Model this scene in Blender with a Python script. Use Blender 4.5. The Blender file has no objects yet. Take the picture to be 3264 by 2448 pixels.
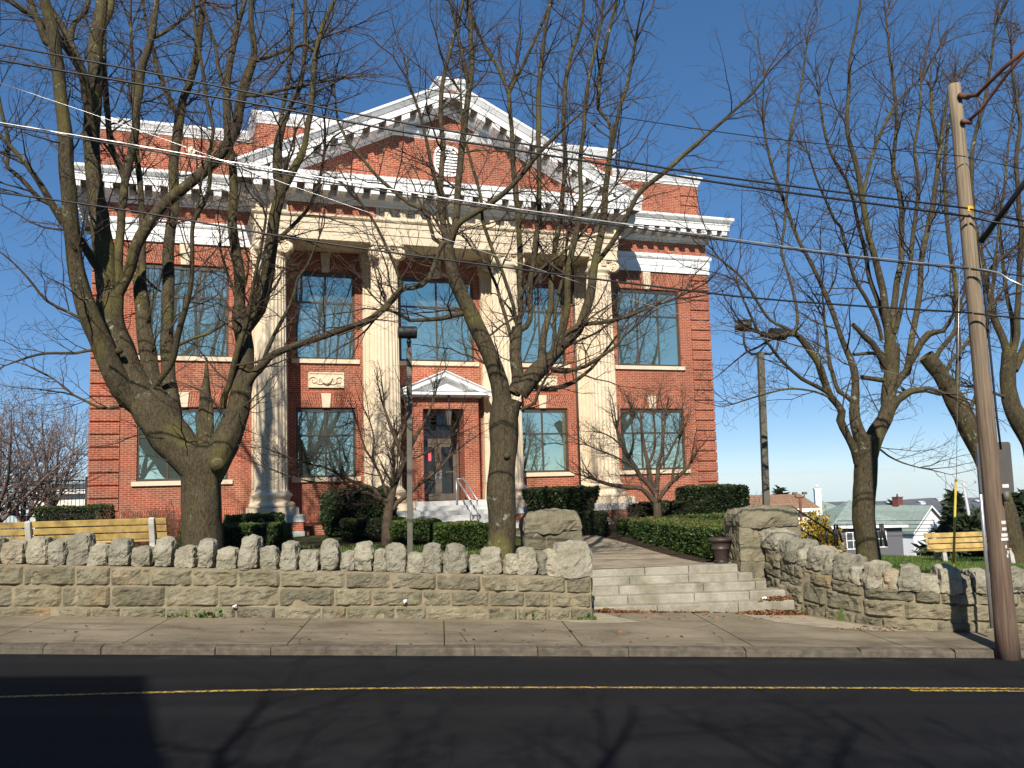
import bpy, bmesh, math, random
import numpy as np
from math import sin, cos, pi, radians, sqrt, atan2, hypot
from mathutils import Vector, Matrix, noise
SC = bpy.context.scene
COL = SC.collection
# ---------------------------------------------------------------- camera, sky, sun, exposure
PITCH, ROLL, YAW, EYE = radians(6.275), radians(-1.604), radians(20.34), 2.8
def cam_rot():
    cr, sr = cos(ROLL), sin(ROLL)
    a = pi/2 + PITCH
    return np.array([[1,0,0],[0,cos(a),-sin(a)],[0,sin(a),cos(a)]]) @ np.array([[cr,-sr,0],[sr,cr,0],[0,0,1]])
CM = cam_rot(); CP = np.array([0, 0, EYE])
cam = bpy.data.objects.new('camera', bpy.data.cameras.new('camera')); COL.objects.link(cam)
cam.data.sensor_width = 36.0
cam.data.lens = 2962/3264*36.0
cam.data.clip_start = 0.1; cam.data.clip_end = 30000
m4 = Matrix([[*CM[0], 0], [*CM[1], 0], [*CM[2], EYE], [0, 0, 0, 1]])
cam.matrix_world = m4
SC.camera = cam
SC.render.resolution_x, SC.render.resolution_y = 1024, 768
SUN_AZ, SUN_EL = radians(4.5), radians(38.0)     # shadows run towards +Y and 6 degrees to +X
world = bpy.data.worlds.new('World'); SC.world = world; world.use_nodes = True
wn = world.node_tree.nodes; wl = world.node_tree.links
for n_ in list(wn): wn.remove(n_)
wo = wn.new('ShaderNodeOutputWorld'); bg = wn.new('ShaderNodeBackground'); sky = wn.new('ShaderNodeTexSky')
sky.sky_type = 'NISHITA'; sky.sun_disc = False
sky.sun_elevation = SUN_EL; sky.sun_rotation = pi + SUN_AZ
sky.altitude = 5000; sky.air_density = 1.0; sky.dust_density = 0.08; sky.ozone_density = 3.0
bg.inputs[1].default_value = 0.145
hs = wn.new('ShaderNodeHueSaturation'); hs.inputs['Saturation'].default_value = 1.42; hs.inputs['Hue'].default_value = 0.503
gm = wn.new('ShaderNodeGamma'); gm.inputs['Gamma'].default_value = 0.66
wl.new(sky.outputs[0], gm.inputs[0]); wl.new(gm.outputs[0], hs.inputs['Color']); wl.new(hs.outputs[0], bg.inputs[0]); wl.new(bg.outputs[0], wo.inputs[0])
sl = bpy.data.lights.new('sun', 'SUN'); sl.energy = 5.0; sl.angle = radians(0.53); sl.color = (1.0, 0.93, 0.82)
so = bpy.data.objects.new('sun', sl); COL.objects.link(so)
sdv = Vector((-sin(SUN_AZ)*cos(SUN_EL), -cos(SUN_AZ)*cos(SUN_EL), sin(SUN_EL)))   # towards the sun
so.rotation_euler = sdv.to_track_quat('Z', 'Y').to_euler()
SC.view_settings.view_transform = 'Standard'; SC.view_settings.look = 'None'
SC.view_settings.exposure = 0.55; SC.view_settings.gamma = 1.0
SC.render.engine = 'CYCLES'
SC.cycles.max_bounces = 6; SC.cycles.transparent_max_bounces = 8
try: SC.cycles.use_denoising = True
except Exception: pass

# ---------------------------------------------------------------- frames of reference
AL = radians(4.5)
SD = np.array([cos(AL), sin(AL), 0.0]); SN = np.array([-sin(AL), cos(AL), 0.0])   # along the street, across it
K = 2448/1659
def ray(x, y): return CM @ np.array([x-1632.0, -(y-1224.0), -2962.0])
def at(xv, yv, b):      # a point of the photograph (2212 px wide) at street depth b
    r = ray(xv*K, yv*K); return CP + r*(b/(r @ SN))
def ab(a, b, z=0.0): return a*SD + b*SN + np.array([0, 0, z])
def to_ab(p): return float(p @ SD), float(p @ SN), float(p[2])
FT = np.array([cos(YAW), sin(YAW), 0]); FN = np.array([sin(YAW), -cos(YAW), 0])
FO = np.array([-13.4155, 29.3819, 0.0])
def fac(u, w, z): return FO + u*FT + w*FN + np.array([0, 0, z])
def gutter(a): return 0.25 - 0.045*a
def sstep(x, x0, x1):
    t = min(1, max(0, (x-x0)/(x1-x0))); return t*t*(3-2*t)
WR = [(6.62,20.3),(6.85,19.55),(7.05,18.75),(7.44,18.1),(7.78,17.3),(8.43,16.6),(8.97,16.35),(9.8,16.27),(12,16.2),(20,16.15),(60,16.1)]
def wall_b(a):          # where the front of the walls runs
    if a < 2.8: return 17.47
    if a < WR[0][0]: return 20.25
    for (a0,b0),(a1,b1) in zip(WR, WR[1:]):
        if a <= a1: return b0+(b1-b0)*(a-a0)/(a1-a0)
    return 16.1
def terrace(a, b):      # height of the ground behind the walls
    left = 1.46 - 0.03*(a+4) + 0.0*b
    if a < -9: left = 1.61 + 0.02*(a+9)
    left = left + (1.42-left)*sstep(b, 19, 28)
    mid = 0.97 + 0.4*sstep(b, 19.9, 31)
    right = 0.95 - 0.06*(max(7.5,a)-8) - 0.025*(b-18)
    t1 = sstep(a, 1.2, 3.0); t2 = sstep(a, 6.2, 7.6)
    z = left + (mid-left)*t1
    # beside the building the ground stays up, on the lawn it falls away
    rr = right + (1.3-right)*sstep(b, 25, 31)*(1-sstep(a, 9.0, 11.5))
    z = z + (rr-z)*t2
    return z
def far_z(x, y):
    r = hypot(x, y)
    z = -6.5*sstep(r, 45, 95) - 18*sstep(r, 95, 400) - 133*sstep(r, 400, 1900)
    return z
def ground_z(x, y):
    p = np.array([x, y, 0.0]); a, b, _ = to_ab(p)
    r = hypot(x, y)
    if b < wall_b(a)+0.47: z = gutter(max(-40, min(40, a))) - 0.12
    else: z = terrace(max(-30, min(30, a)), min(b, 45))
    if a > 9: z -= 2.6*sstep(b, 26.5+0.25*(a-9)*0, 40) 
    if a < -11: z -= 1.2*sstep(b, 31, 50)
    return z + far_z(x, y)
# ---------------------------------------------------------------- scene-building helpers
def tag(o, label=None, cat=None, group=None, kind=None):
    if label: o['label'] = label
    if cat: o['category'] = cat
    if group: o['group'] = group
    if kind: o['kind'] = kind
    return o
def thing(name, label, cat, loc=(0,0,0), rotz=0.0, group=None):
    o = bpy.data.objects.new(name, None); COL.objects.link(o)
    o.empty_display_size = 0.3
    o.location = loc; o.rotation_euler = (0, 0, rotz)
    return tag(o, label, cat, group)
class MB:               # collects shapes and links them as ONE mesh object
    def __init__(s): s.v = []; s.f = []; s.uv = []; s.mi = []; s.col = []; s.sm = []
    def add(s, vs, fs, uvs=None, mi=0, col=None, smooth=False):
        o = len(s.v); s.v.extend([tuple(p) for p in vs])
        for i, f in enumerate(fs):
            s.f.append(tuple(k+o for k in f)); s.mi.append(mi); s.sm.append(smooth)
            s.uv.append(uvs[i] if uvs else None); s.col.append(col)
    def quad(s, a, b, c, d, uv=None, mi=0, col=None): s.add([a,b,c,d], [(0,1,2,3)], [uv] if uv else None, mi, col)
    def box(s, x0, x1, y0, y1, z0, z1, mi=0, col=None, uvaxis=None, swap=False):
        vs = [(x0,y0,z0),(x1,y0,z0),(x1,y1,z0),(x0,y1,z0),(x0,y0,z1),(x1,y0,z1),(x1,y1,z1),(x0,y1,z1)]
        fs = [(0,1,5,4),(1,2,6,5),(2,3,7,6),(3,0,4,7),(4,5,6,7),(3,2,1,0)]
        us = []
        for k, f in enumerate(fs):
            q = []
            for i in f:
                x,y,z = vs[i]
                t = (x,z) if k in (0,2) else ((y,z) if k in (1,3) else (x,y))
                q.append((t[1],t[0]) if swap else t)
            us.append(q)
        s.add(vs, fs, us, mi, col)
    def obox(s, c, ax, hx, hy, hz, mi=0, col=None):    # oriented box; ax = three unit vectors
        c = np.array(c); X, Y, Z = [np.array(t) for t in ax]
        vs = [c+sx*hx*X+sy*hy*Y+sz*hz*Z for sz in (-1,1) for sx,sy in ((-1,-1),(1,-1),(1,1),(-1,1))]
        s.add(vs, [(0,1,5,4),(1,2,6,5),(2,3,7,6),(3,0,4,7),(4,5,6,7),(3,2,1,0)], None, mi, col)
    def tube(s, pts, rads, n=8, caps=True, mi=0, col=None, smooth=True, twist=0.0):
        pts = [np.array(p, float) for p in pts]
        if not hasattr(rads, '__len__'): rads = [rads]*len(pts)
        vs = []; fs = []
        up = None
        for i, p in enumerate(pts):
            d = pts[min(i+1, len(pts)-1)] - pts[max(i-1, 0)]
            L = np.linalg.norm(d); d = d/L if L > 1e-9 else np.array([0,0,1.0])
            if up is None:
                up = np.array([1.0,0,0]) if abs(d[0]) < 0.8 else np.array([0,1.0,0])
            u = up - d*(up@d); u /= max(1e-9, np.linalg.norm(u)); v = np.cross(d, u); up = u
            for k in range(n):
                a = 2*pi*k/n + twist
                vs.append(p + rads[i]*(cos(a)*u + sin(a)*v))
        for i in range(len(pts)-1):
            for k in range(n):
                fs.append((i*n+k, i*n+(k+1)%n, (i+1)*n+(k+1)%n, (i+1)*n+k))
        if caps:
            fs.append(tuple(range(n-1, -1, -1))); fs.append(tuple((len(pts)-1)*n+k for k in range(n)))
        s.add(vs, fs, None, mi, col, smooth)
    def lathe(s, prof, c=(0,0,0), n=24, mi=0, col=None, smooth=True):
        vs = []; fs = []
        for r, z in prof:
            for k in range(n): vs.append((c[0]+r*cos(2*pi*k/n), c[1]+r*sin(2*pi*k/n), c[2]+z))
        for i in range(len(prof)-1):
            for k in range(n): fs.append((i*n+k, i*n+(k+1)%n, (i+1)*n+(k+1)%n, (i+1)*n+k))
        fs.append(tuple(range(n-1,-1,-1))); fs.append(tuple((len(prof)-1)*n+k for k in range(n)))
        s.add(vs, fs, None, mi, col, smooth)
    def build(s, name, mats, parent=None, bevel=0.0):
        me = bpy.data.meshes.new(name)
        me.from_pydata([tuple(map(float, p)) for p in s.v], [], s.f)
        mats = mats if isinstance(mats, (list, tuple)) else [mats]
        for m in mats: me.materials.append(m)
        if len(mats) > 1: me.polygons.foreach_set('material_index', s.mi)
        if any(s.sm): me.polygons.foreach_set('use_smooth', s.sm)
        if any(u is not None for u in s.uv):
            lay = me.uv_layers.new(name='UVMap'); d = []
            for f, u in zip(s.f, s.uv):
                if u is None: d.extend([0.0]*(2*len(f)))
                else:
                    for q in u: d.extend(q)
            lay.data.foreach_set('uv', d)
        if any(c is not None for c in s.col):
            at_ = me.attributes.new('tint', 'FLOAT', 'FACE')
            at_.data.foreach_set('value', [0.5 if c is None else float(c) for c in s.col])
        me.update()
        o = bpy.data.objects.new(name, me); COL.objects.link(o)
        if parent: o.parent = parent
        if bevel:
            md = o.modifiers.new('bevel', 'BEVEL'); md.width = bevel; md.segments = 2; md.limit_method = 'ANGLE'
        return o
def np_mesh(name, V, Fq, mat, parent=None, tint=None, smooth=False):
    me = bpy.data.meshes.new(name)
    V = np.asarray(V, np.float32); Fq = np.asarray(Fq, np.int32)
    k = Fq.shape[1]
    me.vertices.add(len(V)); me.vertices.foreach_set('co', V.ravel())
    me.loops.add(Fq.size); me.loops.foreach_set('vertex_index', Fq.ravel())
    me.polygons.add(len(Fq)); me.polygons.foreach_set('loop_start', np.arange(0, Fq.size, k, dtype=np.int32))
    me.polygons.foreach_set('loop_total', np.full(len(Fq), k, np.int32))
    if smooth: me.polygons.foreach_set('use_smooth', np.ones(len(Fq), bool))
    me.materials.append(mat)
    if tint is not None:
        at_ = me.attributes.new('tint', 'FLOAT', 'FACE'); at_.data.foreach_set('value', np.asarray(tint, np.float32))
    me.update(); me.validate()
    o = bpy.data.objects.new(name, me); COL.objects.link(o)
    if parent: o.parent = parent
    return o
# ---------------------------------------------------------------- materials
def mat_new(name):
    m = bpy.data.materials.new(name); m.use_nodes = True
    nt = m.node_tree; b = nt.nodes['Principled BSDF']
    return m, nt, b
def N(nt, t, **kw):
    n = nt.nodes.new(t)
    for k, v in kw.items(): setattr(n, k, v)
    return n
def ramp(nt, src, stops):
    r = N(nt, 'ShaderNodeValToRGB'); els = r.color_ramp.elements
    while len(els) > 1: els.remove(els[-1])
    els[0].position = stops[0][0]; els[0].color = (*stops[0][1], 1)
    for p, c in stops[1:]:
        e = els.new(p); e.color = (*c, 1)
    nt.links.new(src, r.inputs[0]); return r.outputs[0]
def mix(nt, fac_, a, b, mode='MIX'):
    n = N(nt, 'ShaderNodeMix', data_type='RGBA', blend_type=mode)
    if isinstance(fac_, (int, float)): n.inputs[0].default_value = fac_
    else: nt.links.new(fac_, n.inputs[0])
    for i, v in ((6, a), (7, b)):
        if isinstance(v, tuple): n.inputs[i].default_value = (*v, 1)
        else: nt.links.new(v, n.inputs[i])
    return n.outputs[2]
def noise_tex(nt, vec, scale, detail=4, rough=0.55, out=0, dist=0.0):
    n = N(nt, 'ShaderNodeTexNoise'); n.inputs['Scale'].default_value = scale; n.inputs['Detail'].default_value = detail
    n.inputs['Roughness'].default_value = rough; n.inputs['Distortion'].default_value = dist
    if vec is not None: nt.links.new(vec, n.inputs['Vector'])
    return n.outputs[out]
def bump(nt, b, h, strength=0.3, dist=0.02):
    n = N(nt, 'ShaderNodeBump'); n.inputs['Strength'].default_value = strength; n.inputs['Distance'].default_value = dist
    nt.links.new(h, n.inputs['Height']); nt.links.new(n.outputs[0], b.inputs['Normal'])
def geo_pos(nt): return N(nt, 'ShaderNodeNewGeometry').outputs['Position']
def obj_pos(nt): return N(nt, 'ShaderNodeTexCoord').outputs['Object']
def plain(name, c, rough=0.6, var=0.15, scale=6.0, spec=0.4, metal=0.0, bmp=0.0, bscale=60.0, uv='obj'):
    m, nt, b = mat_new(name); v = obj_pos(nt)
    lo = tuple(x*(1-var) for x in c); hi = tuple(min(1, x*(1+var)) for x in c)
    n1 = noise_tex(nt, v, scale, 5)
    nt.links.new(ramp(nt, n1, [(0.3, lo), (0.7, hi)]), b.inputs['Base Color'])
    b.inputs['Roughness'].default_value = rough; b.inputs['Metallic'].default_value = metal
    b.inputs['Specular IOR Level'].default_value = spec
    if bmp: bump(nt, b, noise_tex(nt, v, bscale, 4), bmp, 0.01)
    return m
def brick_mat(name, c1, c2, mortar):
    m, nt, b = mat_new(name)
    uv = N(nt, 'ShaderNodeTexCoord').outputs['UV']
    t = N(nt, 'ShaderNodeTexBrick'); t.offset = 0.5; t.squash = 1.0
    t.inputs['Scale'].default_value = 1.0; t.inputs['Mortar Size'].default_value = 0.0062
    t.inputs['Mortar Smooth'].default_value = 0.1; t.inputs['Bias'].default_value = -0.1
    t.inputs['Brick Width'].default_value = 0.213; t.inputs['Row Height'].default_value = 0.0677
    t.inputs['Color1'].default_value = (*c1, 1); t.inputs['Color2'].default_value = (*c2, 1); t.inputs['Mortar'].default_value = (*mortar, 1)
    nt.links.new(uv, t.inputs['Vector'])
    v = geo_pos(nt)
    big = ramp(nt, noise_tex(nt, v, 0.35, 4), [(0.35, (0.80,0.80,0.80)), (0.65, (1.12,1.08,1.05))])
    fine = ramp(nt, noise_tex(nt, v, 9.0, 3), [(0.3, (0.84,0.84,0.86)), (0.7, (1.12,1.1,1.08))])
    # faint rain streaks and efflorescence of the wall itself
    sep = N(nt, 'ShaderNodeMapping'); sep.inputs['Scale'].default_value = (2.2, 2.2, 0.25); nt.links.new(v, sep.inputs['Vector'])
    st = ramp(nt, noise_tex(nt, sep.outputs[0], 1.6, 5), [(0.56, (1,1,1)), (0.78, (1.25,1.28,1.3))])
    c = mix(nt, 1.0, t.outputs['Color'], big, 'MULTIPLY'); c = mix(nt, 1.0, c, fine, 'MULTIPLY'); c = mix(nt, 1.0, c, st, 'MULTIPLY')
    nt.links.new(c, b.inputs['Base Color']); b.inputs['Roughness'].default_value = 0.85; b.inputs['Specular IOR Level'].default_value = 0.2
    inv = N(nt, 'ShaderNodeMath', operation='SUBTRACT'); inv.inputs[0].default_value = 1.0; nt.links.new(t.outputs['Fac'], inv.inputs[1])
    bump(nt, b, inv.outputs[0], 0.5, 0.006)
    return m
def stone_mat(name, c, c2, scale=1.0, tint=True, bmp=0.6, speck=0.35, stain=(0.33,0.18,0.07), moss=0.0):
    m, nt, b = mat_new(name); v = geo_pos(nt)
    base = ramp(nt, noise_tex(nt, v, 3.0*scale, 6, 0.6), [(0.3, c), (0.7, c2)])
    sp = ramp(nt, noise_tex(nt, v, 70*scale, 3, 0.7), [(0.35, (1-speck,)*3), (0.65, (1+speck*0.7,)*3)])
    col = mix(nt, 1.0, base, sp, 'MULTIPLY')
    if tint:
        a = N(nt, 'ShaderNodeAttribute', attribute_name='tint').outputs['Fac']
        br = ramp(nt, a, [(0.0, (0.76,0.77,0.76)), (0.5, (1,1,1)), (1.0, (1.22,1.2,1.15))])
        col = mix(nt, 1.0, col, br, 'MULTIPLY')
        rust = N(nt, 'ShaderNodeMath', operation='MULTIPLY')
        nt.links.new(ramp(nt, noise_tex(nt, v, 1.1, 3), [(0.56, (0,0,0)), (0.7, (1,1,1))]), rust.inputs[0])
        nt.links.new(ramp(nt, a, [(0.25, (0,0,0)), (0.35, (0.45,0.45,0.45)), (0.45, (0,0,0)), (0.78, (0,0,0)), (0.84, (0.5,0.5,0.5)), (0.9, (0,0,0))]), rust.inputs[1])
        col = mix(nt, rust.outputs[0], col, stain)
    if moss:
        ms = ramp(nt, noise_tex(nt, v, 1.7, 5), [(0.5, (0,0,0)), (0.72, (moss,)*3)])
        col = mix(nt, ms, col, (0.10,0.10,0.045))
    nt.links.new(col, b.inputs['Base Color']); b.inputs['Roughness'].default_value = 0.9; b.inputs['Specular IOR Level'].default_value = 0.25
    bump(nt, b, noise_tex(nt, v, 26*scale, 6, 0.65), bmp, 0.03)
    return m
def bark_mat(name, dark, light, lichen=0.5, moss=0.4, vscale=(13,13,4.2)):
    m, nt, b = mat_new(name); v = geo_pos(nt)
    mp = N(nt, 'ShaderNodeMapping'); mp.inputs['Scale'].default_value = vscale; nt.links.new(v, mp.inputs['Vector'])
    f = noise_tex(nt, mp.outputs[0], 2.4, 8, 0.68, dist=1.1)
    col = ramp(nt, f, [(0.32, dark), (0.68, light)])
    ls = noise_tex(nt, v, 9.0, 5, 0.6)
    lm = N(nt, 'ShaderNodeMath', operation='MULTIPLY')
    nt.links.new(ramp(nt, ls, [(0.58, (0,0,0)), (0.66, (1,1,1))]), lm.inputs[0])
    nt.links.new(ramp(nt, noise_tex(nt, v, 1.3, 4), [(0.5, (0,0,0)), (0.62, (lichen,)*3)]), lm.inputs[1])
    col = mix(nt, lm.outputs[0], col, (0.26,0.28,0.20))
    col = mix(nt, ramp(nt, noise_tex(nt, v, 1.1, 4), [(0.52, (0,0,0)), (0.7, (moss,)*3)]), col, (0.15,0.135,0.03))
    nt.links.new(col, b.inputs['Base Color']); b.inputs['Roughness'].default_value = 0.9; b.inputs['Specular IOR Level'].default_value = 0.2
    bump(nt, b, f, 0.7, 0.03)
    return m
def leaf_mat(name, stops, rough=0.55, trans=0.15):
    m, nt, b = mat_new(name)
    a = N(nt, 'ShaderNodeAttribute', attribute_name='tint').outputs['Fac']
    nt.links.new(ramp(nt, a, stops), b.inputs['Base Color']); b.inputs['Roughness'].default_value = rough
    b.inputs['Specular IOR Level'].default_value = 0.3
    return m
M = {}
M['brick'] = brick_mat('red brick', (0.325,0.085,0.043), (0.235,0.058,0.033), (0.45,0.31,0.225))
M['limestone'] = stone_mat('cream limestone', (0.60,0.49,0.345), (0.68,0.57,0.42), 1.0, tint=False, bmp=0.12, speck=0.06)
M['white'] = plain('white paint', (0.80,0.80,0.79), 0.5, 0.05, 2.0, bmp=0.05)
M['granite'] = stone_mat('pale granite', (0.42,0.42,0.40), (0.55,0.55,0.53), 1.0, tint=False, bmp=0.2, speck=0.16)
M['rough'] = stone_mat('rough granite', (0.135,0.119,0.078), (0.235,0.21,0.145), 1.0, tint=True, bmp=1.0, speck=0.36, moss=0.4)
M['coping'] = stone_mat('pale rough granite', (0.215,0.195,0.143), (0.345,0.322,0.25), 1.0, tint=True, bmp=0.9, speck=0.36, moss=0.25)
M['mortar'] = plain('wall mortar', (0.21,0.172,0.11), 0.95, 0.25, 5.0, bmp=0.4, bscale=40)
M['steps'] = stone_mat('worn granite steps', (0.22,0.20,0.155), (0.36,0.335,0.27), 1.0, tint=False, bmp=0.45, speck=0.25, moss=0.6)
M['bark'] = bark_mat('maple bark', (0.013,0.010,0.006), (0.108,0.087,0.050), 0.8, 0.5)
M['bark_twig'] = bark_mat('maple twigs', (0.03,0.021,0.016), (0.10,0.07,0.052), 0.1, 0.1, (4,4,4))
M['bark_small'] = bark_mat('cherry bark', (0.035,0.025,0.018), (0.125,0.09,0.062), 0.15, 0.2)
M['bark_far'] = bark_mat('far bark', (0.085,0.06,0.055), (0.19,0.145,0.125), 0.1, 0.1)
M['bronze'] = plain('dark bronze frame', (0.060,0.046,0.036), 0.45, 0.15, 4.0, 0.5)
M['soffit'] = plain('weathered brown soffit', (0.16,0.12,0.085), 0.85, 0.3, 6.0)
M['bronze2'] = plain('brown door frame', (0.11,0.085,0.065), 0.45, 0.15, 4.0, 0.5)
M['wood'] = plain('yellow varnished wood', (0.37,0.255,0.085), 0.6, 0.4, 5.0, 0.3)
M['concrete'] = plain('bench concrete', (0.40,0.385,0.345), 0.85, 0.15, 8.0, bmp=0.2)
M['iron'] = plain('black iron', (0.014,0.014,0.015), 0.5, 0.3, 8.0)
M['steel'] = plain('galvanised steel', (0.42,0.42,0.43), 0.4, 0.12, 6.0, 0.5, 0.7)
M['lamp_post'] = plain('bronze green lamp post', (0.10,0.095,0.072), 0.55, 0.25, 3.0)
M['cable'] = plain('black cable', (0.012,0.012,0.014), 0.45, 0.2, 3.0)
M['silver'] = plain('bare aluminium cable', (0.55,0.53,0.5), 0.35, 0.1, 3.0, 0.5, 0.8)
M['rust'] = plain('rusty arm', (0.11,0.045,0.026), 0.7, 0.35, 8.0)
M['urn'] = plain('dark brown planter', (0.045,0.033,0.028), 0.5, 0.2, 4.0)
M['asphaltroof'] = plain('roof felt', (0.1,0.1,0.1), 0.9)
def street_coords(nt, v):
    mp = N(nt, 'ShaderNodeMapping'); mp.inputs['Rotation'].default_value = (0, 0, -AL); nt.links.new(v, mp.inputs['Vector']); return mp.outputs[0]
def scaled(nt, v, s):
    mp = N(nt, 'ShaderNodeMapping'); mp.inputs['Scale'].default_value = s; nt.links.new(v, mp.inputs['Vector']); return mp.outputs[0]
def cracks(nt, v, scale, width, mask_scale, lo, hi, wob=0.35):
    nz = noise_tex(nt, v, scale*3.0, 4, 0.6, out=1)
    vm = N(nt, 'ShaderNodeMix', data_type='RGBA', blend_type='ADD'); vm.inputs[0].default_value = wob/scale*0.35
    nt.links.new(v, vm.inputs[6]); nt.links.new(nz, vm.inputs[7])
    vo = N(nt, 'ShaderNodeTexVoronoi', feature='DISTANCE_TO_EDGE'); vo.inputs['Scale'].default_value = scale; nt.links.new(vm.outputs[2], vo.inputs['Vector'])
    line = ramp(nt, vo.outputs['Distance'], [(0.0, (1,1,1)), (width*scale, (0,0,0))])
    mk = ramp(nt, noise_tex(nt, v, mask_scale, 3), [(lo, (0,0,0)), (hi, (1,1,1))])
    m = N(nt, 'ShaderNodeMath', operation='MULTIPLY'); nt.links.new(line, m.inputs[0]); nt.links.new(mk, m.inputs[1]); return m.outputs[0]
def mat_asphalt():
    m, nt, b = mat_new('asphalt'); v = geo_pos(nt); sv = street_coords(nt, v)
    big = ramp(nt, noise_tex(nt, scaled(nt, sv, (0.16,1.3,1)), 0.9, 6, 0.6), [(0.3, (0.0075,0.0075,0.009)), (0.75, (0.014,0.0138,0.0145))])
    ag = ramp(nt, noise_tex(nt, v, 120, 2, 0.7), [(0.35, (0.5,)*3), (0.6, (1.05,)*3), (0.74, (2.6,)*3)])
    c = mix(nt, 1.0, big, ag, 'MULTIPLY')
    sp = N(nt, 'ShaderNodeSeparateXYZ'); nt.links.new(sv, sp.inputs[0])
    wv = N(nt, 'ShaderNodeMath', operation='SINE'); ml_ = N(nt, 'ShaderNodeMath', operation='MULTIPLY'); ml_.inputs[1].default_value = 3.7; nt.links.new(sp.outputs['Y'], ml_.inputs[0]); nt.links.new(ml_.outputs[0], wv.inputs[0])
    c = mix(nt, 1.0, c, ramp(nt, wv.outputs[0], [(0.2, (0.9,0.9,0.9)), (0.95, (1.22,1.2,1.18))]), 'MULTIPLY')
    oil = ramp(nt, noise_tex(nt, scaled(nt, sv, (0.5,1.6,1)), 1.3, 4), [(0.62, (1,1,1)), (0.74, (0.62,0.62,0.62))]); c = mix(nt, 1.0, c, oil, 'MULTIPLY')
    dust = ramp(nt, noise_tex(nt, scaled(nt, sv, (0.7,1,1)), 2.6, 6, 0.7), [(0.5, (0,0,0)), (0.8, (0.5,0.5,0.5))])
    mr = N(nt, 'ShaderNodeMapRange'); mr.inputs[1].default_value = 13.7; mr.inputs[2].default_value = 14.6; nt.links.new(sp.outputs['Y'], mr.inputs[0])
    dm = N(nt, 'ShaderNodeMath', operation='MULTIPLY'); nt.links.new(dust, dm.inputs[0]); nt.links.new(mr.outputs[0], dm.inputs[1]); c = mix(nt, dm.outputs[0], c, (0.085,0.072,0.055))
    c = mix(nt, cracks(nt, sv, 0.33, 0.011, 0.35, 0.48, 0.58), c, (0.004,0.004,0.004))
    nt.links.new(c, b.inputs['Base Color']); b.inputs['Roughness'].default_value = 0.88
    b.inputs['Specular IOR Level'].default_value = 0.15
    bump(nt, b, noise_tex(nt, v, 150, 3), 0.5, 0.006); return m
def mat_walk():
    m, nt, b = mat_new('sidewalk concrete'); v = geo_pos(nt); sv = street_coords(nt, v)
    c = ramp(nt, noise_tex(nt, v, 0.9, 7, 0.66), [(0.28, (0.145,0.118,0.08)), (0.72, (0.265,0.222,0.155))])
    sp = ramp(nt, noise_tex(nt, v, 85, 3, 0.7), [(0.35, (0.72,)*3), (0.65, (1.25,)*3)])
    c = mix(nt, 1.0, c, sp, 'MULTIPLY')
    st = ramp(nt, noise_tex(nt, scaled(nt, sv, (0.45,1.5,1)), 0.9, 7, 0.7, dist=0.6), [(0.5, (1,1,1)), (0.72, (0.42,0.40,0.37))]); c = mix(nt, 1.0, c, st, 'MULTIPLY')
    s2 = N(nt, 'ShaderNodeSeparateXYZ'); nt.links.new(sv, s2.inputs[0])
    mr = N(nt, 'ShaderNodeMapRange'); mr.inputs[1].default_value = 15.7; mr.inputs[2].default_value = 14.8; nt.links.new(s2.outputs['Y'], mr.inputs[0])
    gr = ramp(nt, noise_tex(nt, scaled(nt, sv, (0.6,1.6,1)), 2.0, 6, 0.7), [(0.38, (0,0,0)), (0.66, (0.75,0.75,0.75))])
    dm = N(nt, 'ShaderNodeMath', operation='MULTIPLY'); nt.links.new(gr, dm.inputs[0]); nt.links.new(mr.outputs[0], dm.inputs[1]); c = mix(nt, dm.outputs[0], c, (0.05,0.043,0.034))
    c = mix(nt, cracks(nt, sv, 0.42, 0.012, 0.5, 0.47, 0.55), c, (0.022,0.017,0.012))
    nt.links.new(c, b.inputs['Base Color']); b.inputs['Roughness'].default_value = 0.92; b.inputs['Specular IOR Level'].default_value = 0.15
    bump(nt, b, noise_tex(nt, v, 60, 4), 0.35, 0.01); return m
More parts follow.
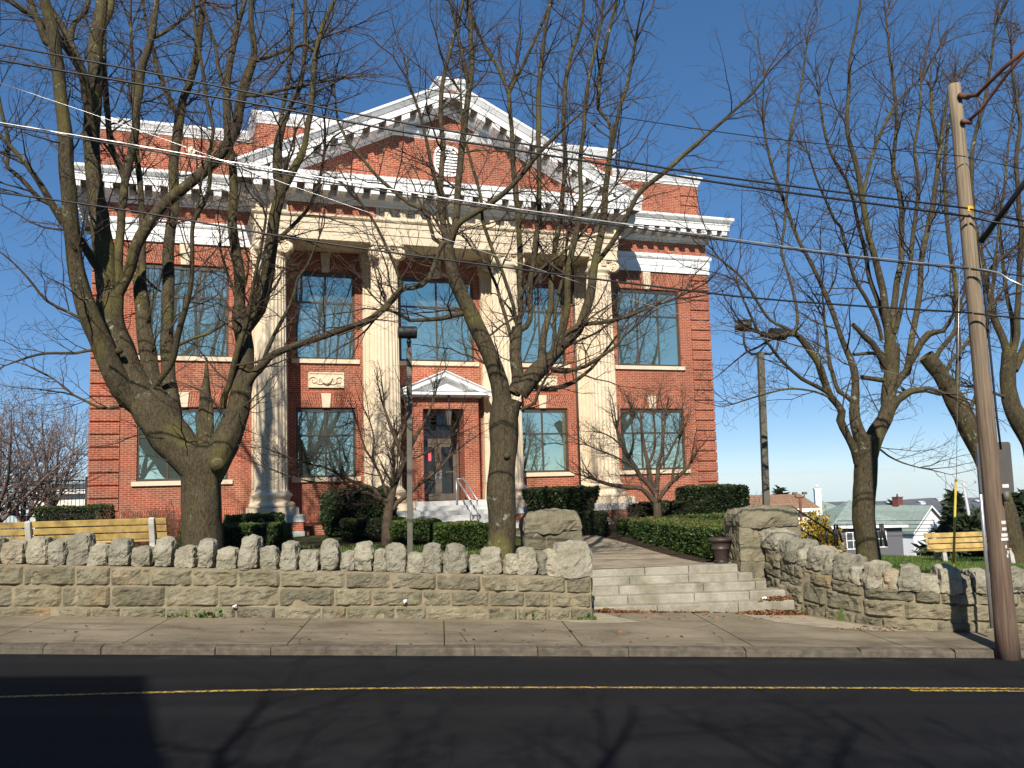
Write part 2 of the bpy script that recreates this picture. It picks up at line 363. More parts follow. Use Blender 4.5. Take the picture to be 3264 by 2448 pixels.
def mat_earth():
    m, nt, b = mat_new('lawn and earth'); v = geo_pos(nt)
    sep = N(nt, 'ShaderNodeSeparateXYZ'); nt.links.new(v, sep.inputs[0])
    grass = ramp(nt, noise_tex(nt, v, 0.8, 6, 0.65), [(0.3, (0.035,0.066,0.012)), (0.55, (0.06,0.10,0.02)), (0.75, (0.11,0.115,0.035))])
    mulch = ramp(nt, noise_tex(nt, v, 14, 5, 0.7), [(0.3, (0.022,0.015,0.01)), (0.7, (0.06,0.042,0.03))])
    # planting beds by the building are mulch, the right-hand park is lawn
    k = ramp(nt, sep.outputs['X'], [(0.0, (0,0,0)), (1.0, (1,1,1))])
    mr = N(nt, 'ShaderNodeMapRange'); mr.inputs[1].default_value = 5.4; mr.inputs[2].default_value = 6.2; nt.links.new(sep.outputs['X'], mr.inputs[0])
    patch = ramp(nt, noise_tex(nt, v, 0.45, 4), [(0.45, (0,0,0)), (0.55, (0.7,0.7,0.7))])
    mr2 = N(nt, 'ShaderNodeMapRange'); mr2.inputs[1].default_value = 1.5; mr2.inputs[2].default_value = 0.5; nt.links.new(sep.outputs['X'], mr2.inputs[0])
    pm = N(nt, 'ShaderNodeMath', operation='MULTIPLY'); nt.links.new(patch, pm.inputs[0]); nt.links.new(mr2.outputs[0], pm.inputs[1])
    mx = N(nt, 'ShaderNodeMath', operation='MAXIMUM'); nt.links.new(mr.outputs[0], mx.inputs[0]); nt.links.new(pm.outputs[0], mx.inputs[1])
    near = mix(nt, mx.outputs[0], mulch, grass)
    ln = N(nt, 'ShaderNodeVectorMath', operation='LENGTH'); nt.links.new(v, ln.inputs[0])
    mr3 = N(nt, 'ShaderNodeMapRange'); mr3.inputs[1].default_value = 60; mr3.inputs[2].default_value = 160; nt.links.new(ln.outputs['Value'], mr3.inputs[0])
    far = ramp(nt, noise_tex(nt, v, 0.012, 8, 0.65), [(0.35, (0.060,0.052,0.046)), (0.5, (0.085,0.070,0.058)), (0.68, (0.035,0.045,0.03))])
    nt.links.new(mix(nt, mr3.outputs[0], near, far), b.inputs['Base Color']); b.inputs['Roughness'].default_value = 0.95
    b.inputs['Specular IOR Level'].default_value = 0.1
    bump(nt, b, noise_tex(nt, v, 30, 4), 0.5, 0.03); return m
M['asphalt'] = mat_asphalt(); M['walk'] = mat_walk(); M['earth'] = mat_earth()
M['kerb'] = stone_mat('kerb stone', (0.075,0.062,0.047), (0.17,0.145,0.108), 2.2, tint=False, bmp=0.8, speck=0.3)
M['yellow'] = None
def mat_yellow():
    m, nt, b = mat_new('worn yellow line'); v = geo_pos(nt)
    w = ramp(nt, noise_tex(nt, v, 22, 5, 0.7), [(0.46, (0,0,0)), (0.56, (1,1,1))])
    nt.links.new(mix(nt, w, (0.04,0.038,0.035), (0.55,0.35,0.035)), b.inputs['Base Color']); b.inputs['Roughness'].default_value = 0.8; return m
M['yellow'] = mat_yellow()

# ---- one ground sheet out to the horizon
def ground_sheet():
    xs = sorted(set([round(-40+0.4*i, 3) for i in range(201)] + [s*(40*1.13**k) for k in range(1, 42) for s in (-1, 1)]))
    ys = sorted(set([round(-24+0.4*i, 3) for i in range(211)] + [-24-24*(1.2**k-1)-3 for k in range(1, 34)] + [60*1.09**k for k in range(1, 54)]))
    V = []; nx = len(xs)
    for y in ys:
        for x in xs:
            z = ground_z(x, y)
            r = hypot(x, y)
            if r > 150: z += min(9, (r-150)*0.012)*noise.fractal(Vector((x*0.0022, y*0.0022, 3.3)), 0.8, 2.0, 5)
            # distant wooded ridge
            rr = sstep(r, 2600, 5600)
            z += rr*(16 + 20*noise.fractal(Vector((x*0.00033, y*0.00033, 1.7)), 0.9, 2.0, 4))
            V.append((x, y, z))
    F = [(j*nx+i, j*nx+i+1, (j+1)*nx+i+1, (j+1)*nx+i) for j in range(len(ys)-1) for i in range(nx-1)]
    return tag(np_mesh('ground', V, F, M['earth'], smooth=True), kind='structure')
ground_sheet()
# ---- road with a crown, its lines, the kerb and the pavement
KB = 14.62      # face of the kerb
def road_z(a, b):
    t = (KB-b)/6.4
    return gutter(a) + 0.13*(1-(1-min(1,max(0,t)))**2) - 0.16*max(0, t-1)*max(0, t-1)*0.6
def strip(name, arange, brange, zf, mat, kind='structure', skirt=0.0):
    V = []; na = len(arange)
    for b in brange:
        for a in arange:
            p = ab(a, b); V.append((p[0], p[1], zf(a, b)))
    F = [(j*na+i, j*na+i+1, (j+1)*na+i+1, (j+1)*na+i) for j in range(len(brange)-1) for i in range(na-1)]
    return tag(np_mesh(name, V, F, mat, smooth=True), kind=kind)
AR = [-60+1.0*i for i in range(121)]
strip('road', AR, [-3.5+0.5*i for i in range(37)] + [KB+0.02], road_z, M['asphalt'])
LB = 11.9
ml = MB()
def line_strip(a0, a1, bm, w):
    n = int((a1-a0)/0.5)
    for i in range(n):
        x0 = a0+(a1-a0)*i/n; x1 = a0+(a1-a0)*(i+1)/n
        q = []
        for a, b in ((x0,bm(x0)-w/2),(x1,bm(x1)-w/2),(x1,bm(x1)+w/2),(x0,bm(x0)+w/2)):
            p = ab(a, b); q.append((p[0], p[1], road_z(a, b)+0.005))
        ml.quad(*q)
bend = lambda a: 11.93 - 0.0145*min(0, a-1.5)**2 - 0.003*max(0, a-4)**2
line_strip(-16, 16, bend, 0.10)
line_strip(5.9, 7.6, lambda a: bend(a)-0.16, 0.10)
tag(ml.build('road_markings', M['yellow']), kind='structure')
kb = MB(); rng = random.Random(4)
a = -30.0
while a < 30:
    L = rng.uniform(0.5, 1.9); q = []
    j = lambda: rng.uniform(-0.012, 0.012)
    d0, d1 = j(), j()
    for a_, b_, dz in ((a+.006,KB+d0,-.1),(a+L-.006,KB+d1,-.1),(a+L-.006,KB+d1+.01,.105+j()*1.3),(a+.006,KB+d0+.01,.105+j()*1.3),(a+.006,KB+.17,.131),(a+L-.006,KB+.17,.131)):
        p = ab(a_, b_); q.append((p[0], p[1], gutter(a_)+dz))
    kb.add(q, [(0,1,2,3),(3,2,5,4)], None, 0, rng.random()); a += L
tag(kb.build('kerb', M['kerb'], bevel=0.02), kind='structure')
def walk_z(a, b): return gutter(a) + 0.133 + 0.014*max(0, b-KB-.17)
def walk_end(a): return (17.9 if a < 2.8 else (18.75 if a < 6.7 else wall_b(a)+0.3))
jl = [-12.1,-9.3,-6.9,-4.85,-2.4,0.0,2.15,4.9,7.4,9.9,12.4,15]
sw = MB()
edges = [-30] + jl + [30]
for x0, x1 in zip(edges, edges[1:]):
    n = max(1, int((x1-x0)/0.35)); bn = 10; sk = 0.22
    base = len(sw.v); vs = []
    for j in range(bn+1):
        for i in range(n+1):
            t = i/n; f = j/bn
            a_ = x0+(x1-x0)*t
            b_ = KB+.17 + (walk_end(a_)-KB-.17)*f
            aa = a_ + (0.008 if i == 0 else (-0.008 if i == n else 0)) + (-0.75 if x0 < 0 and False else 0)*f
            p = ab(aa - sk*f*(0 if abs(x0) > 29 else 1)*0, b_); vs.append((p[0], p[1], walk_z(a_, b_)))
    sw.add(vs, [(j*(n+1)+i, j*(n+1)+i+1, (j+1)*(n+1)+i+1, (j+1)*(n+1)+i) for j in range(bn) for i in range(n)], smooth=True)
tag(sw.build('pavement', M['walk']), kind='structure')
pl = MB()       # pale newer concrete beside the wall ends
M['pale_walk'] = plain('pale concrete patch', (0.29,0.245,0.17), 0.9, 0.2, 4.0, bmp=0.3)
def patch(pts):
    pl.add([(*ab(a_, b_)[:2], walk_z(a_, b_)+0.005) for a_, b_ in pts], [tuple(range(len(pts)))])
patch([(1.9,17.36),(2.78,17.42),(2.8,18.35),(3.05,18.3),(3.6,17.2),(3.0,17.05),(2.4,17.1)])
patch([(5.75,18.42),(6.95,18.4),(7.2,17.9),(7.6,17.2),(8.15,16.55),(8.3,16.3),(7.6,16.4),(6.8,16.75),(6.2,17.3)])
tag(pl.build('pavement_patches', M['pale_walk']), kind='structure')
# garden path from the steps to the door
M['path'] = plain('path concrete', (0.25,0.205,0.142), 0.9, 0.3, 2.5, bmp=0.3)
pth = MB(); L0 = [(2.9,19.9),(2.95,21.5),(3.0,23.6),(2.7,26),(1.5,28.4),(-.8,29.9)]; R0 = [(6.5,19.95),(5.75,20.3),(5.45,22),(5.05,24.8),(4.4,27.8),(2.6,31.2)]
vs = []
for k_ in range(26):
    t = k_/25*5; i = min(4, int(t)); f = t-i
    for Pt in (L0, R0):
        a_ = Pt[i][0]+(Pt[i+1][0]-Pt[i][0])*f; b_ = Pt[i][1]+(Pt[i+1][1]-Pt[i][1])*f
        p = ab(a_, b_); vs.append((p[0], p[1], max(0.99, terrace(a_, b_)+0.03)))
pth.add(vs, [(2*i, 2*i+1, 2*i+3, 2*i+2) for i in range(25)])
tag(pth.build('path', M['path']), kind='structure')
# ================================================================ the brick building
BG = thing('brick_building', 'two storey red brick building with cream columns and a white pediment behind the bare trees', 'building', FO, YAW)
W_, ZT = 22.94, 14.93
class FB(MB):       # facade shapes: u along, w outwards, z up  ->  local x, y, z
    def fbox(s, u0, u1, w0, w1, z0, z1, mi=0, col=None, swap=False): s.box(u0, u1, -w1, -w0, z0, z1, mi, col, None, swap)
    def sweep(s, prof, path, closed_ends=True, mi=0):     # profile (d, z) carried along a plan path (u, w), mitred, outwards on the left of travel reversed
        n = len(path); mt = []
        for i in range(n):
            ds = []
            for k in (i-1, i):
                if 0 <= k < n-1:
                    dx = path[k+1][0]-path[k][0]; dy = path[k+1][1]-path[k][1]; L = hypot(dx, dy); ds.append((-dy/L, dx/L))
            if len(ds) == 1: mt.append(ds[0])
            else:
                sx = ds[0][0]+ds[1][0]; sy = ds[0][1]+ds[1][1]; q = 1+ds[0][0]*ds[1][0]+ds[0][1]*ds[1][1]
                mt.append((sx/q, sy/q))
        m = len(prof); vs = []
        for (u, w), (mx, my) in zip(path, mt):
            for d, z in prof: vs.append((u+mx*d, -(w+my*d), z))
        fs = [(i*m+k, (i+1)*m+k, (i+1)*m+k+1, i*m+k+1) for i in range(n-1) for k in range(m-1)]
        fs += [tuple(range(m)), tuple((n-1)*m+k for k in range(m-1, -1, -1))]
        s.add(vs, fs, None, mi)
    def wall(s, u0, u1, z0, z1, w, holes, rev=0.16, mi=0):     # a brick plane with openings and their reveals
        us = sorted(set([u0, u1]+[h[0] for h in holes]+[h[1] for h in holes])); zs = sorted(set([z0, z1]+[h[2] for h in holes]+[h[3] for h in holes]))
        for a, b in zip(us, us[1:]):
            for c, d in zip(zs, zs[1:]):
                if any(h[0] <= a and b <= h[1] and h[2] <= c and d <= h[3] for h in holes): continue
                s.quad((a,-w,c),(b,-w,c),(b,-w,d),(a,-w,d), [(a,c),(b,c),(b,d),(a,d)], mi)
        for a, b, c, d in holes:
            y0, y1 = -w, -w+rev
            s.quad((a,y0,c),(a,y0,d),(a,y1,d),(a,y1,c), [(0,c),(0,d),(rev,d),(rev,c)], mi)
            s.quad((b,y0,d),(b,y0,c),(b,y1,c),(b,y1,d), [(0,d),(0,c),(rev,c),(rev,d)], mi)
            s.quad((a,y0,d),(b,y0,d),(b,y1,d),(a,y1,d), [(a,0),(b,0),(b,rev),(a,rev)], mi)
            s.quad((b,y0,c),(a,y0,c),(a,y1,c),(b,y1,c), [(b,0),(a,0),(a,rev),(b,rev)], mi)
ZU0, ZU1, ZL0, ZL1 = 7.36, 10.45, 3.28, 5.68
WINS = [(1.39,4.2),(6.42,8.46),(14.48,16.52),(18.74,21.55)]
CU = (10.07,12.87)
holes = [(a,b,ZU0,ZU1) for a,b in WINS]+[(a,b,ZL0,ZL1) for a,b in WINS]+[(CU[0],CU[1],ZU0,ZU1),(10.72,12.22,2.36,5.6)]
b = FB(); b.wall(0, W_, 1.2, 12.45, 0, holes)
DP = 19.0
for u, sgn in ((0,1),(W_,-1)):
    q = [(u,0,-2.0),(u,DP,-2.0),(u,DP,13.5),(u,0,13.5)]
    uv = [(p[1],p[2]) for p in q]
    if sgn < 0: q.reverse(); uv.reverse()
    b.quad(*q, uv)
b.quad((W_,DP,-2),(0,DP,-2),(0,DP,13.5),(W_,DP,13.5), [(W_,-2),(0,-2),(0,13.5),(W_,13.5)])
b.build('brick_wall', M['brick'], BG)
b = FB(); b.fbox(0.3, W_-0.3, -DP+0.3, -0.25, 13.3, 13.45); b.fbox(0.25,W_-.25,-DP+.3,-.9,1.0,1.15); b.build('flat_roof', M['asphaltroof'], BG)
b = FB(); b.fbox(0.3, W_-0.3, -6.0, -5.9, 1.2, 13.2); b.fbox(.3,W_-.3,-5.9,-.3,6.4,6.6)
M['inner'] = plain('dim interior', (0.05,0.045,0.04), 0.9); b.build('interior_wall', M['inner'], BG)
# corner quoins: raised brick blocks with sunk courses between
for nm, (q0, q1) in (('a', (-0.03, 0.87)), ('b', (W_-0.87, W_+0.03))):
    b = FB(); z = 2.38
    while z < 11.1:
        z1 = min(z+0.352, 11.12)
        b.fbox(q0, q1, 0.002, 0.045, z, z1)
        # side return
        b.fbox(q0 if nm == 'a' else q1-0.05, q0+0.05 if nm == 'a' else q1, -0.95, 0.0, z, z1)
        z += 0.406
    b.build('quoin', M['brick'], BG, bevel=0.004)
b = FB()
for u0,u1 in ((-.02,4.7),(18.25,W_+.02),(6.2,8.75),(14.2,16.75)):
    b = FB(); b.fbox(u0,u1,0.002,0.03,1.75,2.34, swap=True); b.build('base_course', M['brick'], BG)
# windows
def mat_glass():
    m, nt, bs = mat_new('tinted mirror glass')
    bs.inputs['Base Color'].default_value = (0.12,0.17,0.155,1); bs.inputs['Roughness'].default_value = 0.6
    g = N(nt, 'ShaderNodeBsdfGlossy'); g.inputs['Roughness'].default_value = 0.012; g.inputs['Color'].default_value = (0.82,0.95,0.76,1)
    v = obj_pos(nt); bp = N(nt, 'ShaderNodeBump'); bp.inputs['Strength'].default_value = 0.035; bp.inputs['Distance'].default_value = 0.05
    nt.links.new(noise_tex(nt, v, 0.9, 2), bp.inputs['Height']); nt.links.new(bp.outputs[0], g.inputs['Normal'])
    mx = N(nt, 'ShaderNodeMixShader'); mx.inputs[0].default_value = 0.72
    nt.links.new(bs.outputs[0], mx.inputs[1]); nt.links.new(g.outputs[0], mx.inputs[2])
    nt.links.new(mx.outputs[0], nt.nodes['Material Output'].inputs[0]); return m
def mat_darkglass():
    m, nt, bs = mat_new('dark door glass'); bs.inputs['Base Color'].default_value = (0.008,0.009,0.01,1); bs.inputs['Roughness'].default_value = 0.03
    bs.inputs['Specular IOR Level'].default_value = 0.7; return m
M['glass'] = mat_glass(); M['doorglass'] = mat_darkglass()
def window(u0, u1, z0, z1, vb, hb, parent, w=-0.10):
    f = FB(); t = 0.075
    top = 0.16
    f.fbox(u0,u0+t,w-.05,w+.035,z0,z1); f.fbox(u1-t,u1,w-.05,w+.035,z0,z1); f.fbox(u0+t,u1-t,w-.05,w+.035,z0,z0+t); f.fbox(u0+t,u1-t,w-.05,w+.038,z1-top,z1)
    for v_ in vb: f.fbox(v_-.03,v_+.03,w-.045,w+.028,z0+t,z1-top)
    for h_ in hb: f.fbox(u0+t,u1-t,w-.045,w+.024,h_-.032,h_+.032)
    fr = f.build('window', M['bronze'], parent)
    g = FB(); xs = [u0+t]+list(vb)+[u1-t]; zs = [z0+t]+list(hb)+[z1-top]; r = random.Random(int(u0*100+z0))
    for a,b_ in zip(xs, xs[1:]):
        for c,d in zip(zs, zs[1:]):
            e = [r.uniform(-.0022,.0022) for _ in range(3)]
            g.quad((a,-(w)+e[0],c),(b_,-(w)+e[1],c),(b_,-(w)+e[1]+e[2],d),(a,-(w)+e[0]+e[2],d))
    g.build('pane', M['glass'], fr)
    return fr
hu, hl = 9.36, 4.72
for i, (u0, u1) in enumerate(WINS):
    wide = i in (0, 3)
    vb = [u0+(u1-u0)/3, u0+2*(u1-u0)/3] if wide else [(u0+u1)/2]
    window(u0, u1, ZU0, ZU1, vb, [hu], BG); window(u0, u1, ZL0, ZL1, vb, [hl], BG)
window(CU[0], CU[1], ZU0, ZU1, [(CU[0]+CU[1])/2], [hu], BG)
for u0, u1 in WINS+[CU]:
    for z in ([ZU0, ZL0] if (u0,u1) != CU else [ZU0]):
        b = FB(); b.fbox(u0-.15, u1+.15, -0.1, 0.075, z-.15, z-.004); b.build('window_sill', M['limestone'], BG, bevel=0.008)
# flat brick arches and keystones
for u0, u1 in WINS+[CU]:
    for z0, z1 in (((ZU1, 11.14),(ZL1, 6.17)) if (u0,u1) != CU else ((ZU1, 11.1),)):
        uc = (u0+u1)/2; n = 15
        for s_ in (-1, 1):
            b = FB(); L = (u1-u0)/2
            for k_ in range(n):
                t0, t1 = k_/n, (k_+1)/n
                e = 0.30
                xs = [uc+s_*(0.14+(L-0.14)*t0), uc+s_*(0.14+(L-0.14)*t1), uc+s_*(0.17+(L+e-0.17)*t1), uc+s_*(0.17+(L+e-0.17)*t0)]
                q = [(xs[0],-.006,z0),(xs[1],-.006,z0),(xs[2],-.006,z1),(xs[3],-.006,z1)]
                uv = [(z0, xs[0]),(z0, xs[1]),(z1, xs[1]),(z1, xs[0])]
                if s_ < 0: q.reverse(); uv.reverse()
                b.quad(*q, uv)
            b.build('brick_arch', M['brick'], BG)
        k_ = FB(); k_.add([(uc-.13,-.05,z0-.004),(uc+.13,-.05,z0-.004),(uc+.17,-.05,z1),(uc-.17,-.05,z1),(uc-.13,0.1,z0-.004),(uc+.13,.1,z0-.004),(uc+.17,.1,z1),(uc-.17,.1,z1)],
              [(0,1,2,3),(1,5,6,2),(4,0,3,7),(0,4,5,1),(3,2,6,7)]); k_.build('keystone', M['limestone'], BG, bevel=0.006)
# white string course, wing cornice, parapet
BELT = [(0.0,11.16),(0.075,11.16),(0.075,11.42),(0.095,11.42),(0.095,11.68),(0.125,11.7),(0.16,11.76),(0.16,11.87),(0.13,11.90),(0.0,11.905)]
for path in ([(0,-6),(0,0),(4.93,0)], [(18.01,0),(W_,0),(W_,-6)]):
    b = FB(); b.sweep(BELT, path); b.build('string_course', M['white'], BG)
CORN = [(0.0,12.42),(0.09,12.42),(0.10,12.52),(0.16,12.56),(0.20,12.60),(0.20,12.86),(0.72,12.86),(0.72,13.07),(0.745,13.08),(0.75,13.12),(0.79,13.16),(0.86,13.25),(0.875,13.28),(0.875,13.36),(0.0,13.56)]
for path in ([(0,-6),(0,0),(4.93,0)], [(18.01,0),(W_,0),(W_,-6)]):
    b = FB(); b.sweep(CORN, path); b.build('cornice', M['white'], BG)
def modillion(b, u, w0, w1, z0, z1, hw=0.12, shear=0.0, axis='u'):
    # scrolled bracket: deeper at the wall, stepped back at the tip
    if axis == 'u':
        pr = [(w0,z0-.06),(w0+.14,z0-.06),(w0+.24,z0-.005),(w1-.05,z0-.02),(w1,z0+.01),(w1,z1),(w0,z1)]
        vs = [(u+sx*hw, -w_, z_+shear*sx*hw) for sx in (-1,1) for w_, z_ in pr]
    else:
        pr = [(w0,z0-.06),(w0-.14,z0-.06),(w0-.24,z0-.005),(w1+.05,z0-.02),(w1,z0+.01),(w1,z1),(w0,z1)]
        vs = [(w_, u+sx*hw, z_) for sx in (-1,1) for w_, z_ in pr]
    m = len(pr); fs = [tuple(range(m)), tuple(range(2*m-1, m-1, -1))]+[(k, k+m, (k+1)%m+m, (k+1)%m) for k in range(m)]
    b.add(vs, fs)
for us in ([-.5+0.476*k for k in range(11)], [18.68+0.476*k for k in range(11)]):
    for u in us:
        b = FB(); modillion(b, u, 0.20, 0.69, 12.665, 12.858); b.build('modillion', M['white'], BG)
for k_ in range(9):
    b = FB(); modillion(b, 0.25+0.476*k_, -0.20, -0.66, 12.68, 12.858, axis='v'); b.build('modillion', M['white'], BG)
for u0,u1 in ((-.7,4.9),(18.05,W_+.7)):
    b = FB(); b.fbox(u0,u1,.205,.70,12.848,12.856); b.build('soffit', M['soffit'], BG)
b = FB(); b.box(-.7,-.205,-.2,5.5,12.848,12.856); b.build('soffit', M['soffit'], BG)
b = FB(); b.wall(0.14, W_-0.14, 13.45, 14.95, -0.2, []); b.quad((0.14,.2,13.4),(0.14,.6,13.4),(0.14,.6,15),(0.14,.2,15), [(0.2,13.4),(.6,13.4),(.6,15),(.2,15)])
b.quad((W_-.14,.6,13.4),(W_-.14,.2,13.4),(W_-.14,.2,15),(W_-.14,.6,15), [(0.6,13.4),(.2,13.4),(.2,15),(.6,15)])
b.quad((W_-.14,.6,13.4),(.14,.6,13.4),(.14,.6,15),(W_-.14,.6,15)); b.build('parapet', M['brick'], BG)
for q0,q1 in ((0.12,0.95),(W_-.95,W_-.12)):
    b = FB()
    for k_ in range(3): b.fbox(q0,q1,-0.198,-0.165,13.7+.406*k_,14.06+.406*k_)
    b.build('quoin', M['brick'], BG)
COP = [(-0.45,14.93),(0.03,14.93),(0.05,15.0),(0.09,15.03),(0.09,15.06),(0.15,15.16),(0.19,15.22),(0.19,15.3),(-0.45,15.34)]
for path in ([(0.14,-1.5),(0.14,-.2),(4.93,-.2)], [(18.01,-.2),(W_-.14,-.2),(W_-.14,-1.5)]):
    b = FB(); b.sweep(COP, path); b.build('parapet_coping', M['white'], BG)
for uc in (2.96, W_-2.96):
    b = FB(); s_ = 0.17; b.add([(uc-s_,.13,14.45),(uc,.13,14.45-s_),(uc+s_,.13,14.45),(uc,.13,14.45+s_),(uc-s_,.25,14.45),(uc,.25,14.45-s_),(uc+s_,.25,14.45),(uc,.25,14.45+s_)], [(0,1,2,3),(0,4,5,1),(1,5,6,2),(2,6,7,3),(3,7,4,0)])
    b.build('diamond_ornament', M['limestone'], BG)
# ---------------------------------------------------------------- the portico
PU0, PU1, PW = 4.93, 18.01, 1.7
b = FB(); e = [(0.0,11.16),(0.0,11.44),(0.025,11.445),(0.025,11.70),(0.05,11.705),(0.05,11.86),(0.09,11.89),(0.13,11.94),(0.13,11.985),(0.10,12.0),(0.0,12.005)]
b.sweep(e, [(PU0,0.01),(PU0,PW),(PU1,PW),(PU1,0.01)]); b.fbox(PU0+.005,PU1-.005,0.01,PW-.005,11.163,11.3); b.build('architrave', M['limestone'], BG)
b = FB()
def fr(u0,u1): b.quad((u0,-PW,12.0),(u1,-PW,12.0),(u1,-PW,12.46),(u0,-PW,12.46), [(u0,12.0),(u1,12.0),(u1,12.46),(u0,12.46)])
fr(5.95,8.9); b.build('frieze_brick', M['brick'], BG)
b = FB(); fr(14.2,17.1); b.build('frieze_brick', M['brick'], BG)
for a_,b_,c_ in ((8.9,14.2,1.2),(PU0+.002,5.95,.02),(17.1,PU1-.002,.02)):
    b = FB(); b.fbox(a_,b_,c_,PW+(.012 if c_ > 1 else .010),12.0,12.47); b.build('frieze_stone', M['limestone'], BG)
M['carved'] = plain('shaded carved letters', (0.30,0.235,0.16), 0.9)
def text_mesh(s, size, name, mat, parent, loc, ext=0.006, rot=(pi/2,0,0), align='LEFT', sx=1.0):
    cu = bpy.data.curves.new(name, 'FONT'); cu.body = s; cu.size = size; cu.extrude = ext; cu.align_x = align; cu.space_character = 1.12
    o0 = bpy.data.objects.new(name+'_curve', cu); COL.objects.link(o0)
    dg = bpy.context.evaluated_depsgraph_get(); me = bpy.data.meshes.new_from_object(o0.evaluated_get(dg))
    bpy.data.objects.remove(o0); o = bpy.data.objects.new(name, me); COL.objects.link(o); me.materials.clear(); me.materials.append(mat)
    o.parent = parent; o.location = loc; o.rotation_euler = rot; o.scale = (sx,1,1); return o
text_mesh('HAZLETON', 0.37, 'inscription', M['carved'], BG, (8.97,-PW-.013,12.115), 0.004)
PC = [(0.0,12.40),(0.08,12.41),(0.10,12.5),(0.16,12.56),(0.20,12.60),(0.20,12.84),(0.70,12.84),(0.70,13.08),(0.735,13.10),(0.75,13.2),(0.75,13.25),(0.0,13.40)]
b = FB(); b.sweep(PC, [(PU0,-.15),(PU0,PW),(PU1,PW),(PU1,-.15)]); b.build('portico_cornice', M['white'], BG)
for k_ in range(25):
    u = 11.47+(k_-12)*0.545
    b = FB(); modillion(b, u, PW+.20, PW+.67, 12.635, 12.838, 0.14); b.build('modillion', M['white'], BG)
for k_ in range(3):
    b = FB(); modillion(b, -(0.2+0.545*k_), PU0-.20, PU0-.64, 12.66, 12.838, 0.14, axis='v'); b.build('modillion', M['white'], BG)
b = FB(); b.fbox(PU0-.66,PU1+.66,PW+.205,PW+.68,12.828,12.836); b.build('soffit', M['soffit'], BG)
# pediment
RS = 0.482; HALF = 7.28; UC = 11.47
def rake(prof, z_end, zap_extra=0.0, mi=0):
    b = FB(); m = len(prof); vs = []
    for u in (UC-HALF, UC, UC+HALF):
        zz = z_end + (HALF-abs(u-UC))*RS
        for d, h in prof: vs.append((u, -(PW+d), zz+h))
    fs = []
    for i in range(2):
        for k in range(m-1): fs.append((i*m+k, (i+1)*m+k, (i+1)*m+k+1, i*m+k+1))
    fs += [tuple(range(m)), tuple(2*m+k for k in range(m-1, -1, -1))]
    b.add(vs, fs); return b
RK = [(0.0,-0.92),(0.08,-0.91),(0.10,-0.82),(0.16,-.77),(0.20,-0.73),(0.20,-0.50),(0.70,-0.50),(0.70,-0.27),(0.73,-0.25),(0.76,-0.2),(0.81,-0.12),(0.85,-0.07),(0.85,0.02),(0.0,0.10),(-1.2,0.10),(-1.2,-0.05)]
rake(RK, 13.36).build('raking_cornice', M['white'], BG)
for k_ in range(-12, 13):
    if k_ == 0: continue
    u = UC+k_*0.545
    zz = 13.36+(HALF-abs(u-UC))*RS
    b = FB(); modillion(b, u, PW+.20, PW+.67, zz-.71, zz-.503, 0.14, shear=-RS*(1 if u > UC else -1)); b.build('modillion', M['white'], BG)
for s_ in (-1,1):
    b = FB(); uu = [UC+s_*.02, UC+s_*(HALF-.05)]
    q = [(u,-(PW+d),13.36+(HALF-abs(u-UC))*RS-.503-h) for h in (.004,.012) for u,d in ((uu[0],.205),(uu[1],.205),(uu[1],.68),(uu[0],.68))]
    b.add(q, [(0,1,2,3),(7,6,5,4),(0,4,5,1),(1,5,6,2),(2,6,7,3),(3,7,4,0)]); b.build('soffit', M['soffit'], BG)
b = FB(); zt = 13.36+HALF*RS-.6
b.add([(UC-6.2,-PW-.001,13.3),(UC+6.2,-PW-.001,13.3),(UC,-PW-.001,13.3+6.2*RS)], [(0,1,2)], [[(UC-6.2,13.3),(UC+6.2,13.3),(UC,13.3+6.2*RS)]]); b.build('tympanum', M['brick'], BG)
for s_ in (-1,1):
    b = FB()
    for k_ in range(24):
        d0, d1 = 0.1+k_*0.22, 0.1+(k_+1)*0.22
        q=[]; uv=[]
        for d, hh in ((d0,0),(d1,0),(d1,-.24),(d0,-.24)):
            u = UC+s_*d; q.append((u,-PW-.008,13.36+(HALF-d)*RS-.91+hh)); uv.append((hh,d))
        if q[2][2] < 13.28: continue
        if s_ < 0: q.reverse(); uv.reverse()
        b.quad(*q, uv)
    b.build('brick_arch', M['brick'], BG)
vt = FB(); n = 28; ru, rz, zc = 0.50, 0.56, 14.27
se = lambda t: abs(t)**.72*(1 if t > 0 else -1)
ring = [(UC+ru*se(cos(2*pi*k/n)), zc+rz*se(sin(2*pi*k/n))) for k in range(n)]
vs = [(UC+(x-UC)*f, -PW-w_, zc+(z-zc)*f) for f, w_ in ((1.0,0.0),(1.0,.05),(.86,.05),(.86,.01)) for x, z in ring]
vt.add(vs, [(j*n+k, j*n+(k+1)%n, (j+1)*n+(k+1)%n, (j+1)*n+k) for j in range(3) for k in range(n)])
vo = vt.build('oval_vent', M['white'], BG)
vt = FB()
for k_ in range(9):
    z = zc-.44+k_*.11; hw = ru*.86*sqrt(max(0.02, 1-((z-zc)/(rz*.86))**2))
    vt.add([(UC-hw,-PW-.012,z+.05),(UC+hw,-PW-.012,z+.05),(UC+hw,-PW-.06,z-.035),(UC-hw,-PW-.06,z-.035),(UC-hw,-PW-.06,z-.05),(UC+hw,-PW-.06,z-.05)], [(3,2,1,0),(4,5,2,3)])
vt.build('louvre', M['white'], vo)
b = FB(); b.fbox(UC-.42,UC+.42,PW+.15,PW+.72,16.35,16.72); b.build('apex_block', M['brick'], BG)
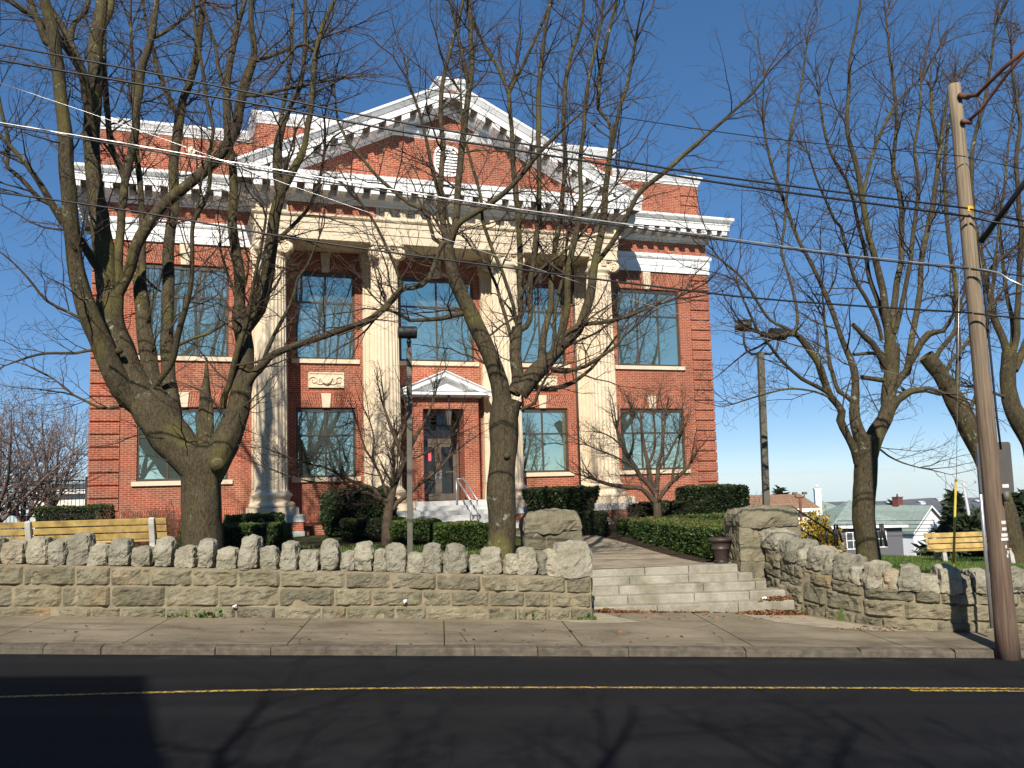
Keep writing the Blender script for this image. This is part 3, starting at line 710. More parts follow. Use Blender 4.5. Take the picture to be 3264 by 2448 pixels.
b = FB(); b.sweep([(-.5,16.72),(0,16.72),(.03,16.78),(.10,16.84),(.12,16.9),(.12,16.97),(-.5,17.0)], [(UC-.44,PW-.1),(UC-.44,PW+.74),(UC+.44,PW+.74),(UC+.44,PW-.1)]); b.fbox(UC-.45,UC+.45,PW+.1,PW+.74,16.3,16.45); b.build('apex_cap', M['white'], BG)
# attic block behind the pediment
b = FB(); b.wall(PU0+.03, PU1-.03, 13.0, 15.0, PW-.04, [])
for u, s_ in ((PU0+.03,1),(PU1-.03,-1)):
    q = [(u,-PW+.04,13.0),(u,.6,13.0),(u,.6,15.0),(u,-PW+.04,15.0)]; uv = [(p[1],p[2]) for p in q]
    if s_ < 0: q.reverse(); uv.reverse()
    b.quad(*q, uv)
b.build('attic', M['brick'], BG)
b = FB(); b.sweep([(-.45,14.97),(0.03,14.97),(0.05,15.04),(0.08,15.06),(0.14,15.17),(0.18,15.24),(0.18,15.33),(-.45,15.36)], [(PU0+.03,-1.2),(PU0+.03,PW-.04),(PU1-.03,PW-.04),(PU1-.03,-1.2)]); b.build('attic_coping', M['white'], BG)
# columns
COLS = [5.5, 9.27, 13.67, 17.44]; CW = 1.2
def column(u):
    b = FB(); n = 24*8; vs = []; nr = 9; zb, zt = 2.8, 10.50
    for i in range(nr):
        t = i/(nr-1); z = zb+(zt-zb)*t; r = 0.515-0.075*t**1.7
        fl = 1.0 if 0 < i < nr-1 else 0.0
        if i == 0: r += .03
        if i == nr-1: r += .005
        for k in range(n):
            ph = 2*pi*k/n; g = abs(sin(12*ph)); dep = 0.042*sqrt(max(0, g-.12))*fl
            vs.append((u+(r-dep)*cos(ph), -(CW)+(r-dep)*sin(ph), z if i not in (1, nr-2) else (zb+.12 if i == 1 else zt-.12)))
    b.add(vs, [(i*n+k, i*n+(k+1)%n, (i+1)*n+(k+1)%n, (i+1)*n+k) for i in range(nr-1) for k in range(n)])
    c = b.build('column', M['limestone'], BG)
    b = FB(); b.lathe([(0.56,2.84),(0.56,2.80),(0.60,2.79),(0.645,2.74),(0.645,2.69),(0.60,2.645),(0.575,2.62),(0.565,2.56),(0.60,2.51),(0.66,2.5),(0.72,2.46),(0.735,2.40),(0.72,2.345),(0.66,2.33)], (u,-CW,0), 48)
    b.fbox(u-.76,u+.76,CW-.76,CW+.76,2.10,2.332); b.build('column_base', M['limestone'], c)
    b = FB(); b.lathe([(0.43,10.46),(0.455,10.49),(0.455,10.53),(0.43,10.55),(0.44,10.6),(0.50,10.66),(0.53,10.72),(0.50,10.78),(0.46,11.04)], (u,-CW,0), 40)
    b.fbox(u-.56,u+.56,CW-.56,CW+.56,11.07,11.158); b.fbox(u-.50,u+.50,CW-.50,CW+.50,11.0,11.07)
    for sx in (-1,1):
        for sy in (-1,1):
            d = np.array([sx,-sy,0])/sqrt(2); ax = np.array([-d[1],d[0],0]); cc = np.array([u+sx*.46,-(CW+sy*.46),10.82])
            # coiled scroll, turned 45 degrees
            pts = []; rad = []
            for k in range(46):
                th = k/45*2*pi*2.25; R = 0.205*(1-k/45*.86)
                pts.append(cc + d*(R*cos(th+pi*.5)) + np.array([0,0,1.0])*(R*sin(th+pi*.5))*1.05); rad.append(0.042-.012*k/45)
            for off in (-.085,.085): b.tube([p+ax*off for p in pts], rad, 6)
            b.tube([cc-ax*.085, cc+ax*.085], 0.19, 20); b.tube([cc-ax*.11, cc+ax*.11], 0.05, 10)
    for k in range(9):       # garland in the middle of the face
        b.lathe([(0.0,-.05),(.045,-.02),(.05,.02),(0.0,.05)], (u+(k%3-1)*.07, -(CW+.50+.02*(k%2)), 10.86+(k//3)*.07), 7)
    b.build('capital', M['limestone'], c)
for u in COLS: column(u)
for u in COLS:      # fluted pilasters against the wall
    b = FB(); h = .55
    b.fbox(u-h,u+h,0.003,0.20,2.8,10.55); nfl = 7
    for k in range(nfl+1):
        x = u-h+.02+(2*h-.04)*k/nfl; b.fbox(x-.03,x+.03,0.2,0.235,2.95,10.35)
    b.fbox(u-h-.07,u+h+.07,0.003,.31,2.10,2.55); b.fbox(u-h-.05,u+h+.05,0.003,.28,2.55,2.68); b.fbox(u-h-.03,u+h+.03,.003,.255,2.68,2.8)
    b.fbox(u-h-.03,u+h+.03,.003,.26,10.55,10.66); b.fbox(u-h-.06,u+h+.06,.003,.29,10.66,10.98); b.fbox(u-h-.1,u+h+.1,.003,.33,10.98,11.158)
    b.build('pilaster', M['limestone'], BG)
for u in COLS:      # pedestals: granite slab, brick pier, stone footing
    b = FB(); b.fbox(u-.92,u+.92,0.035,2.12,1.86,2.10); b.build('granite_slab', M['granite'], BG, bevel=0.01)
    b = FB(); b.fbox(u-.88,u+.88,0.035,2.08,1.58,1.86); b.build('brick_pier', M['brick'], BG)
    b = FB(); b.fbox(u-.92,u+.92,0.035,2.14,1.0,1.58); b.build('stone_footing', M['granite'], BG)
for a_,b_ in ((6.42,8.35),(14.59,16.52)):
    b = FB(); b.fbox(a_,b_,0.035,1.75,1.0,1.72); b.build('podium', M['brick'], BG)
# relief panels between the storeys
def relief(u0, u1, z0, z1):
    b = FB(); b.fbox(u0,u1,-.02,.05,z0,z1)
    for a_, b_, c_, d_ in ((u0,u1,z0,z0+.05),(u0,u1,z1-.05,z1),(u0,u0+.05,z0+.05,z1-.05),(u1-.05,u1,z0+.05,z1-.05)): b.fbox(a_,b_,.05,.075,c_,d_)
    uc, zc_ = (u0+u1)/2, (z0+z1)/2
    r = random.Random(7)
    for s_ in (-1,1):
        for j in range(2):
            pts = []; rad = []
            for k in range(20):
                th = k/19*2*pi*1.15; R = 0.15*(1-k/19*.75)
                pts.append((uc+s_*(.2+.24*j)+R*cos(th)*s_*1.1, -.07, zc_-.02+R*sin(th)*(1 if j else -1))); rad.append(.02-.006*k/19)
            b.tube(pts, rad, 6)
    b.tube([(uc-.2,-.075,zc_+.1),(uc-.1,-.09,zc_-.08),(uc,-.095,zc_-.12),(uc+.1,-.09,zc_-.08),(uc+.2,-.075,zc_+.1)], [.03,.05,.06,.05,.03], 8)
    b.build('relief_panel', M['limestone'], BG)
relief(6.83,8.06,6.36,6.90); relief(14.88,16.11,6.36,6.90)
# ---------------------------------------------------------------- entrance
b = FB(); PWD = 0.6
b.wall(10.17,12.77,2.2,6.05,PWD,[(10.72,12.22,2.36,5.6)], rev=PWD+.27)
for u, s_ in ((10.17,1),(12.77,-1)):
    q = [(u,-PWD,2.2),(u,0,2.2),(u,0,6.05),(u,-PWD,6.05)]; uv = [(p[1],p[2]) for p in q]
    if s_ < 0: q.reverse(); uv.reverse()
    b.quad(*q, uv)
pt = b.build('entrance_porch', M['brick'], BG)
PPF = [(0.0,6.0),(0.06,6.0),(0.08,6.06),(0.30,6.07),(0.30,6.17),(0.33,6.19),(0.0,6.2)]
b = FB(); b.sweep(PPF, [(10.12,.01),(10.12,PWD),(12.82,PWD),(12.82,.01)])
hw = 1.70; sl_ = 0.42
prof = [(0.0,-.24),(0.1,-.24),(0.12,-.19),(0.30,-.18),(0.30,-.06),(0.36,0.0),(0.36,.03),(-.58,.05)]
vs = []; m_ = len(prof)
for u in (UC-hw,UC,UC+hw):
    zz = 6.19+(hw-abs(u-UC))*sl_
    for d, h in prof: vs.append((u,-(PWD+d),zz+h))
fs = [(i*m_+k,(i+1)*m_+k,(i+1)*m_+k+1,i*m_+k+1) for i in range(2) for k in range(m_-1)]+[tuple(range(m_)), tuple(2*m_+k for k in range(m_-1,-1,-1))]
b.add(vs, fs); b.add([(UC-1.2,-PWD-.02,6.15),(UC+1.2,-PWD-.02,6.15),(UC,-PWD-.02,6.15+1.2*sl_)], [(0,1,2)])
b.build('door_pediment', M['white'], BG)
f = FB(); w = -.24
d0, d1 = 10.72, 12.22
for a_, b_, c_, d_ in ((d0,d0+.07,2.36,5.6),(d1-.07,d1,2.36,5.6),(d0,d1,5.5,5.6),(d0,d1,4.40,4.58),(d0,d1,5.02,5.09)): f.fbox(a_,b_,w-.06,w+.05,c_,d_)
df = f.build('door_frame', M['bronze2'], BG)
g = FB(); g.fbox(d0+.07,d1-.07,w-.02,w-.01,4.58,5.5); g.build('transom_glass', M['doorglass'], df)
for a_, b_ in ((d0+.075,UC-.003),(UC+.003,d1-.075)):
    f = FB(); t = .12
    f.fbox(a_,a_+t,w-.03,w+.025,2.37,4.395); f.fbox(b_-t,b_,w-.03,w+.025,2.37,4.395); f.fbox(a_+t,b_-t,w-.03,w+.025,2.37,2.60); f.fbox(a_+t,b_-t,w-.03,w+.025,4.28,4.395); f.fbox(a_+t,b_-t,w-.02,w+.02,3.36,3.40)
    dl = f.build('door', M['bronze2'], df)
    g = FB(); g.fbox(a_+t,b_-t,w-.01,w,2.60,4.28); g.build('door_glass', M['doorglass'], dl)
    g = FB(); x = b_-.08 if a_ < UC-.1 else a_+.08
    g.fbox(x-.045,x+.045,w+.026,w+.04,3.12,3.42); g.tube([(x,-w-.045,3.15),(x,-w-.09,3.17),(x,-w-.09,3.38),(x,-w-.045,3.4)], .012, 6); g.build('door_handle', M['steel'], dl)
g = FB(); M['pink'] = plain('pink paper', (0.62,0.10,0.14), 0.8)
g.fbox(d0+.30,d0+.50,w+.006,w+.012,3.78,4.1); g.build('notice', M['pink'], df)
M['brass'] = plain('aged bronze numerals', (0.16,0.085,0.03), 0.5)
text_mesh('601', 0.20, 'house_number', M['brass'], BG, (12.37,-PWD-.004,3.93), 0.004)
# door steps
for k_ in range(6):
    b = FB(); ztop = 2.36-.155*k_; w1 = 1.35+.34*k_
    b.fbox(10.0-.09*k_-(.9 if k_ >= 2 else 0),12.95+.02*k_,(-.25 if k_ == 0 else w1-.5),w1,ztop-.17,ztop)
    if k_ == 0: b.fbox(10.0,12.95,-.25,1.2,1.3,2.2)
    b.build('step', M['granite'], BG, bevel=0.008)
h = FB()
for du, in ((11.72,),(11.98,)):
    pass
r0 = [(11.62,1.35,3.12),(11.62,1.50,3.12),(11.62,3.05,2.38)]
for off in (0,.24): h.tube([(u+off,-w_,z) for u,w_,z in r0], .032, 8)
h.tube([(11.62,-1.5,3.1),(11.62,-1.5,2.2)], .025, 8); h.tube([(11.62,-3.0,2.40),(11.62,-3.0,1.45)], .025, 8); h.tube([(11.86,-3.0,2.40),(11.86,-3.0,1.45)], .025, 8)
for off_w, z in ((1.5,3.1),(3.0,2.4)): h.tube([(11.62,-off_w,z),(11.86,-off_w,z)], .02, 6)
h.build('handrail', M['steel'], BG)
# downpipe behind the right-hand column
b = FB(); b.tube([(16.80,-.30,2.2),(16.80,-.30,11.1)], .045, 8); b.build('downpipe', M['bronze'], BG)
# curtain visible in the lower right window of the portico
b = FB(); M['curtain'] = plain('tan curtain', (0.25,0.17,0.06), 0.9)
vs = [(16.05+.012*k, 0.16+(.02*sin(k*1.3)), z) for z in (3.36,5.5) for k in range(30)]
# hanging lantern
LN = thing('porch_lantern', 'black glass lantern hanging on a chain in front of the entrance doors', 'lantern', fac(11.62,0.78,6.0), YAW)
b = MB(); b.tube([(0,0,.02),(0,0,-.42)], .012, 6); b.build('chain', M['iron'], LN)
b = MB(); b.lathe([(0.02,-.40),(.05,-.42),(.12,-.46),(.13,-.48)], (0,0,0), 8); b.lathe([(.03,-1.05),(.075,-1.02),(.08,-1.0)], (0,0,0), 8)
for k_ in range(6):
    a_ = 2*pi*k_/6; b.tube([(.125*cos(a_),.125*sin(a_),-.47),(.078*cos(a_),.078*sin(a_),-1.01)], .009, 5)
b.build('cage', M['iron'], LN)
def mat_lglass():
    m, nt, bs = mat_new('smoky lantern glass'); bs.inputs['Base Color'].default_value = (0.10,0.085,0.075,1); bs.inputs['Roughness'].default_value = 0.12; return m
M['lglass'] = mat_lglass()
b = MB(); b.lathe([(.112,-.48),(.07,-1.0)], (0,0,0), 6, smooth=False); b.build('lantern_glass', M['lglass'], LN)
b = MB(); b.lathe([(0.0,.06),(.05,.04),(.05,0.0),(0.0,-.02)], (0,0,0), 10); b.build('ceiling_rose', M['iron'], LN)
# ================================================================ rough stone walls, pillars, steps
def fbm(p, sc, seed, oct_=5): return noise.fractal(Vector((p[0]*sc+seed*7.13, p[1]*sc-seed*3.7, p[2]*sc+seed*1.9)), 0.75, 2.1, oct_)
def chip(p, sc, seed):      # broken-stone facets
    v = Vector((p[0]*sc+seed*5.1, p[1]*sc+seed*2.3, p[2]*sc-seed*4.7))
    d = noise.voronoi(v)[0]
    return d[0]
def rough_block(mb, c, ax, hx, hy, hz, seed, rough=0.05, rnd=0.25, n=7, col=None, taper=0.0):
    """a quarried stone: a finely divided box, its edges knocked round and its faces broken"""
    X, Y, Z = [np.array(t, float) for t in ax]; c = np.array(c, float)
    idx = {}; vs = []; fs = []
    h = np.array([hx, hy, hz])
    nn = [max(3, int(n*s/max(h)*1.0+2)) for s in h]
    def vert(i, j, k):
        key = (i, j, k)
        if key in idx: return idx[key]
        q = np.array([2*i/nn[0]-1, 2*j/nn[1]-1, 2*k/nn[2]-1])
        m = np.max(np.abs(q)); L = np.linalg.norm(q)
        s = (1-rnd) + rnd*(m/L)*1.12
        l = q*h*s
        l[0] *= 1 - taper*(q[2]+1)/2; l[1] *= 1 - taper*0.6*(q[2]+1)/2
        dirn = q/L
        w = c + l[0]*X + l[1]*Y + l[2]*Z
        d = rough*(fbm(w, 2.6, seed, 6)*0.75 + (chip(w, 5.5, seed)-.35)*0.7 + fbm(w, 14, seed+3, 4)*0.28)
        w = w + d*(dirn[0]*X + dirn[1]*Y + dirn[2]*Z)
        idx[key] = len(vs); vs.append(w); return idx[key]
    def face(ax_, side):
        a_, b_ = [t for t in range(3) if t != ax_]
        for i in range(nn[a_]):
            for j in range(nn[b_]):
                q = []
                for di, dj in ((0,0),(1,0),(1,1),(0,1)):
                    k = [0,0,0]; k[ax_] = nn[ax_] if side else 0; k[a_] = i+di; k[b_] = j+dj; q.append(vert(*k))
                fs.append(tuple(q))
    for ax_ in range(3):
        for side in (0, 1): face(ax_, side)
    mb.add(vs, fs, None, 0, col)
def face_block(mb, P, w, h, seed, bulge=0.05, nx=12, nz=7, col=None, gap=0.007):
    """the pitched face of one squared stone; P(s, t) -> (point, outward normal) on the wall plane"""
    vs = []; fs = []
    for j in range(nz+1):
        for i in range(nx+1):
            s = i/nx; t = j/nz
            p, nrm = P(gap/w + s*(1-2*gap/w), gap/h + t*(1-2*gap/h))
            e = min(s, 1-s)*w; f = min(t, 1-t)*h
            rise = min(1, e/0.028)*min(1, f/0.028)
            rise = rise**0.6
            d = -0.006 + rise*(bulge*(0.7+1.0*fbm(p, 2.6, seed, 6)+0.75*(chip(p, 4.2, seed)-.4)) + 0.022*fbm(p, 13, seed+2, 4))
            # ragged edges
            if 0 < s < 1 and 0 < t < 1: pass
            vs.append(np.array(p)+np.array(nrm)*d + np.array([0,0,1.0])*(0.009*fbm(p, 6, seed+9, 3)))
    fs = [(j*(nx+1)+i, j*(nx+1)+i+1, (j+1)*(nx+1)+i+1, (j+1)*(nx+1)+i) for j in range(nz) for i in range(nx)]
    mb.add(vs, fs, None, 0, col)
ZV = (0,0,1)
# ---- left wall: coping stones measured one by one (x0, x1, top) in pixels of the full photograph
CST = [(0,78,1730),(82,150,1713),(152,206,1727),(208,286,1704),(270,342,1740),(340,413,1721),(408,483,1746),(487,552,1718),(553,622,1745),(625,682,1727),(684,756,1748),(757,825,1713),(826,884,1743),(889,946,1729),(948,1014,1752),(1018,1079,1721),(1081,1133,1759),(1127,1188,1732),(1190,1232,1756),(1226,1293,1734),(1294,1352,1761),(1340,1409,1736),(1409,1440,1764),(1424,1490,1739),(1493,1545,1770),(1533,1601,1747),(1604,1660,1770),(1645,1714,1751),(1712,1745,1764),(1735,1790,1756)]
bed = lambda a: 1.66-.0555*(a+7.83) if a > -9.5 else 1.753-.02*(a+9.5)
base = lambda a: 0.395-.045*a
LW = thing('stone_wall', 'long rough granite wall with upright coping stones, left of the street steps', 'wall', tuple(ab(-3, 17.47, 0.4)))
def keep(o, root):      # parts are modelled in place; hang them on their thing without moving
    o.parent = root; o.matrix_parent_inverse = Matrix.Translation(-Vector(root.location)); return o
fb = MB(); rg = random.Random(12)
A0, A1, FRONT = -19.0, 2.74, 17.47
rows = []
def rowz(k, a):     # the courses run nearly level while bed and pavement fall to the right
    lo, hi = base(a)-.05, bed(a)
    f = [0, .27, .60, 1.0][k] + (0.07*sin(a*.23+k) if 0 < k < 3 else 0)
    return lo+(hi-lo)*f
for k in range(3):
    a = A0
    while a < A1-.05:
        w = rg.uniform(0.42, 1.15) if k < 2 else rg.uniform(.5, 1.3)
        a1 = min(A1, a+w)
        if A1-a1 < .3: a1 = A1
        z0, z1 = rowz(k, (a+a1)/2), rowz(k+1, (a+a1)/2)
        sl0 = (rowz(k, a1)-rowz(k, a)); sl1 = (rowz(k+1, a1)-rowz(k+1, a))
        def P(s, t, a=a, a1=a1, k=k):
            aa = a+(a1-a)*s; lo, hi = rowz(k, aa), rowz(k+1, aa)
            p = ab(aa, FRONT, lo+(hi-lo)*t); return p, -SN
        vis = a1 > -9.5
        face_block(fb, P, a1-a, z1-z0, rg.random()*40, 0.052, 14 if vis else 6, 8 if vis else 4, rg.random())
        a = a1
# the end of the wall beside the steps
for k in range(3):
    def P(s, t, k=k):
        lo, hi = rowz(k, A1), rowz(k+1, A1); return ab(A1+.02, FRONT+.03+.47*s, lo+(hi-lo)*t), SD
    face_block(fb, P, .47, .28, 50+k, 0.04, 8, 7, rg.random())
keep(fb.build('wall_face', M['rough']), LW)
core = MB()
for i in range(int((A1-A0)/0.5)+1):
    a = A0+.5*i; a1 = min(A1, a+.5)
    if a1 <= a: break
    q = []
    for b_, zf in ((FRONT,base),(FRONT,bed),(FRONT+.5,bed),(FRONT+.5,base)):
        for aa in (a,a1): q.append(ab(aa, b_, zf(aa)-(.3 if zf is base else -.012)))
    core.add(q, [(0,1,3,2),(2,3,5,4),(4,5,7,6)])
core.quad(ab(A1,FRONT,-.2),ab(A1,FRONT+.5,-.2),ab(A1,FRONT+.5,bed(A1)),ab(A1,FRONT,bed(A1)))
keep(core.build('wall_core', M['mortar']), LW)
def at_px(x, y, b):
    r = ray(x, y); return CP + r*(b/(r @ SN))
for i, (x0, x1, top) in enumerate(CST):
    pa = to_ab(at_px(x0, 1780, FRONT+.02)); pb = to_ab(at_px(x1, 1780, FRONT+.02)); pt = to_ab(at_px((x0+x1)/2, top, FRONT+.2))
    ac = (pa[0]+pb[0])/2; w = (pb[0]-pa[0]); zb = bed(ac)+.005; zt = pt[2]
    tall = zt-zb > 0.36
    mb = MB(); ax = (tuple(SD), tuple(SN), ZV); th = rg.uniform(-.05,.05)
    rot = Matrix.Rotation(th, 3, Vector(SN)); ax = tuple(tuple(rot @ Vector(t)) for t in ax)
    rough_block(mb, ab(ac, FRONT+.245, (zb+zt)/2), ax, w/2*0.955, .27 if tall else .25, (zt-zb)/2*1.03, 3.3*i+1, 0.06, .50, 15, rg.random(), 0.10 if tall else 0.16)
    keep(mb.build('coping_stone', M['coping']), LW)
a = to_ab(at_px(0, 1780, FRONT))[0]
i = 0
while a > A0+.4:
    w = rg.uniform(.36,.48); tall = i % 2 == 0; hgt = .46 if tall else .33; ac = a-w/2
    mb = MB(); rough_block(mb, ab(ac, FRONT+.245, bed(ac)+hgt/2), (tuple(SD),tuple(SN),ZV), w/2, .29, hgt/2, 99+i*2.7, .05, .3, 7, rg.random(), .12)
    keep(mb.build('coping_stone', M['coping']), LW); a -= w; i += 1
# the big rounded end stone
mb = MB(); p0 = to_ab(at_px(1745, 1780, FRONT)); rough_block(mb, ab(2.44, FRONT+.34, bed(2.44)+.30), (tuple(SD),tuple(SN),ZV), .40, .42, .34, 71, .06, .42, 12, .6, .18); keep(mb.build('coping_stone', M['coping']), LW)
# ---- right wall: curves from the pillar to the pavement edge
RW = thing('stone_wall', 'curving rough granite wall with sloping coping, right of the street steps behind the utility pole', 'wall', tuple(ab(9, 16.5, 0.2)))
PATH = [(6.86,19.62),(6.98,19.1),(7.12,18.6),(7.44,18.0),(7.78,17.3),(8.10,16.88),(8.43,16.6),(8.97,16.38),(9.8,16.27),(11,16.22),(14,16.18),(19,16.14)]
cum = [0]
for (a0,b0),(a1,b1) in zip(PATH, PATH[1:]): cum.append(cum[-1]+hypot(a1-a0, b1-b0))
LT = cum[-1]
def pth_at(s):
    s = max(0, min(LT-1e-6, s)); i = max(k for k in range(len(cum)-1) if cum[k] <= s)
    f = (s-cum[i])/(cum[i+1]-cum[i]); a0,b0 = PATH[i]; a1,b1 = PATH[i+1]
    def tan(k):
        k0, k1 = max(0,k-1), min(len(PATH)-1,k+1); t = np.array([PATH[k1][0]-PATH[k0][0], PATH[k1][1]-PATH[k0][1]]); return t/np.linalg.norm(t)
    t = tan(i)*(1-f)+tan(i+1)*f; t /= np.linalg.norm(t)
    return a0+(a1-a0)*f, b0+(b1-b0)*f, t
BEDR = [(0,1.42),(.55,1.26),(1.2,1.08),(1.9,.90),(2.7,.76),(3.4,.705),(4.2,.675),(6,.64),(9,.52),(20,.1)]
def interp(tb, s):
    for (x0,y0),(x1,y1) in zip(tb, tb[1:]):
        if s <= x1: return y0+(y1-y0)*(s-x0)/(x1-x0)
    return tb[-1][1]
bedR = lambda s: interp(BEDR, s)
def baseR(s): a, b, _ = pth_at(s); return walk_z(a, b)-.04
def frameR(s):
    a, b, t = pth_at(s); T = t[0]*SD+t[1]*SN; Nn = t[1]*SD-t[0]*SN; return a, b, T, Nn      # outward = towards the street
fb = MB(); rg = random.Random(21)
for k in range(4):
    s = 0.0
    while s < LT-.05:
        hh = (bedR(s)-baseR(s))
        rows_n = 4 if s < 1.2 else 3
        if k >= rows_n: s += .3; continue
        w = rg.uniform(.38,.95); s1 = min(LT, s+w)
        if s < 1.2 < s1: s1 = 1.2
        fr_ = [i/rows_n+(0.05*sin(i*9+2) if 0 < i < rows_n else 0) for i in range(rows_n+1)]
        def P(u, t, s=s, s1=s1, k=k, fr_=fr_):
            ss = s+(s1-s)*u; a, b, T, Nn = frameR(ss); lo, hi = baseR(ss), bedR(ss); f = fr_[k]+(fr_[k+1]-fr_[k])*t
            f = f + 0.02*sin(ss*1.7+k)*(1 if 0 < f < 1 else 0)
            return ab(a, b, lo+(hi-lo)*f), Nn
        vis = s < 6
        face_block(fb, P, s1-s, hh/rows_n, rg.random()*60, 0.06, 12 if vis else 5, 8 if vis else 4, rg.random()); s = s1
keep(fb.build('wall_face', M['rough']), RW)
core = MB(); ns = 60
for i in range(ns):
    s0, s1 = LT*i/ns, LT*(i+1)/ns; q = []
    for off, zf, dz in ((0,baseR,-.3),(0,bedR,.012),(.5,bedR,.012),(.5,baseR,-.3)):
        for s in (s0, s1):
            a, b, T, Nn = frameR(s); p = ab(a, b, zf(s)+dz)-Nn*off; q.append(p)
    core.add(q, [(0,1,3,2),(2,3,5,4),(4,5,7,6)])
keep(core.build('wall_core', M['mortar']), RW)
s = -.12; i = 0
while s < LT-.2:
    tall = i % 2 == 0; w = rg.uniform(.30,.40) if tall else rg.uniform(.24,.34)
    if i == 0: w = .62
    a, b, T, Nn = frameR(max(0.02, s+w/2)); hgt = (.40 if tall else .29)*rg.uniform(.92,1.08)
    if i == 0: hgt = .34
    slope = (bedR(s+w+.05)-bedR(max(0, s-.05)))/(w+.1)
    th = atan2(slope, 1)*0.75; T3 = T*cos(th)+np.array([0,0,sin(th)]); Z3 = -T*sin(th)+np.array([0,0,cos(th)])
    mb = MB(); zc = bedR(max(0, s+w/2))+hgt/2+.0
    rough_block(mb, ab(a, b, zc)-Nn*.25, (tuple(T3), tuple(-Nn), tuple(Z3)), w/2*1.02, .34 if tall else .29, hgt/2*1.05, 200+i*1.7, .07, .36, 12 if s < 6 else 6, rg.random(), .14)
    keep(mb.build('coping_stone', M['coping']), RW); s += w*.97; i += 1
# ---- pillars beside the steps
def pillar(name, label, a0, a1, b0, b1, z0, z1, zc, ztop, seed, rows):
    r = thing(name, label, 'pillar', tuple(ab((a0+a1)/2, (b0+b1)/2, z0))); rg = random.Random(seed)
    mb = MB(); hz = (z1-z0)/rows
    for k in range(rows):
        zc_ = z0+hz*(k+.5); split = a0+(a1-a0)*rg.choice((.3,.38,.62,.7)) ; tri = rg.random() < .4
        cuts = [a0, split, a1] if not tri else [a0, a0+(a1-a0)*.2, a0+(a1-a0)*.72, a1]
        for c0, c1 in zip(cuts, cuts[1:]):
            rough_block(mb, ab((c0+c1)/2, (b0+b1)/2, zc_), (tuple(SD),tuple(SN),ZV), (c1-c0)/2*.98, (b1-b0)/2, hz/2*.965, seed+k*3.1+c0, .05, .10, 12, rg.random())
    keep(mb.build('shaft', M['rough']), r)
    mb = MB(); mb.obox(ab((a0+a1)/2, (b0+b1)/2, (z0+z1)/2), (tuple(SD),tuple(SN),ZV), (a1-a0)/2-.03, (b1-b0)/2-.03, (z1-z0)/2-.01); keep(mb.build('mortar_core', M['mortar']), r)
    mb = MB(); rough_block(mb, ab((a0+a1)/2, (b0+b1)/2, (z1+ztop)/2), (tuple(SD),tuple(SN),ZV), (a1-a0)/2+.03, (b1-b0)/2+.05, (ztop-z1)/2*1.05, seed+5, .085, .30, 16, .55, .12); keep(mb.build('cap_stone', M['rough']), r)
pillar('stone_pillar', 'low stone pillar with a smooth squared cap, left of the path behind the wall end', 1.74, 3.0, 20.0, 21.1, .75, 1.80, 1.8, 2.21, 31, 3)
pillar('stone_pillar', 'tall stone pillar with a craggy boulder cap, right of the steps beside the brown planter', 6.34, 7.72, 19.7, 20.9, .35, 1.80, 1.8, 2.17, 47, 4)
# rough cheek stones stepping down on the right of the steps
# ---- the five street steps
ST = thing('stone_steps', 'five worn granite steps rising from the pavement between two stone walls', 'steps', tuple(ab(4.7, 19.2, 0.15)))
nos = [(18.52,.375,7.02),(18.90,.535,6.98),(19.24,.69,6.72),(19.58,.845,6.55),(19.92,1.0,6.46)]; rg = random.Random(5)
for k, (bf, zt, ar) in enumerate(nos):
    cuts = [2.70]
    while cuts[-1] < ar-1.3: cuts.append(cuts[-1]+rg.uniform(.9,1.9))
    cuts.append(ar); mb = MB()
    for c0, c1 in zip(cuts, cuts[1:]):
        j = rg.uniform(-.006,.006); bback = bf+.55
        mb.obox(ab((c0+c1)/2, (bf+bback)/2+j, zt-.10+rg.uniform(-.004,.004)), (tuple(SD),tuple(SN),ZV), (c1-c0)/2-.004, (bback-bf)/2, .10, 0, rg.random())
    keep(mb.build('step', M['steps'], bevel=0.018), ST)
mb = MB(); mb.obox(ab(4.7, 19.7, .12), (tuple(SD),tuple(SN),ZV), 2.05, .95, .22); keep(mb.build('step_core', M['mortar']), ST)
# small litter on the steps and wall
M['litter'] = plain('white paper', (0.8,0.82,0.85), 0.7); M['litterblue'] = plain('blue paper', (0.25,0.45,0.7), 0.7)
def crumple(name, label, p, size, mat, seed):
    mb = MB(); r = random.Random(seed); n = 9
    vs = []
    for i in range(n):
        for j in range(n):
            x, y = (i/(n-1)-.5), (j/(n-1)-.5)
            vs.append(np.array(p)+np.array([x*size[0]*1.1, y*size[1], size[2]*(.5+.9*noise.noise(Vector((x*5+seed, y*5, seed)))+.1)]))
    mb.add(vs, [(i*n+j,(i+1)*n+j,(i+1)*n+j+1,i*n+j+1) for i in range(n-1) for j in range(n-1)])
    return tag(mb.build(name, mat), label, 'litter', 'paper litter on the pavement and steps')
pz = lambda x, y, b: at_px(x, y, b)
crumple('crumpled_paper', 'crumpled white and blue paper on the middle street step', pz(2021,1896,19.4)-np.array([0,0,.02]), (.14,.10,.09), M['litterblue'], 3)
crumple('crumpled_paper', 'white paper scrap in the leaves at the right end of the steps', pz(2440,1912,18.75), (.12,.10,.06), M['litter'], 5)
crumple('crumpled_paper', 'white scrap stuck at the foot of the left wall', pz(747,1937,17.38), (.06,.05,.05), M['litter'], 6)
crumple('crumpled_paper', 'white scrap wedged in the left wall near the middle tree', pz(1291,1925,17.38), (.06,.05,.09), M['litter'], 8)
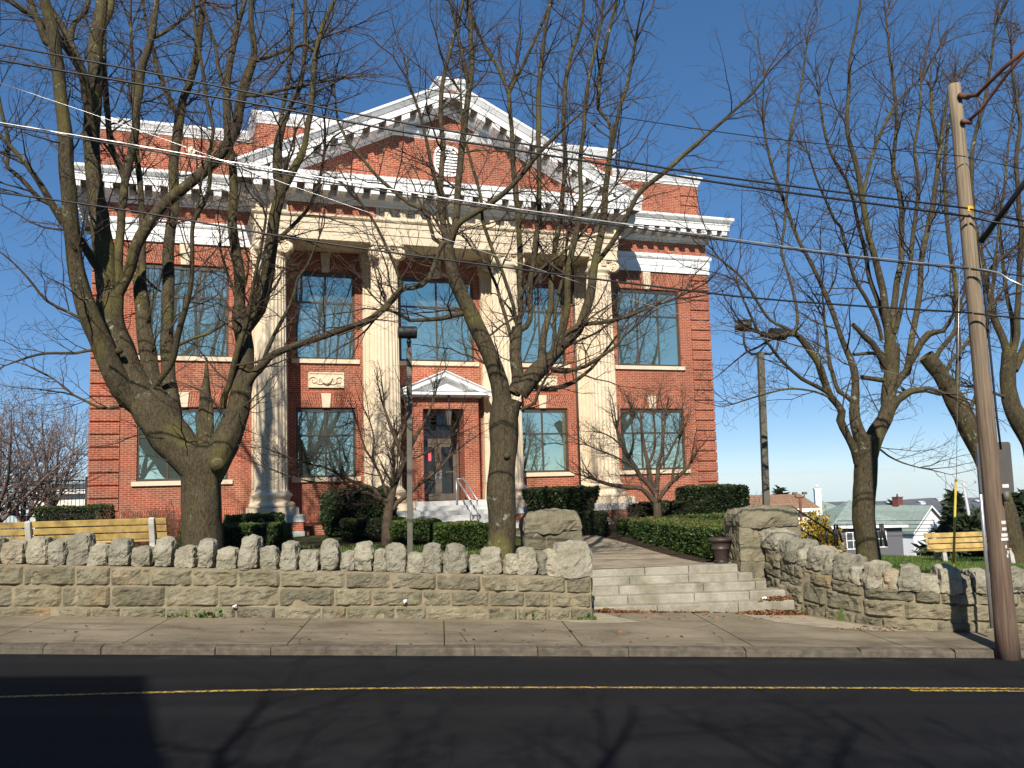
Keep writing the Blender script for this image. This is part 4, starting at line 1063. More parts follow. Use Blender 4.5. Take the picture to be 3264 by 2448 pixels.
# drifts of dead leaves
def leaf_drift(name, spots, n, seed):
    r = np.random.RandomState(seed); V = []; F = []; T = []
    for (ac, bc, ra, rb, zf, hmax), k in spots:
        for _ in range(k):
            t = 2*pi*r.rand(); q = sqrt(r.rand()); a = ac+ra*q*cos(t); b = bc+rb*q*sin(t)
            z = zf(a, b)+hmax*(1-q)*r.rand()+.006; c = ab(a, b, z); s = .022+.03*r.rand()
            u = r.randn(3); u[2] *= .35; u /= np.linalg.norm(u); w = np.cross(u, r.randn(3)*np.array([.5,.5,1])+np.array([0,0,1.])); w /= np.linalg.norm(w)
            o = len(V); V += [c-u*s, c+w*s*.6+np.array([0,0,.008]), c+u*s, c-w*s*.6]; F.append((o,o+1,o+2,o+3)); T.append(r.rand())
    return tag(np_mesh(name, V, F, M['deadleaf'], tint=T), kind='stuff')
M['deadleaf'] = leaf_mat('dead leaves', [(0,(0.075,0.03,0.014)),(0.5,(0.16,0.065,0.026)),(1,(0.27,0.14,0.06))], 0.8)
zst = lambda a, b: (.375 if b > 18.52 else walk_z(a, b))
leaf_drift('dead_leaves', [((6.5,18.35,.75,.2,zst,.10),650),((6.75,18.72,.35,.16,zst,.08),260),((3.15,18.42,.6,.10,zst,.09),380),((3.9,18.45,.5,.06,zst,.04),120),((4.9,18.46,.8,.05,zst,.03),110),((4.8,17.9,2.2,.5,walk_z,.0),40),((-2,15.6,7,.9,walk_z,.0),60),((7.9,16.6,.9,.25,walk_z,.02),60)], 0, 3)
# ================================================================ bare trees
class Tubes:            # many thin tubes into one mesh, as fast as plain Python allows
    def __init__(s): s.v = []; s.f = []
    def add(s, pts, rads, n, ridge=None):
        o = len(s.v); m = len(pts); up = None
        cs = [(cos(2*pi*k/n), sin(2*pi*k/n)) for k in range(n)]
        for i in range(m):
            p = pts[i]; a = pts[i-1] if i else p; b = pts[i+1] if i < m-1 else p
            dx, dy, dz = b[0]-a[0], b[1]-a[1], b[2]-a[2]; L = sqrt(dx*dx+dy*dy+dz*dz) or 1e-9; dx /= L; dy /= L; dz /= L
            if up is None: up = (1.0,0,0) if abs(dx) < .7 else (0,1.0,0)
            q = up[0]*dx+up[1]*dy+up[2]*dz; ux, uy, uz = up[0]-q*dx, up[1]-q*dy, up[2]-q*dz
            L = sqrt(ux*ux+uy*uy+uz*uz) or 1e-9; ux /= L; uy /= L; uz /= L; up = (ux,uy,uz)
            vx, vy, vz = dy*uz-dz*uy, dz*ux-dx*uz, dx*uy-dy*ux; r = rads[i]
            for c, s_ in cs:
              if ridge is not None:
                r = rads[i]*(1+.11*noise.noise(Vector((c*2.2+ridge, s_*2.2, p[2]*.9)))+.07*noise.noise(Vector((c*6+ridge, s_*6, p[2]*1.1)))+.04*noise.noise(Vector((c*9, s_*9, p[2]*4+ridge))))
              s.v.append((p[0]+r*(c*ux+s_*vx), p[1]+r*(c*uy+s_*vy), p[2]+r*(c*uz+s_*vz)))
        for i in range(m-1):
            for k in range(n): s.f.append((o+i*n+k, o+i*n+(k+1)%n, o+(i+1)*n+(k+1)%n, o+(i+1)*n+k))
    def build(s, name, mat, parent): 
        return keep(np_mesh(name, s.v, s.f, mat, smooth=True), parent)
def perp(d, rng):
    a = rng.uniform(0, 2*pi); u = Vector((1,0,0)) if abs(d.x) < .7 else Vector((0,1,0))
    u = (u-d*u.dot(d)).normalized(); v = d.cross(u); return u*cos(a)+v*sin(a)
def grow(tb, p, d, L, r, level, rng, P, acc=None):
    """one branch and, from it, the next order of branches"""
    seg = P['seg'][level]; n = max(2, int(L/seg)); pts = [tuple(p)]; rads = [r]; q = Vector(p); d = Vector(d).normalized(); st = L/n
    wob = P['wob'][level]; dirs = []
    for i in range(n):
        d = (d + Vector((rng.gauss(0,wob), rng.gauss(0,wob), rng.gauss(0,wob)+P['up'][level]))).normalized()
        q = q + d*st; pts.append(tuple(q)); rads.append(max(P['rmin'], r*(1-.8*(i+1)/n))); dirs.append(d.copy())
    tb.add(pts, rads, 4 if r > .012 else 3)
    if level >= P['levels']: return
    sp = P['space'][level]; t = sp*rng.uniform(.5,1.1) 
    while t < L*.97:
        i = min(n-1, int(t/st)); f = t/st-i; a = pts[i]; b = pts[i+1]
        pp = (a[0]+(b[0]-a[0])*f, a[1]+(b[1]-a[1])*f, a[2]+(b[2]-a[2])*f)
        ang = radians(rng.uniform(32, 62)); dd = dirs[i]*cos(ang)+perp(dirs[i], rng)*sin(ang)
        ll = min(P['len'][level+1]*rng.uniform(.45,1.15), (L-t)*.9+.12)
        grow(tb, pp, dd, ll, max(P['rmin'], rads[i]*.62), level+1, rng, P); t += sp*rng.uniform(.6,1.5)
MAPLE = dict(seg=[.24,.16,.11,.1], wob=[.17,.22,.26,.26], up=[.035,.03,.02,.02], rmin=.0031, levels=2, space=[.25,.2,.2], len=[2.0,.85,.36])
def catmull(pts, step):
    out = []
    n = len(pts)
    for i in range(n-1):
        p0, p1, p2, p3 = pts[max(0,i-1)], pts[i], pts[i+1], pts[min(n-1,i+2)]
        L = np.linalg.norm(p2[:3]-p1[:3]); k = max(1, int(L/step))
        for j in range(k):
            t = j/k; out.append(.5*((2*p1)+(-p0+p2)*t+(2*p0-5*p1+4*p2-p3)*t*t+(-p0+3*p1-3*p2+p3)*t**3))
    out.append(pts[-1]); return out
def traced_tree(name, label, b0, table, seed, barkm, twigm, P, zbase, dens=1.0, leaders=3, group=None, first_t=.25, l1=1.0, slope=.30, knobs=()):
    """limbs measured from the photograph as x,y,width; depth is given to each limb by its own lean towards or away from the street"""
    rng = random.Random(seed); limbs = []; tw = Tubes(); tr = Tubes()
    rows = [r.strip() for r in table.strip().split('\n') if r.strip()]
    root = None
    for ri, row in enumerate(rows):
        hd, body = row.split(':'); nm = hd.split('/'); key = nm[0]; par = nm[1] if len(nm) > 1 and nm[1] else None
        lean = float(nm[2]) if len(nm) > 2 else rng.uniform(-slope, slope)
        px = [tuple(map(float, t.split(','))) for t in body.split()]
        b = b0
        if par:
            Lp = [l for l in limbs if l['k'] == par][0]
            j = min(range(len(Lp['px'])), key=lambda i: (Lp['px'][i][0]-px[0][0])**2+(Lp['px'][i][1]-px[0][1])**2); b = Lp['b'][j]
        pts = []; ws = [p[2] if len(p) > 2 else None for p in px]
        if ws[0] is None: ws[0] = 8
        if ws[-1] is None: ws[-1] = max(2.2, ws[0]*.35)
        known = [i for i, w in enumerate(ws) if w is not None]
        for i in range(len(ws)):
            if ws[i] is None:
                lo = max(k for k in known if k < i); hi = min(k for k in known if k > i); ws[i] = ws[lo]+(ws[hi]-ws[lo])*(i-lo)/(hi-lo)
        arc = 0; prev = None; fine = []
        for (x, y, *_), w in zip(px, ws):
            if prev: arc += hypot(x-prev[0], y-prev[1])
            prev = (x, y); bb = b + lean*arc*K/2962*b0*(1-.25*min(1, arc/900))
            p = at(x, y, bb); fine.append(np.array([*p, w*K/2/2962*bb, x, y, bb]))
        fine = catmull(fine, .16)
        if ri == 0:
            e = fine[0].copy(); e[2] = zbase-.15; e[3] *= 1.25; fine.insert(0, e)
        ps = []; rs = []
        for i, q in enumerate(fine):
            r = max(.006, q[3]); s_ = .10*r
            wv = Vector((noise.noise(Vector((q[0]*1.3, q[2]*1.3, seed))), noise.noise(Vector((q[2]*1.3, seed, q[0]))), 0))*min(.05, r*.5)
            ps.append((q[0]+wv.x, q[1]+wv.y, q[2])); rs.append(r*(1+.09*noise.noise(Vector((q[0]*2, q[2]*2, seed+5)))))
        big = rs[0] > .045
        tr.add(ps, rs, 28 if rs[0] > .15 else (12 if big else 6), seed+ri if rs[0] > .06 else None)
        limbs.append(dict(k=key, px=[(q[4], q[5]) for q in fine], b=[q[6] for q in fine], p=ps, r=rs, noshoot=key.startswith('x')))
    root = thing(name, label, 'tree', (limbs[0]['p'][0][0], limbs[0]['p'][0][1], zbase), 0, group)
    for li, l in enumerate(limbs):
        if l['noshoot']: continue
        ps, rs = l['p'], l['r']; tot = 0; seglen = []
        for a, b in zip(ps, ps[1:]): seglen.append(sqrt(sum((a[i]-b[i])**2 for i in range(3)))); 
        tot = sum(seglen); acc = 0; nxt = tot*(first_t if li else .97)
        for i, s in enumerate(seglen):
            acc += s
            while nxt < acc:
                d = (Vector(ps[i+1])-Vector(ps[i])).normalized(); ang = radians(rng.uniform(38,72))
                dd = d*cos(ang)+perp(d, rng)*sin(ang)
                if dd.z < -.35: dd.z *= -.3
                L = l1*P['len'][0]*rng.uniform(.35,1.1)*(.55+.45*min(1, (tot-acc)/2.0+.3)); r = min(rs[i]*.42, .007+.0075*L)
                grow(tw, ps[i], dd, L, max(.006, r), 0, rng, P); nxt += rng.uniform(.16,.55)/dens
        if leaders and tot > .6 and rs[-1] < .16:
            d = (Vector(ps[-1])-Vector(ps[-2])).normalized()
            for k in range(leaders):
                dd = d + perp(d, rng)*rng.uniform(.1,.55); grow(tw, ps[-1], dd, l1*P['len'][0]*rng.uniform(.7,1.25), max(.007, min(.03, rs[-1]*.8)), 0, rng, P)
    for (x, y, b, r) in knobs:
        p = at(x, y, b); tr.add([tuple(p-SN*r*1.0), tuple(p-SN*r*.85), tuple(p-SN*r*.4), tuple(p+SN*r)], [.004, r*.55, r, r*.8], 12)
    tr.build('trunk', barkm, root); tw.build('crown', twigm, root)
    return root
T1 = """
t//0: 437,1200,84 437,1110,80 437,1050,80 432,1005,88
L/t/.05: 437,1030,62 405,990,74 365,935,84 335,890,88 312,862,78
a/L/-.25: 318,885,50 275,860,42 254,820,46 236,784,45 212,730,45 194,682,45 176,630,38 162,560,33 154,470,33 149,407,32 143,345,31 139,288,29 130,192,27 118,96,26 103,30,24 94,-25,22
a2/a/-.1: 118,100,18 98,90,15 82,48,14 67,8,12 58,-25,10
b/L/.1: 325,885,60 292,832,58 264,775,58 250,730,56 240,692,55 236,640,55
b2/b/.12: 237,665,48 229,600,46 225,544,42 214,462,38 205,407,33 197,345,32 195,288,33 202,192,33 209,96,30 214,50,28 217,0,22 219,-30,20
b2c/b2/.3: 210,75,20 226,45,18 236,22,17 241,-15,15
b1/b/-.35: 240,650,20 228,605,19 190,545,18 160,500,17 141,485,16 108,436,15 59,358,11 0,292,8 -40,250,6
b1b/b1/-.2: 141,489,14 124,449,12 82,428,11 45,385,10 16,361,9 20,310,8 3,240,7 -10,160,6
b4/b2/-.4: 200,300,22 181,172,20 163,134,19 139,96,18 110,66,16 72,34,14 30,8,12 5,-10,10
b5/b2/.25: 190,190,18 158,106,17 140,70,16 125,43,15 96,0,12 85,-25,11
b6/b5/.3: 152,100,14 160,50,12 182,25,11 195,-15,10
b3/b/-.15: 245,650,26 272,597,24 296,532,26 327,477,26 360,438,25 400,405,24 441,371,24 480,330,25 507,283,25 516,235,23 538,158,21 547,120,15 543,48,12 543,-20,10
b3b/b3/.2: 538,135,10 575,124,9 610,110,8 690,85,6
b3c/b3/-.2: 530,206,9 557,206,9 590,198,8 660,184,6 720,172,4
b7/b/.2: 250,640,22 256,560,19 259,507,17 263,450,17 268,430,18 271,384,17
b7a/b7/.3: 270,390,13 256,352,13 245,331,13 236,290,12 232,250,12 227,190,12 226,120,10 224,40,8 222,-20,7
b7b/b7/-.1: 271,388,17 282,345,17 288,319,17 293,270,18 294,233,19 298,202,19 307,150,17 317,115,16 328,75,15 331,48,14 338,0,12 341,-25,11
b7c/b7b/.3: 322,85,10 350,72,9 384,48,8 410,24,7 440,5,6
L3/L/.25: 345,905,40 330,840,38 322,790,37 314,740,34 310,692,32 305,640,30 298,596,26
L3b/L3/.2: 306,650,16 309,544,14 306,462,13 303,400,13 296,332,12 290,240,10 287,150,8 283,60,6
L4/L/.35: 375,930,42 368,850,34 361,784,28 361,692,26 361,620,24 363,560,25 368,510,23 373,462,22 376,364,21 382,285,20 386,250,20
L4a/L4/.2: 386,255,13 372,225,12 360,201,11 348,170,10 340,152,10 333,110,8 318,60,6 310,10,5
L4b/L4/-.15: 386,256,18 396,215,17 408,188,16 418,145,16 428,90,16 435,48,15 437,0,13 438,-25,12
L5/L/-.35: 330,842,15 350,815,14 370,784,14 384,729,14 402,668,12 413,615,10 415,544,9 418,482,9 441,440,9 452,400,9 453,350,9 451,332,8 461,283,8 448,224,8 438,155,8 425,80,8 418,0,7 415,-30,6
L5b/L5/-.3: 386,745,7 420,730,6 453,719,6 480,703,5 497,694,4
L5c/L5/-.2: 418,490,7 430,430,6 437,380,5 470,330,4
xs/t/.05: 440,1000,46 443,946,34 443,900,26 443,853,22 446,815,11 446,772,3
xs3/t/.03: 452,960,24 455,900,14 457,862,5
R/t/-.05: 440,1050,62 462,1005,60 486,960,56 502,920,50 513,890,47 523,835,43 531,790,39 530,745,37 518,692,35 517,660,28
R1/R/.15: 518,675,24 518,622,24 513,576,23 510,560,23 505,500,21 503,462,20 503,364,18 494,300,17 490,240,17 490,192,16 504,96,14 514,50,12 526,14,10 535,-20,9
R1b/R1/.3: 492,210,10 474,150,9 466,105,8 452,60,7 440,10,6
R2/R/-.2: 528,710,32 543,690,31 560,668,30 573,625,27 583,590,26 585,548,28 590,497,27 596,463,26 604,421,24 606,407,24
R2a/R2/.1: 606,415,22 600,385,22 599,360,22 601,325,20 603,300,18 612,262,13 616,256,12 632,215,11 646,192,10 657,130,9 660,60,9 659,0,8 659,-20,7
R2b/R2/-.15: 606,415,20 618,396,20 630,375,20 651,334,17 658,310,14 665,270,13 671,239,12 677,180,12 680,128,12 690,80,11 697,55,10 723,0,8 735,-20,7
R2c/R2a/.25: 603,320,10 608,250,9 618,200,9 624,162,9 629,110,8 631,60,8 633,-10,7
R2d/R2b/-.2: 680,110,9 660,95,8 640,100,7 615,130,5
R3/R/-.3: 481,880,14 486,850,13 495,830,13 505,790,14 513,761,14 528,712,11 540,660,9 548,610,8 560,560,7 575,470,6
R4/R/-.35: 523,850,26 535,825,22 548,808,19 560,798,18 583,770,16 610,757,15 638,747,16 700,726,15 760,705,14 800,688,13 832,662,12 852,640,11 868,620,9 855,580,7 815,492,6 780,440,5
R4b/R4/-.3: 565,790,10 578,755,9 592,724,8 610,690,8 624,664,7 636,630,7 644,600,6 664,575,5 690,510,4
R5/R/.3: 530,720,14 545,660,13 556,610,12 575,555,11 600,520,10 640,480,9 672,440,8 690,390,7 700,330,6
la/a/-.2: 216,755,8 190,757,7 162,763,6 102,763,6 60,772,5 10,790,3
lb/L/-.1: 300,880,9 259,877,8 236,882,7 213,880,6 185,866,6 160,854,5
lc/a/-.3: 195,700,8 150,675,7 102,650,6 60,600,5 20,560,4 -20,530,3
"""
T2 = """
t//0: 1080,1205,68 1084,1150,62 1085,1100,61 1084,1050,62 1085,1000,60 1087,960,60 1093,900,64 1099,862,66
M1/t/-.1: 1092,890,44 1084,850,40 1077,825,38 1066,795,36 1056,765,35 1045,735,35 1030,705,36 1014,672,34 1000,645,32 990,622,30 979,598,28 972,565,25 968,538,24
a/M1/.15: 968,545,16 957,495,15 951,446,14 953,400,13 955,364,12 957,310,11 952,256,11 954,192,10 964,140,9 975,98,9 990,45,8 1000,0,7 1006,-25,6
b/M1/.25: 968,540,18 980,490,16 987,446,15 992,390,15 996,332,15 1003,270,14 1007,239,14 1013,200,13 1018,162,13 1017,100,12 1016,43,12 1011,0,11 1008,-25,10
b2/b/-.2: 1013,190,9 1002,140,9 992,90,8 982,40,7 970,0,6
c/M1/-.3: 968,530,15 987,485,14 1033,456,13 1060,440,12 1085,420,12 1120,385,11 1157,338,10 1190,305,8 1229,266,6 1260,240,4
d/M1/-.35: 966,520,13 955,528,12 944,550,12 936,578,12 926,602,12 911,616,12 890,622,11 872,623,10 840,660,8 810,690,6
e/M1/.1: 958,530,10 936,515,9 929,490,9 915,455,8 883,440,8 850,412,8 818,384,8 785,345,7 752,309,7 740,285,6 729,262,5 724,210,4
lo/M1/-.3: 1003,675,12 975,683,11 953,688,10 915,691,9 885,692,8 865,680,7 845,672,5
M2/t/.15: 1108,850,32 1116,829,30 1114,790,26 1114,765,25 1118,730,26 1120,708,24
f/M2/.2: 1119,720,13 1124,680,13 1124,603,12 1123,560,12 1122,517,12 1120,474,12 1115,430,13 1108,350,11 1105,293,10 1103,256,10 1099,197,9
f1/f/.2: 1099,205,8 1083,160,8 1065,128,8 1045,95,7 1031,64,7 1018,30,6 1005,0,5
f2/f/-.2: 1100,200,8 1112,175,8 1125,150,8 1142,115,7 1159,77,7 1175,40,6 1189,0,5
g/M2/-.1: 1120,716,14 1138,706,13 1146,690,12 1144,624,12 1150,580,12 1154,538,12 1160,500,12 1165,474,12 1165,430,11 1164,332,11 1163,214,11 1168,150,10 1173,107,9 1179,55,8 1190,0,7 1195,-20,6
h/M2/-.3: 1117,705,8 1108,660,8 1094,615,8 1082,580,8 1069,551,8 1056,515,8 1043,474,7 1040,430,7 1030,390,7 1017,348,6 1000,280,6 995,200,5
i/M2/.3: 1109,745,9 1098,705,8 1090,680,8 1080,650,8 1073,620,7 1064,598,7 1056,577,6 1040,555,5
M3/t/-.05: 1120,850,38 1138,824,38 1155,806,38 1171,791,36 1192,770,28 1210,750,26
j/M3/.2: 1170,790,18 1171,769,17 1173,745,16 1176,722,15 1182,695,14 1188,667,14 1191,625,13 1193,581,13 1199,540,12 1205,500,12 1211,460,11 1217,400,10 1220,340,10 1218,260,9 1223,171,9 1236,110,8 1253,64,7 1262,0,6
k/M3/-.15: 1205,755,20 1210,731,18 1216,700,17 1223,667,16 1227,620,15 1231,573,14 1238,540,14 1244,509,13 1250,470,12 1256,420,11 1253,350,10 1262,270,9 1268,190,8 1285,110,7 1300,40,6
l/M3/.1: 1212,748,24 1232,730,23 1248,714,22 1262,678,21 1274,637,20 1281,600,18 1287,560,17 1292,530,16 1298,500,16 1305,457,15 1309,410,13 1314,364,12 1318,320,10 1321,282,9 1313,262,9 1292,235,10 1292,200,10 1296,162,11 1305,115,10 1313,77,9 1322,45,8 1330,10,7 1336,-20,6
l2/l/-.25: 1316,345,10 1325,300,9 1337,240,9 1350,200,8 1362,150,7 1372,90,6
m/l/-.3: 1285,572,12 1303,550,12 1321,526,12 1346,483,12 1362,452,11 1376,425,11 1400,400,11 1425,381,11 1452,358,10 1474,337,10 1508,308,9 1540,280,8 1580,245,7 1627,200,6 1650,170,5
n/M3/-.3: 1205,742,14 1225,718,11 1248,705,10 1270,700,9 1299,697,9 1340,688,8 1376,675,7 1415,660,6 1457,645,5
o/M3/-.35: 1190,800,10 1223,803,9 1245,797,9 1265,791,9 1283,780,8 1299,769,8 1316,758,7 1329,748,7 1346,727,5
p/M3/.25: 1150,835,12 1180,842,10 1210,836,10 1240,825,10 1260,810,8 1278,795,7 1310,755,6 1340,715,4
q/M3/.3: 1180,790,9 1197,740,9 1197,680,8 1205,645,8 1214,611,8 1222,570,7 1225,520,6 1240,450,5
r/t/-.3: 1125,885,9 1154,872,8 1165,840,7 1180,815,5
s/M2/-.2: 1125,640,8 1150,600,7 1188,565,7 1230,535,7 1268,490,6 1300,440,5 1330,400,4
u/a/-.25: 952,430,9 935,370,8 920,300,7 905,240,6 880,170,5
"""
T3 = """
t//0: 1878,1216,56 1873,1165,48 1869,1120,46 1867,1060,47 1871,1010,50 1876,970,56 1880,945,60
A/t/-.3: 1853,1000,20 1846,975,18 1833,948,17 1822,925,18 1816,908,18 1820,888,17 1808,872,16 1795,858,15 1784,830,15 1775,798,15 1762,775,15 1744,752,14 1732,735,14 1718,721,13 1700,722,11 1684,726,11
A1/A/-.2: 1716,718,8 1690,705,7 1662,690,6 1632,645,6 1605,603,5 1580,580,5 1555,560,4
A4/A/.2: 1716,716,8 1722,700,7 1723,680,7 1716,640,7 1708,613,7 1696,575,6 1688,541,6 1692,505,6 1697,460,6 1700,404,6 1703,350,6 1706,294,6 1716,245,5 1727,202,5 1743,99,4
A2/A/-.3: 1800,862,11 1786,847,10 1775,840,10 1755,830,9 1734,819,9 1712,801,8 1692,783,8 1678,768,7 1667,752,7 1652,733,6 1636,711,6 1612,660,5 1590,608,4
A3/A/-.35: 1800,862,6 1760,846,5 1703,840,5 1640,855,4 1584,873,3
B/t/.1: 1868,960,30 1858,940,28 1852,920,26 1848,890,24 1847,870,20 1847,840,16 1847,809,15 1842,790,14 1836,773,14 1822,740,12 1811,711,11 1797,672,11 1785,639,10 1770,605,9 1754,572,9 1740,548,8 1728,526,8 1717,500,8 1708,474,8 1698,448,8 1676,386,7 1660,330,6 1650,270,5
B1/B/.2: 1846,870,12 1828,855,10 1811,845,10 1800,810,9 1790,770,8 1786,725,7 1780,690,6
C/t/.15: 1885,960,42 1897,930,38 1910,905,34 1919,880,32 1922,840,32 1924,809,32 1924,775,33 1924,745,34
C1/C/-.1: 1922,755,20 1917,715,20 1914,690,19 1911,655,17 1908,629,16 1898,590,15 1888,552,14 1877,510,14 1867,460,13 1861,420,12 1856,386,12 1842,330,10 1830,276,9 1833,200,8 1837,129,7 1850,60,6 1859,0,5
C2/C/.25: 1925,750,18 1929,680,17 1935,640,15 1939,603,14 1946,560,13 1949,533,12 1949,490,12 1948,441,12 1938,400,11 1929,368,10 1933,310,9 1937,257,8 1930,180,7 1922,118,6 1914,40,5
C3/C/.35: 1930,830,20 1945,815,18 1960,804,17 1966,770,15 1970,732,14 1979,680,13 1986,629,13 1990,580,12 1995,533,12 2006,480,12 2018,423,11 2026,360,11 2033,310,9 2040,250,7 2050,190,6
C3b/C3/.2: 2031,325,8 2020,285,8 2014,250,8 2012,195,7
C4/C1/.3: 1862,440,9 1872,390,8 1889,320,8 1910,270,7 1933,228,6 1962,195,6 1988,169,5 2012,132,5 2032,99,4
C5/C/-.3: 1905,735,9 1893,690,9 1868,640,9 1847,603,8 1830,545,8 1816,490,7 1804,478,7 1783,430,6 1764,386,5 1745,330,4
C6/C/-.1: 1932,720,12 1950,650,11 1962,590,10 1970,530,10 1978,470,9 1985,400,8 1975,330,7 1985,260,6 1990,180,5
C7/C/.1: 1920,740,12 1900,660,11 1878,600,10 1868,540,9 1850,470,8 1838,410,8 1800,340,7 1780,280,6 1770,210,5
xa/C/-.4: 1910,800,16 1898,762,15 1885,742,14 1867,726,13 1855,713,11 1842,701,10
xb/C/-.4: 1912,822,12 1885,818,11 1862,815,11
xc/C/-.2: 1915,764,9 1880,763,8 1844,766,7
D/C/-.3: 1922,890,18 1939,865,17 1955,852,16 1965,845,14 1985,842,11 2006,838,9 2040,850,6
D2/C/-.2: 1926,850,14 1945,820,13 1960,795,13 1975,770,14 1990,740,15 2006,721,16 2020,717,13 2037,714,10 2060,680,8 2080,640,6
E/t/-.3: 1895,965,6 1920,985,5 1950,1000,4 1985,1010,3
"""
T4 = """
t//0: 2190,1195,52 2170,1110,50 2150,1045,49 2128,990,48 2104,947,47 2082,900,45 2063,865,42 2047,838,39 2032,809,36 2017,786,36 2003,768,34
u1/t/.1: 2018,790,13 2028,760,11 2048,735,10 2066,708,10 2068,670,10 2065,629,10 2060,590,10 2053,541,9 2047,490,9 2043,441,9 2040,368,8 2046,290,7 2060,210,5
u2/t/.2: 2066,868,11 2068,834,11 2070,780,11 2070,732,11 2066,690,10
u3/t/-.2: 2050,845,8 2030,852,7 2000,845,6 1970,850,4
u4/t/.3: 2085,905,9 2110,850,9 2125,790,8 2130,720,8 2142,640,7 2150,560,6 2160,480,5
u5/t/-.2: 2040,820,9 2055,780,8 2085,745,8 2110,700,7 2140,660,6
"""
T5 = """
t//0: 2262,1195,50 2258,1100,46 2242,1010,43 2222,945,42 2200,905,40 2186,880,37 2179,845,35 2176,809,34 2179,780,33 2181,762,32
v1/t/.1: 2180,775,20 2168,740,17 2155,706,16 2142,655,15 2130,603,14 2121,560,13 2114,526,12 2106,490,11 2102,440,10 2098,368,10 2106,300,9 2125,230,8 2138,150,7 2150,60,5
v2/t/-.1: 2184,770,16 2196,721,14 2199,650,13 2202,577,12 2205,500,11 2200,420,10 2195,340,9 2203,260,8 2190,180,7 2185,100,5
v3/t/.2: 2190,800,18 2212,750,17 2235,700,16 2250,620,13 2260,540,11 2265,450,9
v4/t/.3: 2182,770,12 2188,700,10 2175,640,9 2165,560,8 2160,480,7 2170,400,6 2178,320,5 2190,230,4
v5/t/-.3: 2178,860,8 2150,850,7 2125,842,6 2105,835,4
v6/v1/-.3: 2128,600,9 2150,570,8 2180,545,7 2212,515,6 2240,480,5
"""
gz = lambda a, b: terrace(a, b)
def zb_at(x, y, b): p = to_ab(at(x, y, b)); return terrace(p[0], b)
traced_tree('maple_tree', 'massive bare maple with a split trunk and broken stub, beside the long left bench', 18.9, T1, 11, M['bark'], M['bark_twig'], MAPLE, zb_at(437,1200,18.9), dens=1.1, knobs=[(470,1003,18.55,.15),(257,758,18.6,.07)])
traced_tree('maple_tree', 'straight trunked bare maple behind the wall, in front of the entrance', 18.6, T2, 22, M['bark'], M['bark_twig'], MAPLE, zb_at(1080,1205,18.6), dens=1.15, knobs=[(1094,985,18.33,.06)])
traced_tree('maple_tree', 'bare maple on the green lawn with sawn limb stubs, left of the guy wire', 20.5, T3, 33, M['bark'], M['bark_twig'], MAPLE, zb_at(1878,1216,20.5), dens=1.4, knobs=[])
traced_tree('maple_tree', 'leaning bare maple with a rounded pruned end, behind the utility pole', 24.0, T4, 44, M['bark'], M['bark_twig'], MAPLE, zb_at(2190,1195,24.0), dens=1.4, leaders=5)
traced_tree('maple_tree', 'bare forked maple at the right edge, beyond the utility pole', 25.5, T5, 55, M['bark'], M['bark_twig'], MAPLE, zb_at(2262,1195,25.5), dens=1.6, leaders=5)
# ---- small ornamental trees
S1 = """
t//0: 836,1178,24 838,1120,21 842,1085,18 846,1062,17
a/t/.1: 846,1066,15 854,1042,14 863,1020,13 872,1003,12 866,975,11 857,956,10 850,940,9 844,925,8 838,905,7 830,880,5
a2/a/.2: 872,1000,9 880,975,8 892,955,8 902,935,8 914,918,6 925,895,5 935,870,4
b/t/-.2: 843,1078,10 834,1068,8 828,1046,7 822,1028,6 815,1013,6 802,990,5 790,972,5 780,945,4 775,925,3
c/t/-.3: 842,1085,12 828,1080,11 820,1078,11 810,1060,9 797,1052,9 785,1049,8 766,1042,7 740,1030,6 707,1012,5 670,1002,4 630,990,3
c2/t/-.35: 836,1092,10 815,1074,8 798,1066,8 780,1063,7 
c3/c/-.2: 760,1040,5 720,1045,4 680,1042,4 630,1030,3 575,1010,2.5
d/t/.1: 848,1100,12 857,1086,11 868,1078,10 880,1070,10 896,1054,8 908,1044,8 923,1034,8 938,1022,7 954,1008,6 969,988,5
e/a/-.1: 868,1000,6 885,992,5 896,990,4 929,972,4 969,946,3
f/t/.25: 846,1060,9 848,1030,8 852,1000,8 848,975,7 852,950,6
g/b/-.3: 815,1013,5 805,985,5 808,950,4 800,915,3
h/a/.3: 860,960,6 872,925,5 880,890,4 
"""
S2 = """
t//0: 1419,1128,21 1418,1105,18 1418,1087,17
a/t/-.2: 1414,1085,13 1406,1076,12 1396,1064,11 1386,1056,10 1371,1053,10 1357,1053,10 1340,1050,9 1318,1047,8 1291,1039,7
b/t/-.1: 1417,1068,13 1407,1053,12 1395,1040,11 1383,1029,10 1374,1012,10 1367,999,10 1359,988,9 1353,980,9 1346,966,8 1341,957,8 1333,930,6
c/t/.1: 1413,1060,11 1404,1035,11 1402,1020,11 1401,1010,10 1398,992,9 1392,970,8 1388,945,7 1385,915,5
d/t/.2: 1419,1060,11 1419,1041,11 1421,1025,10 1422,1010,9 1426,993,8 1430,980,8 1432,950,7 1436,915,5
e/t/.0: 1424,1078,10 1427,1072,9 1438,1058,9 1449,1044,9 1460,1034,8 1471,1025,8 1480,1015,7 1487,1006,6
f/b/-.3: 1375,1015,6 1355,1000,5 1340,992,5 1324,984,4 1300,975,4 1270,962,3
g/e/.2: 1452,1042,6 1455,1015,6 1462,985,5 1468,950,4
h/d/-.2: 1422,1015,6 1440,990,6 1455,960,5 1470,930,4
i/c/.3: 1400,1005,6 1412,975,6 1415,940,5 1412,900,4
j/b/.2: 1360,990,6 1368,955,5 1365,920,4 
k/b/-.2: 1345,965,5 1322,945,4 1300,935,3
"""
CHERRY = dict(seg=[.14,.1,.08], wob=[.10,.13,.16], up=[.05,.05,.04], rmin=.0036, levels=2, space=[.13,.13,.14], len=[.95,.5,.24])
